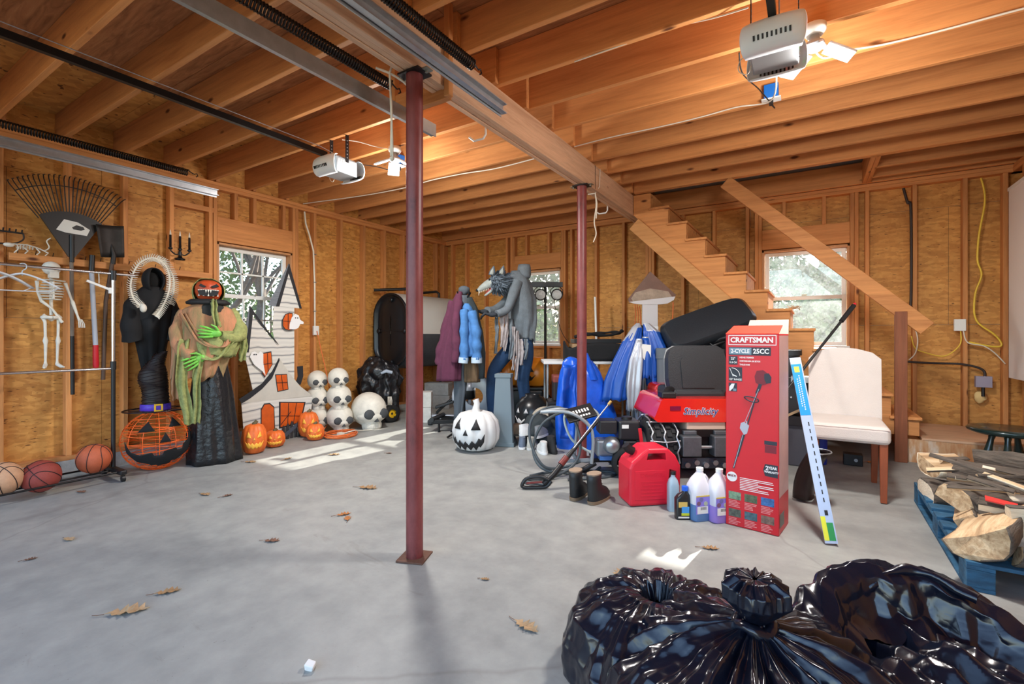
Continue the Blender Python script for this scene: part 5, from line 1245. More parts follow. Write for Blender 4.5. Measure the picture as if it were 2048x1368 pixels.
MB().tube(spline([(.10, 0, 1.25), (.0, -.1, 1.32), (-.10, -.16, 1.30), (-.14, -.18, 1.22)], 5), .02, 10).build('handlebar', BLKP, em); MB().tube(spline([(.10, 0, 1.22), (.06, .14, 1.28), (-.06, .2, 1.3)], 5), .02, 10).build('handlebar', BLKP, em)
MB().box((.08, -.05, 1.40), (.16, .05, .14), (R(-25), 0, 0)).build('console', BLKP, em, bevel=.01); MB().box((.09, -.085, 1.41), (.05, .02, .05), (R(-25), 0, 0)).build('red_button', REDG, em)
MB().tube(spline([(-.4, -.05, .12), (-.2, -.1, .3), (.05, -.1, .46)], 4), .018, 8).build('link_arm', BLKP, em); MB().box((-.28, -.10, .24), (.26, .12, .035), (0, R(-18), 0)).build('pedal', BLKP, em, bevel=.01)
# --- work table with tool case, black box and games
TW = mat('white_table_top', rgb(212, 212, 210), .5)
tb = front('folding_table', 'white topped folding table behind the blue tarp bag', 'table', .72, 5.85)
MB().bb((-.35, -.30, .80), (.75, .30, .835)).build('table_top', TW, tb, bevel=.008)
for sx, sy in ((-.3, -.25), (-.3, .25), (.7, -.25), (.7, .25)): MB().cyl((sx, sy, 0), (sx, sy, .80), .014, n=8).build('leg', GREYP, tb)
zt_ = fz(spot(.72, 5.85)[1]) + .8365
sb = front('black_fabric_bin', 'soft black fabric bin on the table behind the far column', 'bin', 1.0, 5.75, z=zt_)
def sagbin(u, v):
    a = 2 * PI * u; sx = .37 * (abs(math.cos(a)) ** .35) * (1 if math.cos(a) > 0 else -1); sy = .2 * (abs(math.sin(a)) ** .35) * (1 if math.sin(a) > 0 else -1)
    return (sx, sy, v * .22 - (v * .05 * abs(math.sin(a * 2)) + .02 * v * math.cos(3 * a)))
MB().grid(sagbin, 48, 6, True, True).build('side', CLOTHK, sb, solid=.006); MB().bb((-.35, -.19, .002), (.35, .19, .012)).build('bottom', CLOTHK, sb)
CARD = mat('brown_cardboard', rgb(176, 146, 110), .8)
for i, (dx, z, w, mt_, nm) in enumerate(((.0, .10, .56, CARD, 'lower tan game box in the black bin'), (-.02, .155, .54, mat('tan_box', rgb(160, 128, 92), .7), 'middle tan game box in the black bin'), (.01, .21, .56, BLKG, 'black game case on top of the tan boxes'))):
    b_ = front('game_box', nm, 'box', 1.0 + dx, 5.75, 'boxes in the black bin', zt_ + z)
    MB().box((0, 0, .024), (w, .30, .048), (0, 0, R(2 * i - 2))).build('case', mt_, b_, bevel=.003)
    if i < 2: MB().box((.16, -.152, .024), (.06, .004, .02)).build('green_label', mat('green_label', rgb(40, 150, 84), .6), b_); MB().box((-.1, -.1525, .024), (.16, .003, .018)).build('print_strip', mat('dark_print', rgb(60, 48, 40), .7), b_)
m = MB().tube(spline([(-.26, -.1, .0), (-.1, -.12, .03), (.12, -.05, .02), (.30, .0, .05), (.34, .05, .07)], 5), .022, 8); m.tube(spline([(-.2, .05, .01), (.1, .08, .05), (.28, .02, .06)], 5), .02, 8)
o = m.jitter(.02, 14, 2).build('black_strap_bundle', CLOTHK); x, y = spot(1.0, 5.75); o.location = (x, y, zt_ + .285); o.rotation_euler = (0, 0, R(32)); tag(o, 'tangle of black straps lying on the game boxes', 'straps')
tc_ = front('red_tool_case', 'dark red and black tool case on the left end of the table', 'tool case', .48, 5.72, z=zt_ - .0)
# tool case hangs low: stands on a crate in front of the table
tc_.location = (*spot(.56, 5.38), fz(4.9) + .42)
MB().bb((-.10, -.12, 0), (.14, .12, .22)).build('case', mat('dark_case', rgb(38, 30, 32), .5), tc_, bevel=.01); MB().bb((-.102, -.122, .20), (.142, .122, .28)).build('lid', mat('dull_red_case', rgb(136, 62, 52), .45), tc_, bevel=.01); MB().bb((-.05, -.13, .17), (-.02, -.122, .22)).build('latch', STEEL, tc_); MB().bb((.06, -.13, .17), (.09, -.122, .22)).build('latch', STEEL, tc_)
cr_ = front('dark_crate', 'dark plastic crate under the red tool case', 'crate', .56, 5.38); cr_.location = (*spot(.56, 5.38), fz(4.86))
MB().bb((-.15, -.14, 0), (.18, .14, .415)).build('body', mat('dark_crate_plastic', rgb(34, 30, 32), .6), cr_, bevel=.01); MB().bb((-.16, -.15, .38), (.19, .15, .417)).build('rim', mat('dark_crate_plastic', rgb(34, 30, 32), .6), cr_, bevel=.006)
wp_ = MB().cyl((0, 0, 0), (.05, .1, 1.65), .016, n=10); o = wp_.build('white_plastic_pipe', WHITEP); x, y = spot(1.20, 6.45); o.location = (x, y - .05, fz(y)); o.rotation_euler = (0, R(-3), R(32)); tag(o, 'thin white plastic pipe leaning on the back wall studs', 'pipe')
# ================================================================ RIGHT HALF
def boolcut(o, cut):
    """subtract MB 'cut' from mesh object o, applied"""
    c = bpy.data.objects.new('cutter_tmp', cut.mesh('cutter_tmp')); C.objects.link(c)
    if o.parent: c.parent = o.parent
    for me_ in (o.data, c.data):
        bm = bmesh.new(); bm.from_mesh(me_); bmesh.ops.remove_doubles(bm, verts=bm.verts, dist=1e-6); bmesh.ops.recalc_face_normals(bm, faces=bm.faces); bm.to_mesh(me_); bm.free()
    md = o.modifiers.new('Cut', 'BOOLEAN'); md.object = c; md.operation = 'DIFFERENCE'; md.solver = 'EXACT'
    bpy.context.view_layer.update(); dg = bpy.context.evaluated_depsgraph_get()
    me = bpy.data.meshes.new_from_object(o.evaluated_get(dg)); o.modifiers.clear(); o.data = me; bpy.data.objects.remove(c); return o
def loft(rings, n=36):
    """rings: (z, rx, ry, power, cx, cy) superellipse sections, closed at both ends"""
    m = MB(); vs = []
    for (z, rx, ry, p, cx, cy) in rings:
        for j in range(n):
            a = 2 * PI * j / n; c_, s_ = math.cos(a), math.sin(a)
            vs.append((cx + rx * math.copysign(abs(c_) ** (2 / p), c_), cy + ry * math.copysign(abs(s_) ** (2 / p), s_), z))
    k = len(rings); m.add(vs, [(i * n + j, i * n + (j + 1) % n, (i + 1) * n + (j + 1) % n, (i + 1) * n + j) for i in range(k - 1) for j in range(n)], True)
    m.add(vs[:n], [tuple(range(n - 1, -1, -1))]); m.add(vs[-n:], [tuple(range(n))]); return m
# ---- staircase along the back wall
sc = thing('staircase', 'open wooden staircase rising left along the back wall', 'staircase', (-.5, 5.97, fz(5.5)))
def S(p): return (p[0] + .5, p[1] - 5.97, p[2] - fz(5.5))
NT = 12; x0, z0 = -1.559, 2.65
def sx_(i): return x0 + .1985 * i
def sz_(i): return z0 - .2 * i
for yy in (5.50, 6.36):
    poly = [(-1.76, 2.85), (x0, 2.85)]
    for i in range(NT): poly += [(sx_(i), sz_(i)), (sx_(i + 1), sz_(i))]
    poly += [(sx_(NT), .31), (sx_(NT) - .3, .31), (-1.76, 2.62)]
    MB().prism([(S((a, 0, b))[0], S((a, 0, b))[2]) for a, b in poly], yy - 5.97, yy - 5.97 + .038, 'y').build('stringer', W_X, sc, bevel=.002, seg=1)
PALEB = wood_mat('pale_stair_board', 'x', (208, 150, 92), (178, 118, 64))
MB().bar(S((-1.75, 5.488, 2.515)), S((.42, 5.488, .385)), .022, .155).build('skirt_board', PALEB, sc, bevel=.002, seg=1)
for i in range(NT):
    MB().bb(S((sx_(i) - .012, 5.47, sz_(i))), S((sx_(i + 1) + .018, 6.40, sz_(i) + .026))).build('tread', W_Y, sc, bevel=.004, seg=1)
    MB().bb(S((sx_(i) - .012, 5.545, sz_(i) + .028)), S((sx_(i) + .004, 6.35, sz_(i) + .198))).build('riser', PLYP if 'PLYP' in globals() else PALEB, sc)
MB().bar(S((-.76, 5.462, 2.83)), S((.87, 5.462, 1.265)), .038, .135).build('handrail', W_X, sc, bevel=.003, seg=1)
MB().bb(S((.645, 5.440, fz(5.44))), S((.735, 5.478, 1.42))).build('newel_post', wood_mat('dark_newel', 'z', (140, 84, 56), (106, 60, 40)), sc, bevel=.003, seg=1)
ld = thing('stair_landing', 'low plywood landing at the foot of the stairs', 'landing', (1.24, 5.97, fz(5.5)))
PLYP = mat('scuffed_plywood', rgb(206, 166, 132), .6, var=.22, vscale=5, stretch=(.6, 4, 4)); FACEP = N('peeling_painted_board')
_c = FACEP.coords((1, 1, 1), False); _n = FACEP.noise(FACEP.coords((9, 1, 2.2), False), 1.6, 4, .6)
FACEP.link(FACEP.ramp(_n, [(0.40, rgb(182, 120, 72)), (0.55, rgb(200, 158, 116)), (0.68, rgb(214, 200, 182))]), FACEP.b.inputs['Base Color']); FACEP.b.inputs['Roughness'].default_value = .7; FACEP = FACEP.m
MB().bb((-.40, -.475, .205), (.41, .47, .225)).build('top_sheet', PLYP, ld, bevel=.002); MB().bb((-.52, -.47, .0), (.41, -.45, .205)).build('front_board', FACEP, ld); MB().bb((-.50, -.44, .0), (.41, .46, .2)).build('frame', W_X, ld)
# ---- white screen at the right wall and electrics on the back wall
scn = thing('hanging_sheet', 'tall white sheet panel hung on the right wall', 'panel', (1.585, 5.0, .81))
MB().bb((-.008, -1.5, 0), (.008, 1.24, 1.75)).build('sheet', mat('white_sheet', rgb(226, 222, 218), .7), scn); MB().bb((-.014, -1.5, 1.745), (.014, 1.25, 1.775)).build('top_batten', WHITEP, scn)
MB().bb((.008, .9, 1.3), (.075, 1.0, 1.4)).build('wall_bracket', W_X, scn)
YEL = mat('yellow_cable', rgb(232, 196, 66), .5)
yb = YB - .02
cable([(a, yb, b) for a, b in [(1.43, 2.76), (1.458, 2.538), (1.415, 2.198), (1.404, 1.952), (1.433, 1.802), (1.386, 1.607), (1.394, 1.359), (1.529, 1.21), (1.575, 1.113), (1.512, 1.097), (1.34, 1.14)]], .009, YEL, 'yellow cable hanging in a loop on the right end of the back wall')
cable([(a, yb + .01, b) for a, b in [(1.283, 1.25), (1.276, 1.11), (1.163, 0.997), (1.008, 1.029), (0.928, 1.08), (.90, 1.2)]], .006, YEL, 'thin yellow wire below the white switch box')
cable([(a, yb + .01, b) for a, b in [(.835, 2.759), (.87, 2.6), (.896, 2.519), (.896, 1.577), (.867, 1.447), (.855, 1.368)]], .013, mat('black_cable', rgb(50, 40, 36), .6), 'thick black cable running down beside a back wall stud')
cable([(a, yb - .005, b) for a, b in [(.867, .93), (1.047, .922), (1.276, .919), (1.40, .89), (1.452, .85), (1.455, .79)]], .012, mat('black_cable', rgb(50, 40, 36), .6), 'thick black cable curving into the grey electrical box')
cable([(a, yb - .004, b) for a, b in [(1.30, 1.25), (1.332, 1.135), (1.45, 1.10), (1.53, 1.03), (1.60, .93)]], .006, WCORD, 'white cable running right from the switch box')
cable([(a, yb + .004, b) for a, b in [(.93, 1.28), (.95, 1.15), (.93, 1.02), (.88, .95)]], .006, WCORD, 'white cables looping behind the stair post')
gb = thing('electrical_box', 'grey electrical box with foam below it on the back wall', 'electrical box', (1.445, YB, .695))
MB().bb((-.06, -.055, 0), (.06, -.0, .11)).build('box', mat('lilac_grey_box', rgb(150, 142, 158), .5), gb, bevel=.004); MB().cyl((.0, -.02, -.09), (.0, -.02, 0), .014, n=8).build('conduit', BLKP, gb)
MB().ball((-.01, .04, -.11), .05, 14, 10, (1.0, .8, 1.0)).jitter(.025, 22, 1).build('spray_foam', mat('spray_foam', rgb(220, 190, 130), .9), gb)
sw = thing('switch_box', 'white square switch box on the back wall', 'switch', (1.275, YB, 1.25)); MB().bb((-.045, -.035, 0), (.045, 0, .12)).build('box', WHITEP, sw, bevel=.005)
# ---- blue tarp bag behind the far column
BLUT = mat('shiny_blue_tarp', rgb(20, 88, 206), .28, bump=.6, bscale=14, var=.2, vscale=8)
bt = front('blue_tarp_bundle', 'upright bundle wrapped in shiny blue tarp behind the far column', 'tarp', .77, 4.93)
m = loft([(.0, .33, .15, 3, .02, 0), (.12, .33, .16, 3, .02, 0), (.35, .31, .16, 2.6, .0, 0), (.6, .26, .14, 2.4, -.04, 0), (.78, .22, .11, 2.2, -.07, 0), (.88, .15, .07, 2, -.08, 0)], 48); m.jitter(.05, 6, 3); m.jitter(.02, 16, 5); m.build('wrap', BLUT, bt, subd=1)
m = loft([(.55, .06, .05, 2, -.20, -.1), (.75, .08, .06, 2, -.19, -.1), (.90, .10, .05, 2, -.16, -.08), (.93, .05, .03, 2, -.15, -.08)], 20); m.jitter(.03, 12, 2); m.build('fold', BLUT, bt, subd=1)
m = loft([(.7, .05, .04, 2, .06, -.09), (.85, .04, .03, 2, .02, -.1), (.97, .02, .02, 2, -.01, -.1)], 16); m.jitter(.02, 12, 2); m.build('fold', BLUT, bt, subd=1)
m = MB().grid(lambda u, v: (-.26 + .14 * u - .03 * v, -.16 - .02 * math.sin(u * 5 + v * 3), .86 - .75 * v), 8, 16); m.jitter(.02, 10, 4); m.build('hanging_flap', BLUT, bt, solid=.005)
# ---- folded pop-up canopy
TENT = mat('royal_blue_canopy', rgb(20, 74, 160), .4, bump=.3, bscale=18); SILV = mat('silver_canopy_lining', rgb(176, 180, 188), .35, .3, bump=.4, bscale=16)
cp = front('folded_canopy', 'folded pop-up canopy with blue and silver cloth over metal poles', 'canopy', 1.30, 4.98)
for i, (dx, dy) in enumerate(((-.10, -.06), (-.03, -.08), (.05, -.07), (.11, -.03), (-.08, .05), (.0, .07), (.09, .05))):
    MB().bar((dx, dy, 0), (dx, dy, 1.15 - .02 * (i % 3)), .028, .028, (0, 1, 0)).build('pole', STEEL if i % 2 else mat('grey_steel_pole', rgb(110, 116, 126), .35, .7), cp)
for i in range(5): MB().bar((-.10 + .04 * i, -.09, .15), (-.08 + .045 * i, -.10, .75), .012, .02, (0, 1, 0)).build('scissor_bar', STEEL, cp)
def lobe(pts, w, mt, seed, nm='cloth_fold', am=.04):
    P = spline(pts, 6); n_ = len(P)
    rs = [w * (.35 + .65 * math.sin(PI * min(1, .15 + .8 * i / n_))) * (1 + .15 * math.sin(i * 1.7 + seed)) for i in range(n_)]
    m = MB().tube(P, rs, 18, flat=.45); m.jitter(am, 7, seed); m.jitter(am * .4, 18, seed + 2); return m.build(nm, mt, cp)

def bell(rings, pl, seed, mt_out, mt_in, nm='cloth_fold'):
    drape(rings, 60, pl, seed=seed, tear=.05).build(nm, mt_out, cp, solid=.003)
    drape([(a + .012, b * .93, c_ * .93, d_, e, f_) for a, b, c_, d_, e, f_ in rings], 60, pl, seed=seed, tear=.05).build('lining', mt_in, cp)
bell([(.50, .13, .10, -.25, -.17, .30), (.68, .13, .10, -.22, -.16, .26), (.90, .11, .09, -.15, -.14, .22), (1.08, .09, .08, -.08, -.12, .16), (1.22, .05, .05, -.02, -.1, .08), (1.26, .02, .02, .0, -.08, 0)], 5, 3, TENT, SILV)
bell([(.62, .10, .09, .19, -.16, .30), (.80, .115, .09, .19, -.15, .26), (1.0, .11, .09, .17, -.14, .2), (1.18, .08, .07, .12, -.12, .12), (1.26, .03, .03, .08, -.1, 0)], 5, 7, TENT, SILV)
bell([(.40, .055, .05, -.10, -.22, .36), (.65, .075, .06, -.09, -.23, .32), (.90, .07, .05, -.06, -.22, .26), (1.10, .03, .03, -.02, -.2, .1)], 4, 5, SILV, SILV)
bell([(.72, .07, .05, .06, -.21, .34), (.92, .07, .05, .07, -.2, .28), (1.12, .03, .03, .05, -.18, .1)], 4, 9, TENT, SILV)
bell([(.10, .035, .03, .03, -.13, .3), (.35, .04, .035, .0, -.14, .26), (.55, .03, .03, -.03, -.15, .1)], 4, 11, SILV, SILV)
MB().lathe([(.05, 0), (.075, .02), (.07, .08), (.04, .1)], 14, (.02, -.05, 1.15)).build('crown_hub', BLKP, cp)
MB().prism([(.0, 1.06), (.085, 1.05), (.085, .90), (.02, .90), (-.02, .96)], -.245, -.242, 'y').build('paper_tag', PAPER, cp)
# ---- display board on a pale stand (character print left out)
db = front('display_board', 'brown pointed display board on a pale stand behind the canopy', 'display', 1.54, 5.30)
k_ = 5.3 / 950
def bpt(u, v): return ((u - 1300) * k_, 1.2 - fz(5.3) - (v - 672) * k_)
MB().prism([bpt(*p) for p in ((1300, 543), (1256, 598), (1258, 604), (1342, 601), (1352, 590))], -.006, .006, 'y').build('board_top', mat('brown_print', rgb(104, 72, 58), .5, var=.25, vscale=5), db)
MB().prism([bpt(*p) for p in ((1262, 597), (1270, 585), (1300, 577), (1336, 583), (1345, 596), (1338, 602), (1266, 604))], -.0085, -.006, 'y').build('printed_panel', mat('tan_print', rgb(150, 130, 112), .5, var=.4, vscale=12), db)
PALG = mat('pale_grey_card', rgb(192, 188, 190), .5)
MB().prism([bpt(*p) for p in ((1258, 604), (1350, 593), (1347, 600), (1335, 607), (1318, 609), (1282, 609), (1266, 607))], -.010, .008, 'y').build('tray_edge', PALG, db)
MB().prism([(-.09, 0), (.09, 0), (.085, 1.53), (-.085, 1.53)], -.004, .02, 'y').build('stand', PALG, db); MB().prism([(-.092, .9), (.092, .9), (.09, 1.24), (-.09, 1.24)], -.0055, -.004, 'y').build('band', mat('white_band', rgb(222, 220, 220), .5), db)
for k in range(3):
    o = MB().tube(spline([(0, 0, 0), (.02, -.02, -.2), (-.02, .0, -.45), (.04, -.02, -.62)], 6), .007, 6).build('orange_cord', ORC_); x, y = spot(1.34 + .03 * k, 5.5); o.location = (x, y + .25, 1.62 - .03 * k); tag(o, ('left', 'middle', 'right')[k] + ' strand of orange cord hanging left of the display board', 'cord', 'orange cord strands')
o = MB().tube(spline([(0, 0, 0), (.0, -.02, -.15), (-.03, .0, -.4)], 6), .007, 6).build('orange_cord', ORC_); x, y = spot(1.80, 5.45); o.location = (x, y + .2, 1.60); tag(o, 'orange cord hanging right of the display board', 'cord')
# ---- dark storage under the stairs
DKT = mat('dark_tote_plastic', rgb(34, 36, 40), .45)
def tote(x, y, z, w, d, h, label, mt=DKT, name='storage_tote'):
    t = thing(name, label, 'tote', (x, y, z), 0, 'totes under the stairs')
    loft([(0, w * .46, d * .46, 6, 0, 0), (h * .9, w * .5, d * .5, 6, 0, 0)], 40).build('body', mt, t); loft([(h * .9, w * .53, d * .53, 6, 0, 0), (h, w * .53, d * .53, 6, 0, 0)], 40).build('lid', mt, t); return t
tote(-1.02, 5.22, fz(5.22), .62, .42, .50, 'lower dark tote behind the mower seat'); tote(-1.00, 5.22, fz(5.22) + .505, .60, .40, .50, 'upper dark tote behind the mower seat')
tote(-.36, 5.22, fz(5.22), .58, .42, .50, 'lower dark tote behind the red box'); tote(-.37, 5.22, fz(5.22) + .505, .58, .40, .50, 'upper dark tote behind the red box')
tote(.06, 5.18, fz(5.18), .15, .40, .34, 'narrow blue tote between the red box and the white chair', mat('blue_tote', rgb(26, 46, 160), .4))
gbx = tote(-1.17, 4.87, fz(4.87), .26, .24, 1.02, 'tall grey bin behind the mower seat, left of the black case', mat('grey_bin', rgb(96, 102, 108), .5), 'grey_bin')
hc_ = thing('hard_case', 'long black hard shell case lying tilted on the dark totes', 'case', (-.90, 5.18, 1.24)); hc_.rotation_euler = (R(52), R(-20), R(30))
CASEK = mat('black_textured_case', rgb(30, 36, 42), .38, bump=.15, bscale=150)
loft([(.0, .43, .18, 5, 0, 0), (.03, .45, .195, 5, 0, 0), (.10, .45, .195, 5, 0, 0)], 48).build('lower_shell', CASEK, hc_); loft([(.105, .45, .195, 5, 0, 0), (.15, .45, .195, 5, 0, 0), (.19, .41, .165, 5, 0, 0)], 48).build('upper_shell', CASEK, hc_)
for dx in (-.3, .3): MB().box((dx, -.198, .10), (.07, .02, .05)).build('latch', BLKP, hc_, bevel=.004)
MB().tube([(-.07, -.195, .09), (-.06, -.225, .09), (.06, -.225, .09), (.07, -.195, .09)], .011, 8).build('handle', BLKP, hc_)
bh = thing('black_cloth_heap', 'crumpled black bags and straps piled beside the hard case', 'bags', (-.60, 5.1, fz(5.1) + 1.02)); m = MB().ball((0, .1, .07), .24, 22, 14, (1.25, .7, .42)); m.jitter(.09, 8, 3); m.jitter(.03, 22, 5); m.build('cloth', CLOTHK, bh)
m = MB().tube(spline([(-.3, -.05, .02), (-.1, -.06, .10), (.12, -.05, .16), (.24, 0, .22)], 5), .025, 8); m.jitter(.015, 20, 2); m.build('strap', BLKP, bh)
# metal frame between the box and the chair
ml = thing('black_machine', 'black machine parts with silver bolts between the red box and the chair', 'machine', (-.09, 4.88, fz(4.88)))
MB().bb((-.14, -.04, .46), (.16, .08, .78)).build('panel', BLKP, ml, bevel=.006); MB().bb((-.16, -.06, .36), (.18, .0, .44)).build('rail', BLKP, ml); MB().bb((-.14, -.03, .0), (.16, .10, .36)).build('base', mat('grey_machine', rgb(70, 70, 78), .5), ml, bevel=.01)
for a, b in ((-.08, .70), (-.05, .60), (.02, .58), (.08, .52), (-.1, .52)): MB().ball((a, -.045, b), .012, 8, 6).build('bolt_head', STEEL, ml)
MB().bb((-.05, -.10, .74), (.18, .02, .79)).build('grey_plate', GREYP, ml)
MB().bar((-.15, -.075, .40), (.18, -.075, .60), .012, .02).build('wood_stick', CARD, ml)
# black pole with grip
o = thing('telescopic_pole', 'black telescopic pole with red tip leaning up towards the stair window', 'pole', (-.19, 4.36, .72))
P0, P1 = Vector((0, 0, 0)), Vector((.50, .52, .735)); MB().tube([P0, P1 * .84], .011, 10).build('shaft', BLKP, o); MB().tube([P1 * .82, P1], .019, 10).build('grip', BLKP, o); MB().tube([P1, P1 * 1.02], .012, 8).build('red_tip', REDG, o)
MB().tube([P0, P0 - P1 * .3, Vector((-.15, -.02, -.68))], .011, 8).build('lower_shaft', BLKP, o)
# downspout elbows
gutter = mat('dark_brown_metal', rgb(52, 42, 40), .35, .5)
dp = thing('downspout_elbow', 'dark brown metal downspout elbow standing in front of the chair side', 'downspout', (-.02, 3.95, fz(3.95)), R(-10))
def spout(u, v):
    a = 2 * PI * u; t = v * 1.0; cx, cz = (-.02 + .12 * t * t), .02 + .36 * t; rx, ry = .060, .085
    c_, s_ = math.cos(a), math.sin(a); e = .6; return (cx + rx * math.copysign(abs(c_) ** e, c_), ry * math.copysign(abs(s_) ** e, s_) - .12 * t * t, cz)
MB().grid(spout, 28, 10, True, True).build('pipe', gutter, dp, solid=.004)
MB().tube([(.10 + .064 * math.cos(2 * PI * i / 28), -.12 + .088 * math.sin(2 * PI * i / 28), .38) for i in range(28)], .005, 6, closed=True).build('rolled_rim', STEEL, dp)
# ---- riding mower seen from the rear
mw = front('riding_mower', 'red riding mower seen from behind with black seat and rear weights', 'mower', 1.575, 3.85)
MR = mat('mower_red_paint', rgb(206, 34, 26), .22, coat=.6); 
def shellseat(u, v):
    x = (u - .5) * 2; w = .245 * (1 - .10 * v ** 3) ; e = math.copysign(abs(x) ** .85, x)
    top = .41 * (1 - .16 * abs(x) ** 4)
    return (w * e, .10 * v - .05 * (1 - abs(x) ** 3) * 0 - .06 * abs(x) ** 3 * -1, .665 + top * v)
seat = MB(); sp_ = [(-.20, .66), (.20, .66), (.235, .70), (.25, .80), (.245, .98), (.225, 1.05), (.17, 1.082), (-.17, 1.082), (-.225, 1.05), (-.245, .98), (-.25, .80), (-.235, .70)]
seat.prism(sp_, -.03, .07, 'y'); VINK = mat('black_vinyl', rgb(32, 36, 40), .45, bump=.2, bscale=120)
so = seat.build('seat_back', VINK, mw, bevel=.028, seg=4, rot=(R(-8), 0, 0), loc=(0, .09, 0))
MB().prism([(-.135, .72), (.135, .72), (.145, .95), (.12, .985), (-.12, .985), (-.145, .95)], -.041, -.025, 'y').build('back_pad', VINK, so, bevel=.012, seg=3)
MB().prism([(a * 1.02, .66 + (b - .66) * 1.012 + .002) for a, b in sp_], .066, .074, 'y').build('piping', mat('grey_piping', rgb(150, 150, 150), .5), so)
MB().box((0, .36, .66), (.46, .44, .10)).build('seat_cushion', VINK, mw, bevel=.04, seg=3)
fp = [(-.43, .485), (-.40, .46), (.40, .46), (.43, .485), (.37, .635), (.34, .65), (-.34, .65), (-.37, .635)]
fe = MB().prism(fp, -.02, .62, 'y').build('rear_fender', MR, mw, bevel=.03, seg=4)
MB().bb((-.30, -.026, .555), (-.215, -.018, .59)).build('reflector', mat('dark_red_reflector', rgb(110, 20, 50), .25), fe)
SBL = mat('blue_decal', rgb(16, 40, 120), .4)
text('brand_lettering', 'Simplicity', .080, (-.06, -.0262, .548), (R(90), 0, 0), WHITEP, fe, .0006, bold=.0028, shear=.25, sx=.9); text('brand_lettering', 'Simplicity', .080, (-.06, -.0275, .548), (R(90), 0, 0), SBL, fe, .0006, bold=.0004, shear=.25, sx=.9)
MB().bb((-.16, .0, .36), (.16, .5, .462)).build('fuel_tank', mat('translucent_tank', rgb(196, 170, 150), .5), mw, bevel=.015); MB().bb((-.24, .02, .16), (.26, .5, .36)).build('rear_frame', BLACKM, mw, bevel=.006)
MB().bb((-.25, -.01, .34), (.25, .01, .40)).build('hitch_plate', BLACKM, mw); MB().bb((.235, -.03, .2), (.275, .3, .45)).build('side_plate', MR, mw)
WGT = mat('cast_weight', rgb(92, 96, 100), .5, .5, var=.25, vscale=16)
for dx in (-.15, .10):
    w_ = MB(); w_.bb((dx - .075, -.10, .20), (dx + .075, .01, .36)); w_.bb((dx - .05, -.04, .36), (dx + .06, .04, .395)); w_.build('rear_weight', WGT, mw, bevel=.008)
MB().cyl((-.30, -.04, .265), (.25, -.04, .265), .014, n=10).build('weight_bar', STEEL, mw); MB().bb((-.2, -.0, .08), (.22, .3, .17)).build('transaxle', mat('grey_transaxle', rgb(70, 76, 86), .5, .5), mw, bevel=.01)
for k in range(5): MB().cyl((-.16 + k * .075, -.03, .115 + .02 * (k % 2)), (-.16 + k * .075, .02, .115 + .02 * (k % 2)), .022, n=10).build('transaxle_boss', STEEL, mw)
TYRE = mat('black_rubber', rgb(26, 26, 27), .8)
def tyre(par, c, r, w, lugs, nm='rear_tyre'):
    M = Matrix.Translation(c) @ Matrix.Rotation(R(90), 4, 'Y')
    o = MB().lathe([(r * .5, -w / 2), (r * .85, -w / 2), (r * .97, -w * .40), (r, 0), (r * .97, w * .40), (r * .85, w / 2), (r * .5, w / 2)], 40, M=M).build(nm, TYRE, par)
    MB().lathe([(.001, -w * .3), (r * .5, -w * .42), (r * .52, -w * .5), (r * .52, w * .5), (r * .5, w * .42), (.001, w * .3)], 28, M=M).build('wheel_rim', mat('cream_rim', rgb(200, 196, 186), .5), o)
    m = MB()
    for k in range(lugs):
        for j in range(5):
            a = 2 * PI * (k + .5 * (j % 2)) / lugs; xx = (j - 2) * w * .19
            m.box((0, 0, 0), (w * .165, r * .15, .024), None, Matrix.Translation(c) @ Matrix.Rotation(a, 4, 'X') @ Matrix.Translation((xx, 0, r * (1.0 - .012 * abs(j - 2) ** 2))))
    m.build('tread_lugs', TYRE, o)['kind'] = 'stuff'; return o
lt = tyre(mw, (-.355, .16, .235), .235, .23, 22); tyre(mw, (.355, .16, .235), .235, .23, 22)
for xx in (-.10, .0, .10):
    pts = []
    for i in range(40):
        a = 2 * PI * i / 40; pts.append((-.355 + xx + .012 * math.sin(i * 2.1), .16 + .258 * math.cos(a), .235 + .258 * math.sin(a) + .0 * i))
    MB().tube(pts, [.006 if i % 2 else .009 for i in range(40)], 5, closed=True).build('tyre_chain', STEEL, lt)
for k in range(9):
    a = 2 * PI * k / 9; MB().tube([(-.475, .16 + .25 * math.cos(a), .235 + .25 * math.sin(a)), (-.355, .16 + .264 * math.cos(a + .05), .235 + .264 * math.sin(a + .05)), (-.235, .16 + .25 * math.cos(a), .235 + .25 * math.sin(a))], .007, 5).build('cross_chain', STEEL, lt)
MB().bb((-.22, .62, .40), (.22, .95, .70)).build('hood', MR, mw, bevel=.05, seg=3); MB().bb((-.2, .55, .15), (.2, .92, .40)).build('chassis', BLACKM, mw, bevel=.01)
for sx in (-.28, .28): MB().lathe([(.06, -.06), (.14, -.06), (.16, 0), (.14, .06), (.06, .06)], 24, M=Matrix.Translation((sx, .80, .16)) @ Matrix.Rotation(R(90), 4, 'Y')).build('front_tyre', TYRE, mw)
MB().tube(spline([(-.30, .05, .655), (-.28, .12, .70), (-.2, .2, .70)], 4), .03, 10).build('lift_lever', BLKP, mw); MB().bb((-.36, .0, .65), (-.24, .12, .70)).build('tool_tray', BLKP, mw, bevel=.01)
for dx in (-.12, .14): MB().tube(coil((dx, .2, .60), (dx, .2, .665), .03, .004, 4), .006, 5).build('seat_spring', STEEL, mw)
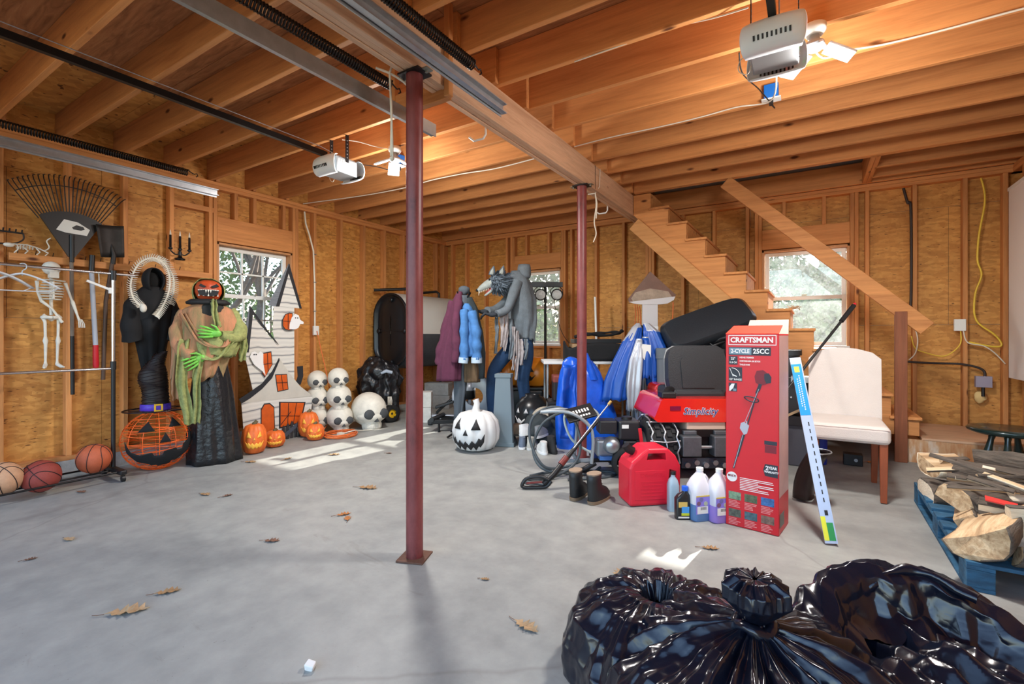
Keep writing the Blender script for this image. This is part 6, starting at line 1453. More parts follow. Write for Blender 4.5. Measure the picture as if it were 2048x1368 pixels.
# ---- pressure washer
pw = front('pressure_washer', 'petrol pressure washer with black engine and wheels beside the gas can', 'pressure washer', .82, 4.02)
MB().bar((-.42, .0, .10), (.14, .0, .13), .025, .025).build('frame_tube', GREYP, pw); MB().tube(spline([(.14, .02, .12), (-.1, .02, .10), (-.25, -.0, .11), (-.33, -.02, .20)], 5), .014, 8).build('frame_tube', GREYP, pw)
MB().tube([(-.30, -.04, .02), (-.22, -.04, .04), (-.12, -.04, .10)], .024, 8).build('front_foot', BLKP, pw)
MB().bb((-.14, -.06, .11), (.16, .18, .14)).build('deck_plate', BLACKM, pw)
MB().bb((-.10, -.10, .35), (.05, .06, .46)).build('muffler_guard', mat('engine_black', rgb(30, 31, 34), .4), pw, bevel=.012); MB().bb((.06, -.11, .30), (.24, .10, .46)).build('fuel_tank', mat('engine_black', rgb(30, 31, 34), .4), pw, bevel=.02, seg=3)
MB().bb((.10, -.10, .17), (.22, .06, .30)).build('recoil_housing', mat('engine_black', rgb(30, 31, 34), .4), pw, bevel=.02); MB().cyl((.15, .0, .46), (.15, .0, .48), .045, n=16).build('fuel_cap', BLKP, pw)
MB().lathe([(.001, .05), (.05, .05), (.06, .03), (.07, .0), (.07, -.03)], 20, M=Matrix.Translation((.0, -.11, .26)) @ Matrix.Rotation(R(90), 4, 'X')).build('pump_cover', STEEL, pw); MB().bb((-.12, -.10, .16), (.05, .05, .30)).build('crankcase', mat('cast_alloy', rgb(140, 146, 152), .4, .7), pw, bevel=.02)
MB().bb((.085, -.114, .40), (.14, -.111, .43)).build('warning_sticker', PAPER, pw); MB().bb((-.10, -.12, .14), (.02, -.02, .17)).build('blue_fitting', mat('steel_blue', rgb(70, 120, 190), .4, .4), pw)
for sy in (-.13, .26):
    wz, wr = .125, .125; M = Matrix.Translation((.12, sy, wz)) @ Matrix.Rotation(R(90), 4, 'X')
    w_ = MB().lathe([(.088, -.03), (.112, -.03), (.125, -.018), (.125, .018), (.112, .03), (.088, .03)], 36, M=M).build('tyre', TYRE, pw)
    m = MB().lathe([(.001, .02), (.022, .025), (.026, -.02), (.001, -.02)], 16, M=M); m.lathe([(.092, .022), (.092, -.022), (.085, -.022), (.085, .022)], 32, M=M)
    for k in range(5): a = 2 * PI * k / 5; m.bar(M @ Vector((.02 * math.cos(a), .02 * math.sin(a), .008)), M @ Vector((.09 * math.cos(a), .09 * math.sin(a), .008)), .024, .014, (0, 1, 0))
    m.build('spoked_rim', BLKP, w_); MB().cyl((.12, sy - .035, wz), (.12, sy - .02, wz), .012, n=10).build('axle_cap', STEEL, w_)
MB().tube(spline([(-.28, .10, .12), (-.26, .08, .35), (-.28, .02, .50), (-.42, -.05, .55), (-.58, -.08, .53)], 6), .014, 8).build('handle', GREYP, pw); MB().tube(spline([(-.17, -.14, .12), (-.16, -.15, .32), (-.20, -.15, .44), (-.36, -.16, .54), (-.58, -.08, .53)], 6), .014, 8).build('handle', GREYP, pw)
pn = MB().box((0, 0, 0), (.25, .14, .02), None, Matrix.Translation((-.26, -.10, .525)) @ Euler((R(38), R(-12), R(14))).to_matrix().to_4x4()).build('name_panel', BLKP, pw, bevel=.003)
Mp = Matrix.Translation((-.26, -.10, .525)) @ Euler((R(38), R(-12), R(14))).to_matrix().to_4x4()
for k in range(7): MB().box((-.075 + k * .025, .012, .0112), (.014, .034, .001), None, Mp).build('panel_mark', PAPER, pn)
for k in range(5): MB().box((-.03 + k * .024, -.038, .0112), (.016, .018, .001), None, Mp).build('panel_mark', PAPER, pn)
HOSE = mat('grey_black_hose', rgb(66, 74, 78), .45)
hz = thing('hose_coil', 'grey pressure hose looping from the washer across the floor', 'hose', (*spot(.45, 3.98), fz(3.6)), R(32.1))
MB().tube(spline([(.12, -.02, .12), (-.05, .0, .06), (-.2, -.05, .10), (-.30, .0, .30), (-.27, .05, .48), (-.1, .08, .56), (.05, .05, .50), (.12, .0, .30), (.08, -.04, .12), (-.1, -.1, .02), (-.3, -.16, .012), (-.34, -.22, .012), (-.2, -.30, .012)], 8), .0115, 8).build('loop', HOSE, hz)
MB().tube(spline([(.2, .1, .42), (.1, .1, .52), (-.05, .1, .50), (-.2, .08, .40), (-.27, .06, .2), (-.2, .0, .06), (.0, -.05, .03), (.2, -.02, .02), (.3, .06, .05)], 8), .0115, 8).build('loop', HOSE, hz)
MB().tube(spline([(.24, .06, .40), (.28, .05, .5), (.18, .06, .56), (.0, .05, .5), (.05, .02, .3), (.22, .02, .18)], 8), .0105, 8).build('loop', mat('pale_hose', rgb(170, 180, 178), .4), hz)
MB().tube(spline([(.0, -.16, .012), (.3, -.1, .012), (.42, .0, .012), (.3, .08, .012), (-.1, .06, .012), (-.3, -.06, .012)], 8), .011, 8).build('loop', HOSE, hz)
gn = thing('spray_gun', 'black pressure washer spray gun and lance resting against the washer', 'spray gun', (*spot(.18, 3.64), fz(3.2)), R(32.1))
gb_ = MB().tube([(.06, 0, .04), (.14, .03, .10), (.34, .16, .30)], [.02, .024, .017], 10).build('body', BLKP, gn)
MB().tube([(.34, .16, .30), (.52, .26, .47)], .012, 8).build('lance_grip', BLKP, gn); MB().tube([(.30, .13, .27), (.62, .26, .62)], .006, 8).build('lance', STEEL, gn); MB().tube([(.61, .256, .61), (.635, .266, .637)], .013, 8).build('nozzle', mat('brass', rgb(180, 150, 90), .4, .7), gn)
MB().tube(spline([(.10, 0, .07), (.04, .0, .095), (-.06, .0, .085), (-.10, .0, .04), (-.09, .0, .015), (.0, .0, .012), (.08, .0, .02), (.12, .0, .06)], 5), .014, 8).build('grip_guard', BLKP, gn); MB().tube([(-.07, 0, .045), (.05, 0, .055)], .008, 8).build('trigger', mat('dark_red_trigger', rgb(110, 40, 36), .5), gn)
MB().tube([(.20, .07, .17), (.25, .10, .22)], .0255, 10).build('red_collar', mat('dark_red_trigger', rgb(110, 40, 36), .5), gn)
# ---- boots
def boot(lat, dep, turn, label):
    b = front('boot', label, 'boot', lat, dep, 'pair of black lace-up boots', turn=turn)
    LEA = mat('black_leather', rgb(26, 28, 30), .5, var=.2, vscale=20)
    loft([(.02, .045, .115, 2.4, 0, -.01), (.05, .047, .12, 2.4, 0, -.01), (.085, .045, .105, 2.2, 0, .01), (.115, .042, .07, 2.2, 0, .045), (.16, .042, .062, 2.2, 0, .055), (.20, .046, .066, 2.2, 0, .055), (.205, .040, .058, 2.2, 0, .055)], 28).build('upper', LEA, b)
    loft([(0, .046, .122, 2.4, 0, -.01), (.022, .049, .126, 2.4, 0, -.01)], 28).build('sole', mat('tan_sole', rgb(120, 100, 78), .7), b); loft([(.2, .042, .06, 2.2, 0, .055), (.212, .044, .062, 2.2, 0, .055)], 24).build('collar_lining', mat('sheepskin', rgb(150, 130, 110), .9), b)
    for k in range(4): MB().tube([(-.03, -.02 + k * .012, .10 + k * .026), (0, -.03 + k * .013, .108 + k * .026), (.03, -.02 + k * .012, .10 + k * .026)], .003, 5).build('lace', mat('boot_lace', rgb(90, 80, 66), .8), b)
boot(.487, 3.47, 148, 'left black boot of the pair in front of the washer'); boot(.613, 3.38, 138, 'right black boot of the pair, nearest the gas can')
# ---- shoes in a pile
def shoe(lat, dep, z, turn, roll, col, sole, label, tall=False):
    s_ = front('shoe', label, 'shoe', lat, dep, 'shoes piled by the hoses', turn=turn); s_.location.z += z; s_.rotation_euler[1] = R(roll)
    c_ = mat('shoe_' + label.split()[0] + str(len(label)), col, .7, var=.2, vscale=20)
    loft([(.022, .042, .125, 2.4, 0, 0), (.05, .042, .125, 2.3, 0, 0), (.075, .036, .10, 2.2, 0, .02), (.10, .033, .066, 2.2, 0, .05), (.12 if not tall else .17, .032, .052, 2.2, 0, .06)], 28).build('upper', c_, s_)
    loft([(0, .042, .128, 2.4, 0, 0), (.024, .046, .132, 2.4, 0, 0)], 28).build('sole', mat('sole_' + str(sole[0]), rgb(*sole), .6), s_)
    for k in range(4): MB().tube([(-.028, -.03 + k * .02, .078 + k * .01), (0, -.03 + k * .02, .088 + k * .01), (.028, -.03 + k * .02, .078 + k * .01)], .003, 4).build('lace', WHITEP, s_)
shoe(.11, 4.93, 0, 175, 0, rgb(92, 104, 122), (220, 220, 220), 'blue grey sneaker at the left end of the shoe pile'); shoe(.21, 4.90, 0, 160, 0, rgb(170, 168, 160), (200, 200, 196), 'grey sneaker second from the left in the shoe pile'); shoe(.30, 4.72, 0, 190, 0, rgb(206, 206, 204), (230, 230, 230), 'white sneaker at the front of the shoe pile')
shoe(.385, 4.74, .0, 200, 8, rgb(34, 33, 34), (30, 30, 30), 'black high boot at the right of the shoe pile', True); shoe(.18, 4.98, .115, 130, 12, rgb(196, 192, 186), (214, 214, 210), 'white sneaker lying on top of the shoe pile'); shoe(.10, 5.06, .10, 100, -10, rgb(96, 74, 56), (60, 50, 44), 'brown shoe lying at the back of the shoe pile'); shoe(.31, 4.92, .11, 150, 6, rgb(120, 122, 126), (190, 190, 190), 'grey sneaker on top beside the hoses')
ch_ = front('dark_clothes_heap', 'heap of dark clothes behind the shoe pile', 'clothes', .30, 5.10); m = MB().ball((0, 0, .12), .25, 22, 14, (.95, .7, .75)); m.jitter(.08, 8, 6); m.jitter(.025, 22, 2); m.v = [(a, b, max(0.0, c_)) for a, b, c_ in m.v]; m.build('cloth', mat('dark_grey_cloth', rgb(44, 50, 52), .9), ch_)
m = front('cream_cushion', 'cream round cushion leaning behind the clothes heap', 'cushion', .30, 5.42); MB().lathe([(.001, -.05), (.14, -.045), (.17, 0), (.14, .045), (.001, .05)], 30, M=Matrix.Translation((.08, 0, .17)) @ Matrix.Rotation(R(75), 4, 'X')).build('pad', mat('cream_cloth', rgb(206, 196, 178), .85), m)
# ---- gas can
gc = front('gas_can', 'large red plastic gas can with moulded handles on the floor', 'gas can', .975, 3.38, turn=8)
GASR = mat('red_gas_can_plastic', rgb(206, 30, 52), .42, var=.08, vscale=6, sub=.05)
body = MB().prism([(-.185, .0), (.16, .0), (.185, .03), (.185, .27), (.15, .34), (.09, .395), (-.05, .395), (-.10, .36), (-.17, .30), (-.19, .26), (-.19, .02)], -.11, .11, 'y').build('body', GASR, gc, bevel=.022, seg=3)
cut = MB().prism([(-.065, .315), (.075, .315), (.07, .362), (-.055, .362)], -.3, .3, 'y'); cut.prism([(.085, .10), (.145, .085), (.150, .235), (.10, .25)], -.3, .3, 'y'); boolcut(body, cut)
MB().bb((-.15, -.1125, .045), (.07, -.109, .245)).build('warning_panel', GASR, gc, bevel=.003)
text('moulded_lettering', 'DANGER', .034, (-.03, -.1127, .215), (R(90), 0, 0), GASR, gc, .0012, sx=1.2)
for k in range(5): MB().bb((-.11 + .01 * (k % 2), -.1138, .165 - k * .024), (.06 - .012 * (k % 3), -.1125, .172 - k * .024)).build('moulded_line', GASR, gc)
MB().tube([(-.12, .0, .355), (-.16, .0, .375), (-.175, 0, .40)], .03, 12).build('spout_cap', BLKP, gc)
# ---- bottles
ob1 = front('motor_oil_bottle', 'small black motor oil bottle with blue cap beside the jugs', 'bottle', 1.097, 3.06)
loft([(0, .046, .03, 5, 0, 0), (.13, .046, .03, 5, 0, 0), (.155, .036, .026, 4, .008, 0), (.172, .016, .016, 2, .016, 0), (.185, .016, .016, 2, .016, 0)], 32).build('body', BLKG, ob1); MB().cyl((.016, 0, .18), (.016, 0, .207), .019, n=18).build('cap', mat('blue_cap', rgb(24, 96, 214), .4), ob1)
MB().bb((-.034, -.0312, .08), (.022, -.0302, .115)).build('label_print', mat('label_gold', rgb(210, 176, 90), .5), ob1); MB().bb((-.014, -.0318, .045), (.034, -.0302, .085)).build('label_print', mat('label_blue', rgb(70, 150, 214), .5), ob1); MB().bb((-.016, -.032, .028), (.034, -.0302, .045)).build('label_print', mat('label_green', rgb(190, 200, 50), .5), ob1); MB().bb((-.036, -.0318, .012), (.034, -.0302, .022)).build('label_print', PAPER, ob1)
ob2 = front('grey_bottle', 'slim grey plastic bottle behind the black oil bottle', 'bottle', 1.085, 3.20)
loft([(0, .036, .036, 4, 0, 0), (.17, .036, .036, 4, 0, 0), (.205, .028, .028, 3, 0, 0), (.225, .014, .014, 2, 0, 0), (.25, .014, .014, 2, 0, 0)], 28).build('body', mat('grey_bottle_plastic', rgb(150, 170, 182), .35), ob2); MB().cyl((0, 0, .24), (0, 0, .262), .017, n=14).build('cap', BLKP, ob2)
def jug(lat, dep, label, fluid):
    j = front('fluid_jug', label, 'jug', lat, dep, 'translucent fluid jugs', turn=14)
    TR = mat('milky_jug_plastic', rgb(216, 214, 220), .35, sub=.1)
    loft([(.105, .062, .062, 4, 0, 0), (.18, .062, .062, 4, 0, 0), (.215, .058, .058, 3.5, 0, 0), (.255, .042, .046, 3, .004, 0), (.285, .026, .028, 2.4, .010, 0), (.30, .020, .020, 2, .014, 0), (.318, .020, .020, 2, .014, 0)], 36).build('body', TR, j)
    loft([(0, .058, .058, 4, 0, 0), (.012, .062, .062, 4, 0, 0), (.105, .062, .062, 4, 0, 0)], 36).build('filled_part', fluid, j)
    MB().tube(spline([(.045, .0, .275), (.065, .0, .25), (.06, .0, .21)], 4), .011, 8).build('handle', TR, j); MB().cyl((.014, 0, .305), (.014, 0, .325), .022, n=18).build('cap', WHITEP, j)
    MB().bb((-.056, -.0640, .05), (.056, -.0622, .165)).build('label', mat('violet_label', rgb(136, 122, 206), .5), j); MB().bb((-.056, -.0644, .158), (.056, -.0622, .166)).build('label_stripe', mat('gold_stripe', rgb(206, 178, 76), .5), j); MB().bb((-.048, -.0648, .052), (.028, -.0630, .098)).build('barcode_panel', PAPER, j)
    for a, b, c_ in ((-.02, .142, rgb(110, 106, 160)), (-.038, .118, rgb(120, 84, 110)), (.012, .115, rgb(170, 176, 150))): MB().cyl((a, -.0652, b), (a, -.0638, b), .014, n=14).build('label_dot', mat('dot%d' % int(b * 1000), c_, .6), j)
    for k in range(7): MB().bb((-.024 + k * .006, -.0655, .076), (-.0215 + k * .006, -.0645, .094)).build('barcode_line', BLK, j)
jug(1.197, 3.06, 'jug with blue fluid between the oil bottle and the violet jug', mat('blue_fluid', rgb(92, 128, 176), .3)); jug(1.310, 3.03, 'jug with violet fluid beside the tall red box', mat('violet_fluid', rgb(158, 128, 204), .3))
# ---- tall red trimmer box
bx_ = thing('hedge_trimmer_box', 'tall bright red cardboard tool box with white brand lettering', 'box', (-.300, 3.20, fz(3.3)), R(-9))
BRED = mat('red_printed_card', rgb(206, 26, 40), .38, var=.05, vscale=3); BW, BD, BH = .295, .26, 1.185
m = MB().bb((-BW / 2, 0, 0), (BW / 2, BD, BH)); m.build('carton', BRED, bx_, bevel=.004)
MB().add([(-BW / 2, 0, BH), (BW / 2, 0, BH), (BW / 2 + .0, .10, BH + .05), (-BW / 2 + .02, .10, BH + .05)], [(0, 1, 2, 3)]).build('top_flap', mat('bright_red_flap', rgb(226, 66, 50), .4), bx_, solid=.004)
MB().add([(-BW / 2 + .05, BD, BH), (BW / 2, BD, BH), (BW / 2 + .0, BD + .01, BH + .09), (-BW / 2 + .07, BD + .01, BH + .09)], [(0, 1, 2, 3)]).build('rear_flap', mat('pale_card_inside', rgb(190, 190, 172), .7), bx_, solid=.004)
MB().bb((BW / 2 + .0002, .012, .22), (BW / 2 + .0012, BD - .01, BH - .01)).build('side_panel', mat('pale_pink_side', rgb(206, 168, 166), .45, var=.2, vscale=4), bx_)
PW = mat('white_print', rgb(232, 230, 228), .5); PK = mat('navy_print', rgb(40, 44, 56), .5); PG = mat('blue_grey_print', rgb(110, 140, 156), .5)
def fx(u): return -BW / 2 + BW * u
VM = ((0, 0), (.018, .006), (.094, .058), (.118, .068), (.186, .11), (.205, .116), (.272, .16), (.285, .173), (.385, .245), (.405, .255), (.47, .30), (.548, .33), (.735, .46), (.80, .52), (.885, .70))
def fzv(v):
    if v > .885: return BH * (1 - (.70 + (v - .885)))
    for (a, b), (c_, d_) in zip(VM, VM[1:]):
        if a <= v <= c_: return BH * (1 - (b + (v - a) / (c_ - a) * (d_ - b)))
    return BH
def pr(u0, u1, v0, v1, mt, nm='print', d=.0006, par=bx_): return MB().bb((fx(u0), -d - .0002, fzv(v1)), (fx(u1), -.0001, fzv(v0))).build(nm, mt, par)
def tx(s, u, v, size, mt, sx=1.0, bold=.0, nm='lettering', align='CENTER', d=.0016): return text(nm, s, size, (fx(u), -d, fzv(v)), (R(90), 0, 0), mt, bx_, .0003, align, sx, bold)
for (a, b, c_, d_) in ((.055, .96, .018, .023), (.055, .96, .089, .094), (.055, .068, .018, .094), (.947, .96, .018, .094)): pr(a, b, c_, d_, PW, 'logo_frame')
tx('CRAFTSMAN', .5, .057, .043, PW, .97, .0016)
pr(.06, .86, .118, .186, PK, 'banner', .0004); pr(.07, .50, .124, .180, PG, 'banner', .0008); tx('2-CYCLE', .285, .153, .034, PW, .82, .0012); tx('25CC', .68, .153, .040, PW, .9, .0014)
pr(.06, .235, .205, .272, PK, 'icon', .0006); tx('22"', .148, .225, .020, PW, .95, .0005); tx('55.8 CM', .148, .255, .016, PW, .75, .0002)
for k, s_ in enumerate(('HEDGE TRIMMER', 'CORTADORA DE SETOS', 'TAILLE-HAIE')): tx(s_, .275, .214 + k * .028, .0125, PW, .85, .0004, align='LEFT')
pr(.06, .325, .285, .385, PK, 'icon', .0006); tx('135° RANGE', .19, .374, .016, PW, .85, .0004)
def pbar(u0, v0, u1, v1, w, mt, d=.0012, nm='print_stroke'): return MB().bar((fx(u0), -d, fzv(v0)), (fx(u1), -d, fzv(v1)), .0008, w, (0, 1, 0) if False else (0.001, 0, 1)).build(nm, mt, bx_)
pbar(.08, .292, .15, .352, .003, PW); pbar(.14, .34, .22, .352, .006, PW); MB().tube([(fx(.12 + .16 * math.sin(a / 10 * PI / 2)), -.0014, fzv(.292 + .055 * (1 - math.cos(a / 10 * PI / 2)))) for a in range(11)], .0012, 4).build('print_arc', PW, bx_)
pr(.06, .225, .405, .47, PK, 'icon', .0006); MB().prism([(fx(.07), fzv(.465)), (fx(.075), fzv(.435)), (fx(.12), fzv(.412)), (fx(.18), fzv(.41)), (fx(.15), fzv(.445)), (fx(.12), fzv(.455)), (fx(.09), fzv(.468))], -.0012, -.0006, 'y').build('hand_icon', PW, bx_); pr(.15, .21, .448, .466, PG, 'icon_text', .0012)
# printed trimmer picture
DKR = mat('maroon_print', rgb(120, 22, 40), .5); LGR = mat('light_grey_print', rgb(176, 178, 190), .5)
def poly(pts, mt, d=.0008, nm='printed_tool'): return MB().prism([(fx(a), fzv(b)) for a, b in pts], -d - .0004, -.0001, 'y').build(nm, mt, bx_)
poly([(.56, .345), (.60, .305), (.72, .298), (.80, .32), (.84, .36), (.78, .40), (.66, .415), (.58, .39)], DKR); poly([(.74, .325), (.82, .318), (.87, .345), (.86, .385), (.78, .395), (.74, .36)], PK, .0014); poly([(.64, .40), (.70, .405), (.66, .45), (.60, .48), (.57, .475)], PK, .0012)
pbar(.63, .44, .24, .855, .0075, PK); pbar(.64, .44, .36, .74, .003, LGR, .002)
MB().tube([(fx(.50 + .135 * math.cos(a / 20 * 2 * PI)), -.0016, fzv(.548 + .022 * math.sin(a / 20 * 2 * PI) + .012 * math.cos(a / 20 * 2 * PI))) for a in range(20)], .0035, 5, closed=True).build('printed_handle', PK, bx_)
poly([(.30, .735), (.36, .725), (.46, .745), (.42, .79), (.36, .80), (.28, .765)], LGR, .0018); pbar(.42, .76, .41, .715, .006, LGR, .002); pbar(.34, .80, .155, .985 - .1, .010, PK, .0016); pbar(.34, .80, .16, .883, .003, LGR, .0022)

def fr(v): return BH * (1 - v)
def prr(u0, u1, v0, v1, mt, nm='print', d=.0006): return MB().bb((fx(u0), -d - .0002, fr(v1)), (fx(u1), -.0001, fr(v0))).build(nm, mt, bx_)
def txr(s_, u, v, size, mt, sx=1.0, bold=.0, d=.0018): return text('lettering', s_, size, (fx(u), -d, fr(v)), (R(90), 0, 0), mt, bx_, .0003, 'CENTER', sx, bold)
prr(.74, .97, .535, .555, PK, 'badge'); prr(.75, .96, .557, .595, DKR, 'badge_picture', .0004)
MB().prism([(fx(a), fr(b)) for a, b in ((.72, .682), (.755, .652), (.985, .652), (.985, .715), (.755, .712))], -.0012, -.0001, 'y').build('badge', PK, bx_)
txr('2', .79, .672, .034, PW, .9, .0012); txr('YEAR', .89, .669, .022, PW, .9, .0008); txr('WARRANTY', .87, .690, .016, PW, .85, .0006)
MB().cyl((fx(.125), -.0012, fr(.745)), (fx(.125), 0, fr(.745)), .030, n=28).build('round_badge', PW, bx_); txr('MULTI', .125, .740, .017, DKR, .95, .0008, .0024)
rb = random.Random(4)
for k in range(8): prr(.28, .92 - .12 * rb.random() - (.25 if k % 3 == 2 else 0), .742 + k * .0085, .7455 + k * .0085, PW, 'text_line')
PHO = [rgb(120, 150, 120), rgb(96, 108, 80), rgb(60, 110, 170), rgb(90, 96, 84), rgb(70, 100, 110), rgb(130, 104, 92)]
for r_, v0 in ((0, .822), (1, .912)):
    for c_ in range(3):
        u0 = .06 + c_ * .31; prr(u0, u0 + .24, v0, v0 + .040, mat('photo_print_%d' % (r_ * 3 + c_), PHO[r_ * 3 + c_], .5, var=.6, vscale=45), 'printed_photo')
        for k in range(5): prr(u0, u0 + .24 - .1 * rb.random(), v0 + .046 + k * .0075, v0 + .049 + k * .0075, mat('pink_print', rgb(226, 150, 150), .5), 'text_line')
MB().bb((BW / 2 + .0013, .02, .04), (BW / 2 + .0022, .13, .12)).build('side_badge', mat('grey_badge', rgb(110, 112, 108), .5), bx_)

ms = front('marker_stake', 'short red and white marker stake standing beside the washer engine', 'stake', 1.03, 3.72)
MB().bar((0, 0, .0), (.005, .0, .17), .022, .012, (0, 1, 0)).build('white_end', WHITEP, ms); MB().bar((.005, 0, .17), (-.03, .0, .44), .024, .014, (0, 1, 0)).build('red_end', REDG, ms)
sv = thing('wood_shavings', 'little heap of wood shavings on a stair tread by the window', 'shavings', (-.14, 5.75, sz_(6) + .027))
rr = random.Random(2); m = MB()
for k in range(40):
    p = Vector((rr.uniform(-.04, .05), rr.uniform(-.2, .2), .006 + rr.random() * .02)); q = Vector((rr.uniform(-1, 1), rr.uniform(-1, 1), rr.uniform(-.2, .4))).normalized() * .03
    m.tube([p, p + q * .6 + Vector((0, 0, .006)), p + q], .003, 4)
m.build('chips', CARD, sv)['kind'] = 'stuff'
bo = thing('small_black_box', 'small black box on the floor under the white chair', 'box', (.32, 5.15, fz(5.15)))
MB().bb((-.07, -.05, 0), (.07, .05, .10)).build('case', BLKP, bo, bevel=.006); MB().cyl((.02, -.052, .05), (.02, -.049, .05), .014, n=12).build('knob', STEEL, bo)
# ================================================================ CHAIR, STRIP, STOOL, PALLET, BAGS, LEAVES, OUTSIDE
CREAM = mat('cream_upholstery', rgb(206, 196, 188), .75, var=.05, vscale=4, bump=.15, bscale=160); LEGW = mat('reddish_chair_wood', rgb(142, 70, 36), .4, var=.2, vscale=10, stretch=(4, 4, .7))
cx_, cy_ = .235, 4.37
cr = thing('parsons_chair', 'cream upholstered dining chair with dark wooden legs beside the red box', 'chair', (cx_, cy_, fz(cy_)))
MB().bb((-.245, -.28, .40), (.235, .24, .525)).build('seat', CREAM, cr, bevel=.035, seg=4)
pp = [(-.245, .36), (.235, .36), (.235, .97), (.18, 1.02), (.08, 1.05), (-.02, 1.06), (-.11, 1.05), (-.20, 1.02), (-.245, .97)]
bk = MB().prism(pp, -.04, .05, 'y').build('backrest', CREAM, cr, bevel=.03, seg=4, loc=(0, .235, 0), rot=(R(-5), 0, 0))
MB().tube([(a * .985, -.036, b - .012) for a, b in pp[1:]] , .004, 6).build('piping', CREAM, bk)
MB().tube([(-.238, -.276, .505), (.228, -.276, .505)], .0045, 6).build('piping', mat('pink_piping', rgb(206, 186, 178), .8), cr)
for sx, sy, tl in ((-.205, -.235, 0), (.195, -.235, 0), (-.2, .235, .05), (.19, .235, .05)):
    MB().add([(sx - .024, sy - .024, .41), (sx + .024, sy - .024, .41), (sx + .024, sy + .024, .41), (sx - .024, sy + .024, .41), (sx - .018, sy - .018 + tl, 0), (sx + .018, sy - .018 + tl, 0), (sx + .018, sy + .018 + tl, 0), (sx - .018, sy + .018 + tl, 0)],
             [(0, 1, 2, 3), (7, 6, 5, 4), (0, 4, 5, 1), (1, 5, 6, 2), (2, 6, 7, 3), (3, 7, 4, 0)]).build('leg', LEGW, cr, bevel=.003)
# --- leaning galvanised rail package
P0 = Vector((.10, 3.20, fz(3.2) + .012)); P1 = Vector((-.085, 3.56, 1.06))
sr = thing('rail_package', 'slim leaning silver rail with blue, yellow and green labels', 'rail', P0)
ax = (P1 - P0).normalized(); sd = Vector((1, .12, 0)); sd = (sd - ax * sd.dot(ax)).normalized(); nn = sd.cross(ax)
L_ = (P1 - P0).length
Mr = Matrix(((sd.x, ax.x, nn.x, 0), (sd.y, ax.y, nn.y, 0), (sd.z, ax.z, nn.z, 0), (0, 0, 0, 1)))
def rp(nm, x0, x1, t0, t1, z0, z1, mt): return MB().box(((x0 + x1) / 2, (t0 + t1) / 2, (z0 + z1) / 2), (x1 - x0, t1 - t0, z1 - z0), None, Mr).build(nm, mt, sr)
RAILM = mat('pale_galvanised', rgb(178, 188, 204), .4, .35)
rp('rail', -.028, .028, 0, L_, -.012, .0, RAILM); rp('flange', .028, .034, 0, L_, -.03, .002, RAILM)
rp('blue_label', -.0275, .0275, L_ * .66, L_ * .96, .0002, .0012, mat('blue_label', rgb(28, 140, 206), .4)); rp('yellow_label', -.0275, -.004, .015, L_ * .13, .0002, .0012, mat('yellow_label', rgb(220, 220, 50), .5)); rp('green_label', -.004, .0275, .015, L_ * .10, .0002, .0012, mat('green_label2', rgb(40, 140, 70), .5))
for k in range(11): rp('slot', .004, .010, L_ * (.20 + .04 * k + .0 * (k % 2)), L_ * (.222 + .04 * k), .0002, .001, BLK)
for k in range(16): rp('label_mark', .002, .008, L_ * (.69 + .013 * k), L_ * (.697 + .013 * k), .0014, .002, PAPER)
for k in range(13): rp('label_mark', -.010, -.005, L_ * (.71 + .013 * k), L_ * (.717 + .013 * k), .0014, .002, PAPER)
rp('label_logo', -.014, .014, L_ * .91, L_ * .945, .0014, .002, mat('logo_yellow', rgb(206, 200, 70), .5)); rp('round_mark', -.002, .014, L_ * .135, L_ * .16, .0014, .002, BLK)
# --- dark green stool
GST = mat('dark_green_gloss_paint', rgb(24, 46, 44), .25, coat=.3)
stl = thing('wooden_stool', 'dark green turned leg stool in front of the landing', 'stool', (1.32, 5.20, fz(5.2)))
MB().lathe([(.001, .365), (.19, .365), (.235, .385), (.24, .40), (.23, .412), (.1, .405), (.001, .403)], 40, sx=1.05).build('seat', GST, stl)
for a in (-2.7, -1.9, -.6, 1.0):
    d = Vector((math.cos(a), math.sin(a), 0)); pts = [d * .12 + Vector((0, 0, .37)), d * .13 + Vector((0, 0, .33)), d * .145 + Vector((0, 0, .27)), d * .16 + Vector((0, 0, .20)), d * .165 + Vector((0, 0, .17)), d * .17 + Vector((0, 0, .15)), d * .18 + Vector((0, 0, .10)), d * .2 + Vector((0, 0, 0))]
    MB().tube(pts, [.026, .018, .022, .032, .026, .016, .020, .014], 12).build('leg', GST, stl)
# --- blue pallet
PBL = mat('worn_blue_pallet', rgb(42, 92, 124), .75, var=.5, vscale=9, stretch=(1, 1, 3), bump=.4, bscale=30)
X0, X1, Y0, Y1 = .615, 1.63, 2.99, 4.30
pal = thing('shipping_pallet', 'worn blue wooden shipping pallet under the firewood', 'pallet', ((X0 + X1) / 2, (Y0 + Y1) / 2, fz((Y0 + Y1) / 2)))
hx, hy = (X1 - X0) / 2, (Y1 - Y0) / 2; sl_ = .02
def pz(y): return sl_ * y
def pbox(nm, x0, x1, y0, y1, z0, z1): return MB().box(((x0 + x1) / 2, (y0 + y1) / 2, (z0 + z1) / 2 + pz((y0 + y1) / 2)), (x1 - x0, y1 - y0, z1 - z0), (R(1.146), 0, 0)).build(nm, PBL, pal, bevel=.002, seg=1)
for xa in (-hx, -.05, hx - .10):
    pbox('bottom_board', xa, xa + .10, -hy, hy, 0, .018); pbox('stringer_board', xa, xa + .10, -hy, hy, .098, .116)
    for ya in (-hy, -.07, hy - .14): pbox('block', xa + .001, xa + .099, ya, ya + .14, .018, .098)
for k in range(9):
    y = -hy + k * (2 * hy - .10) / 8; pbox('deck_board', -hx, hx, y, y + .10, .116, .134)
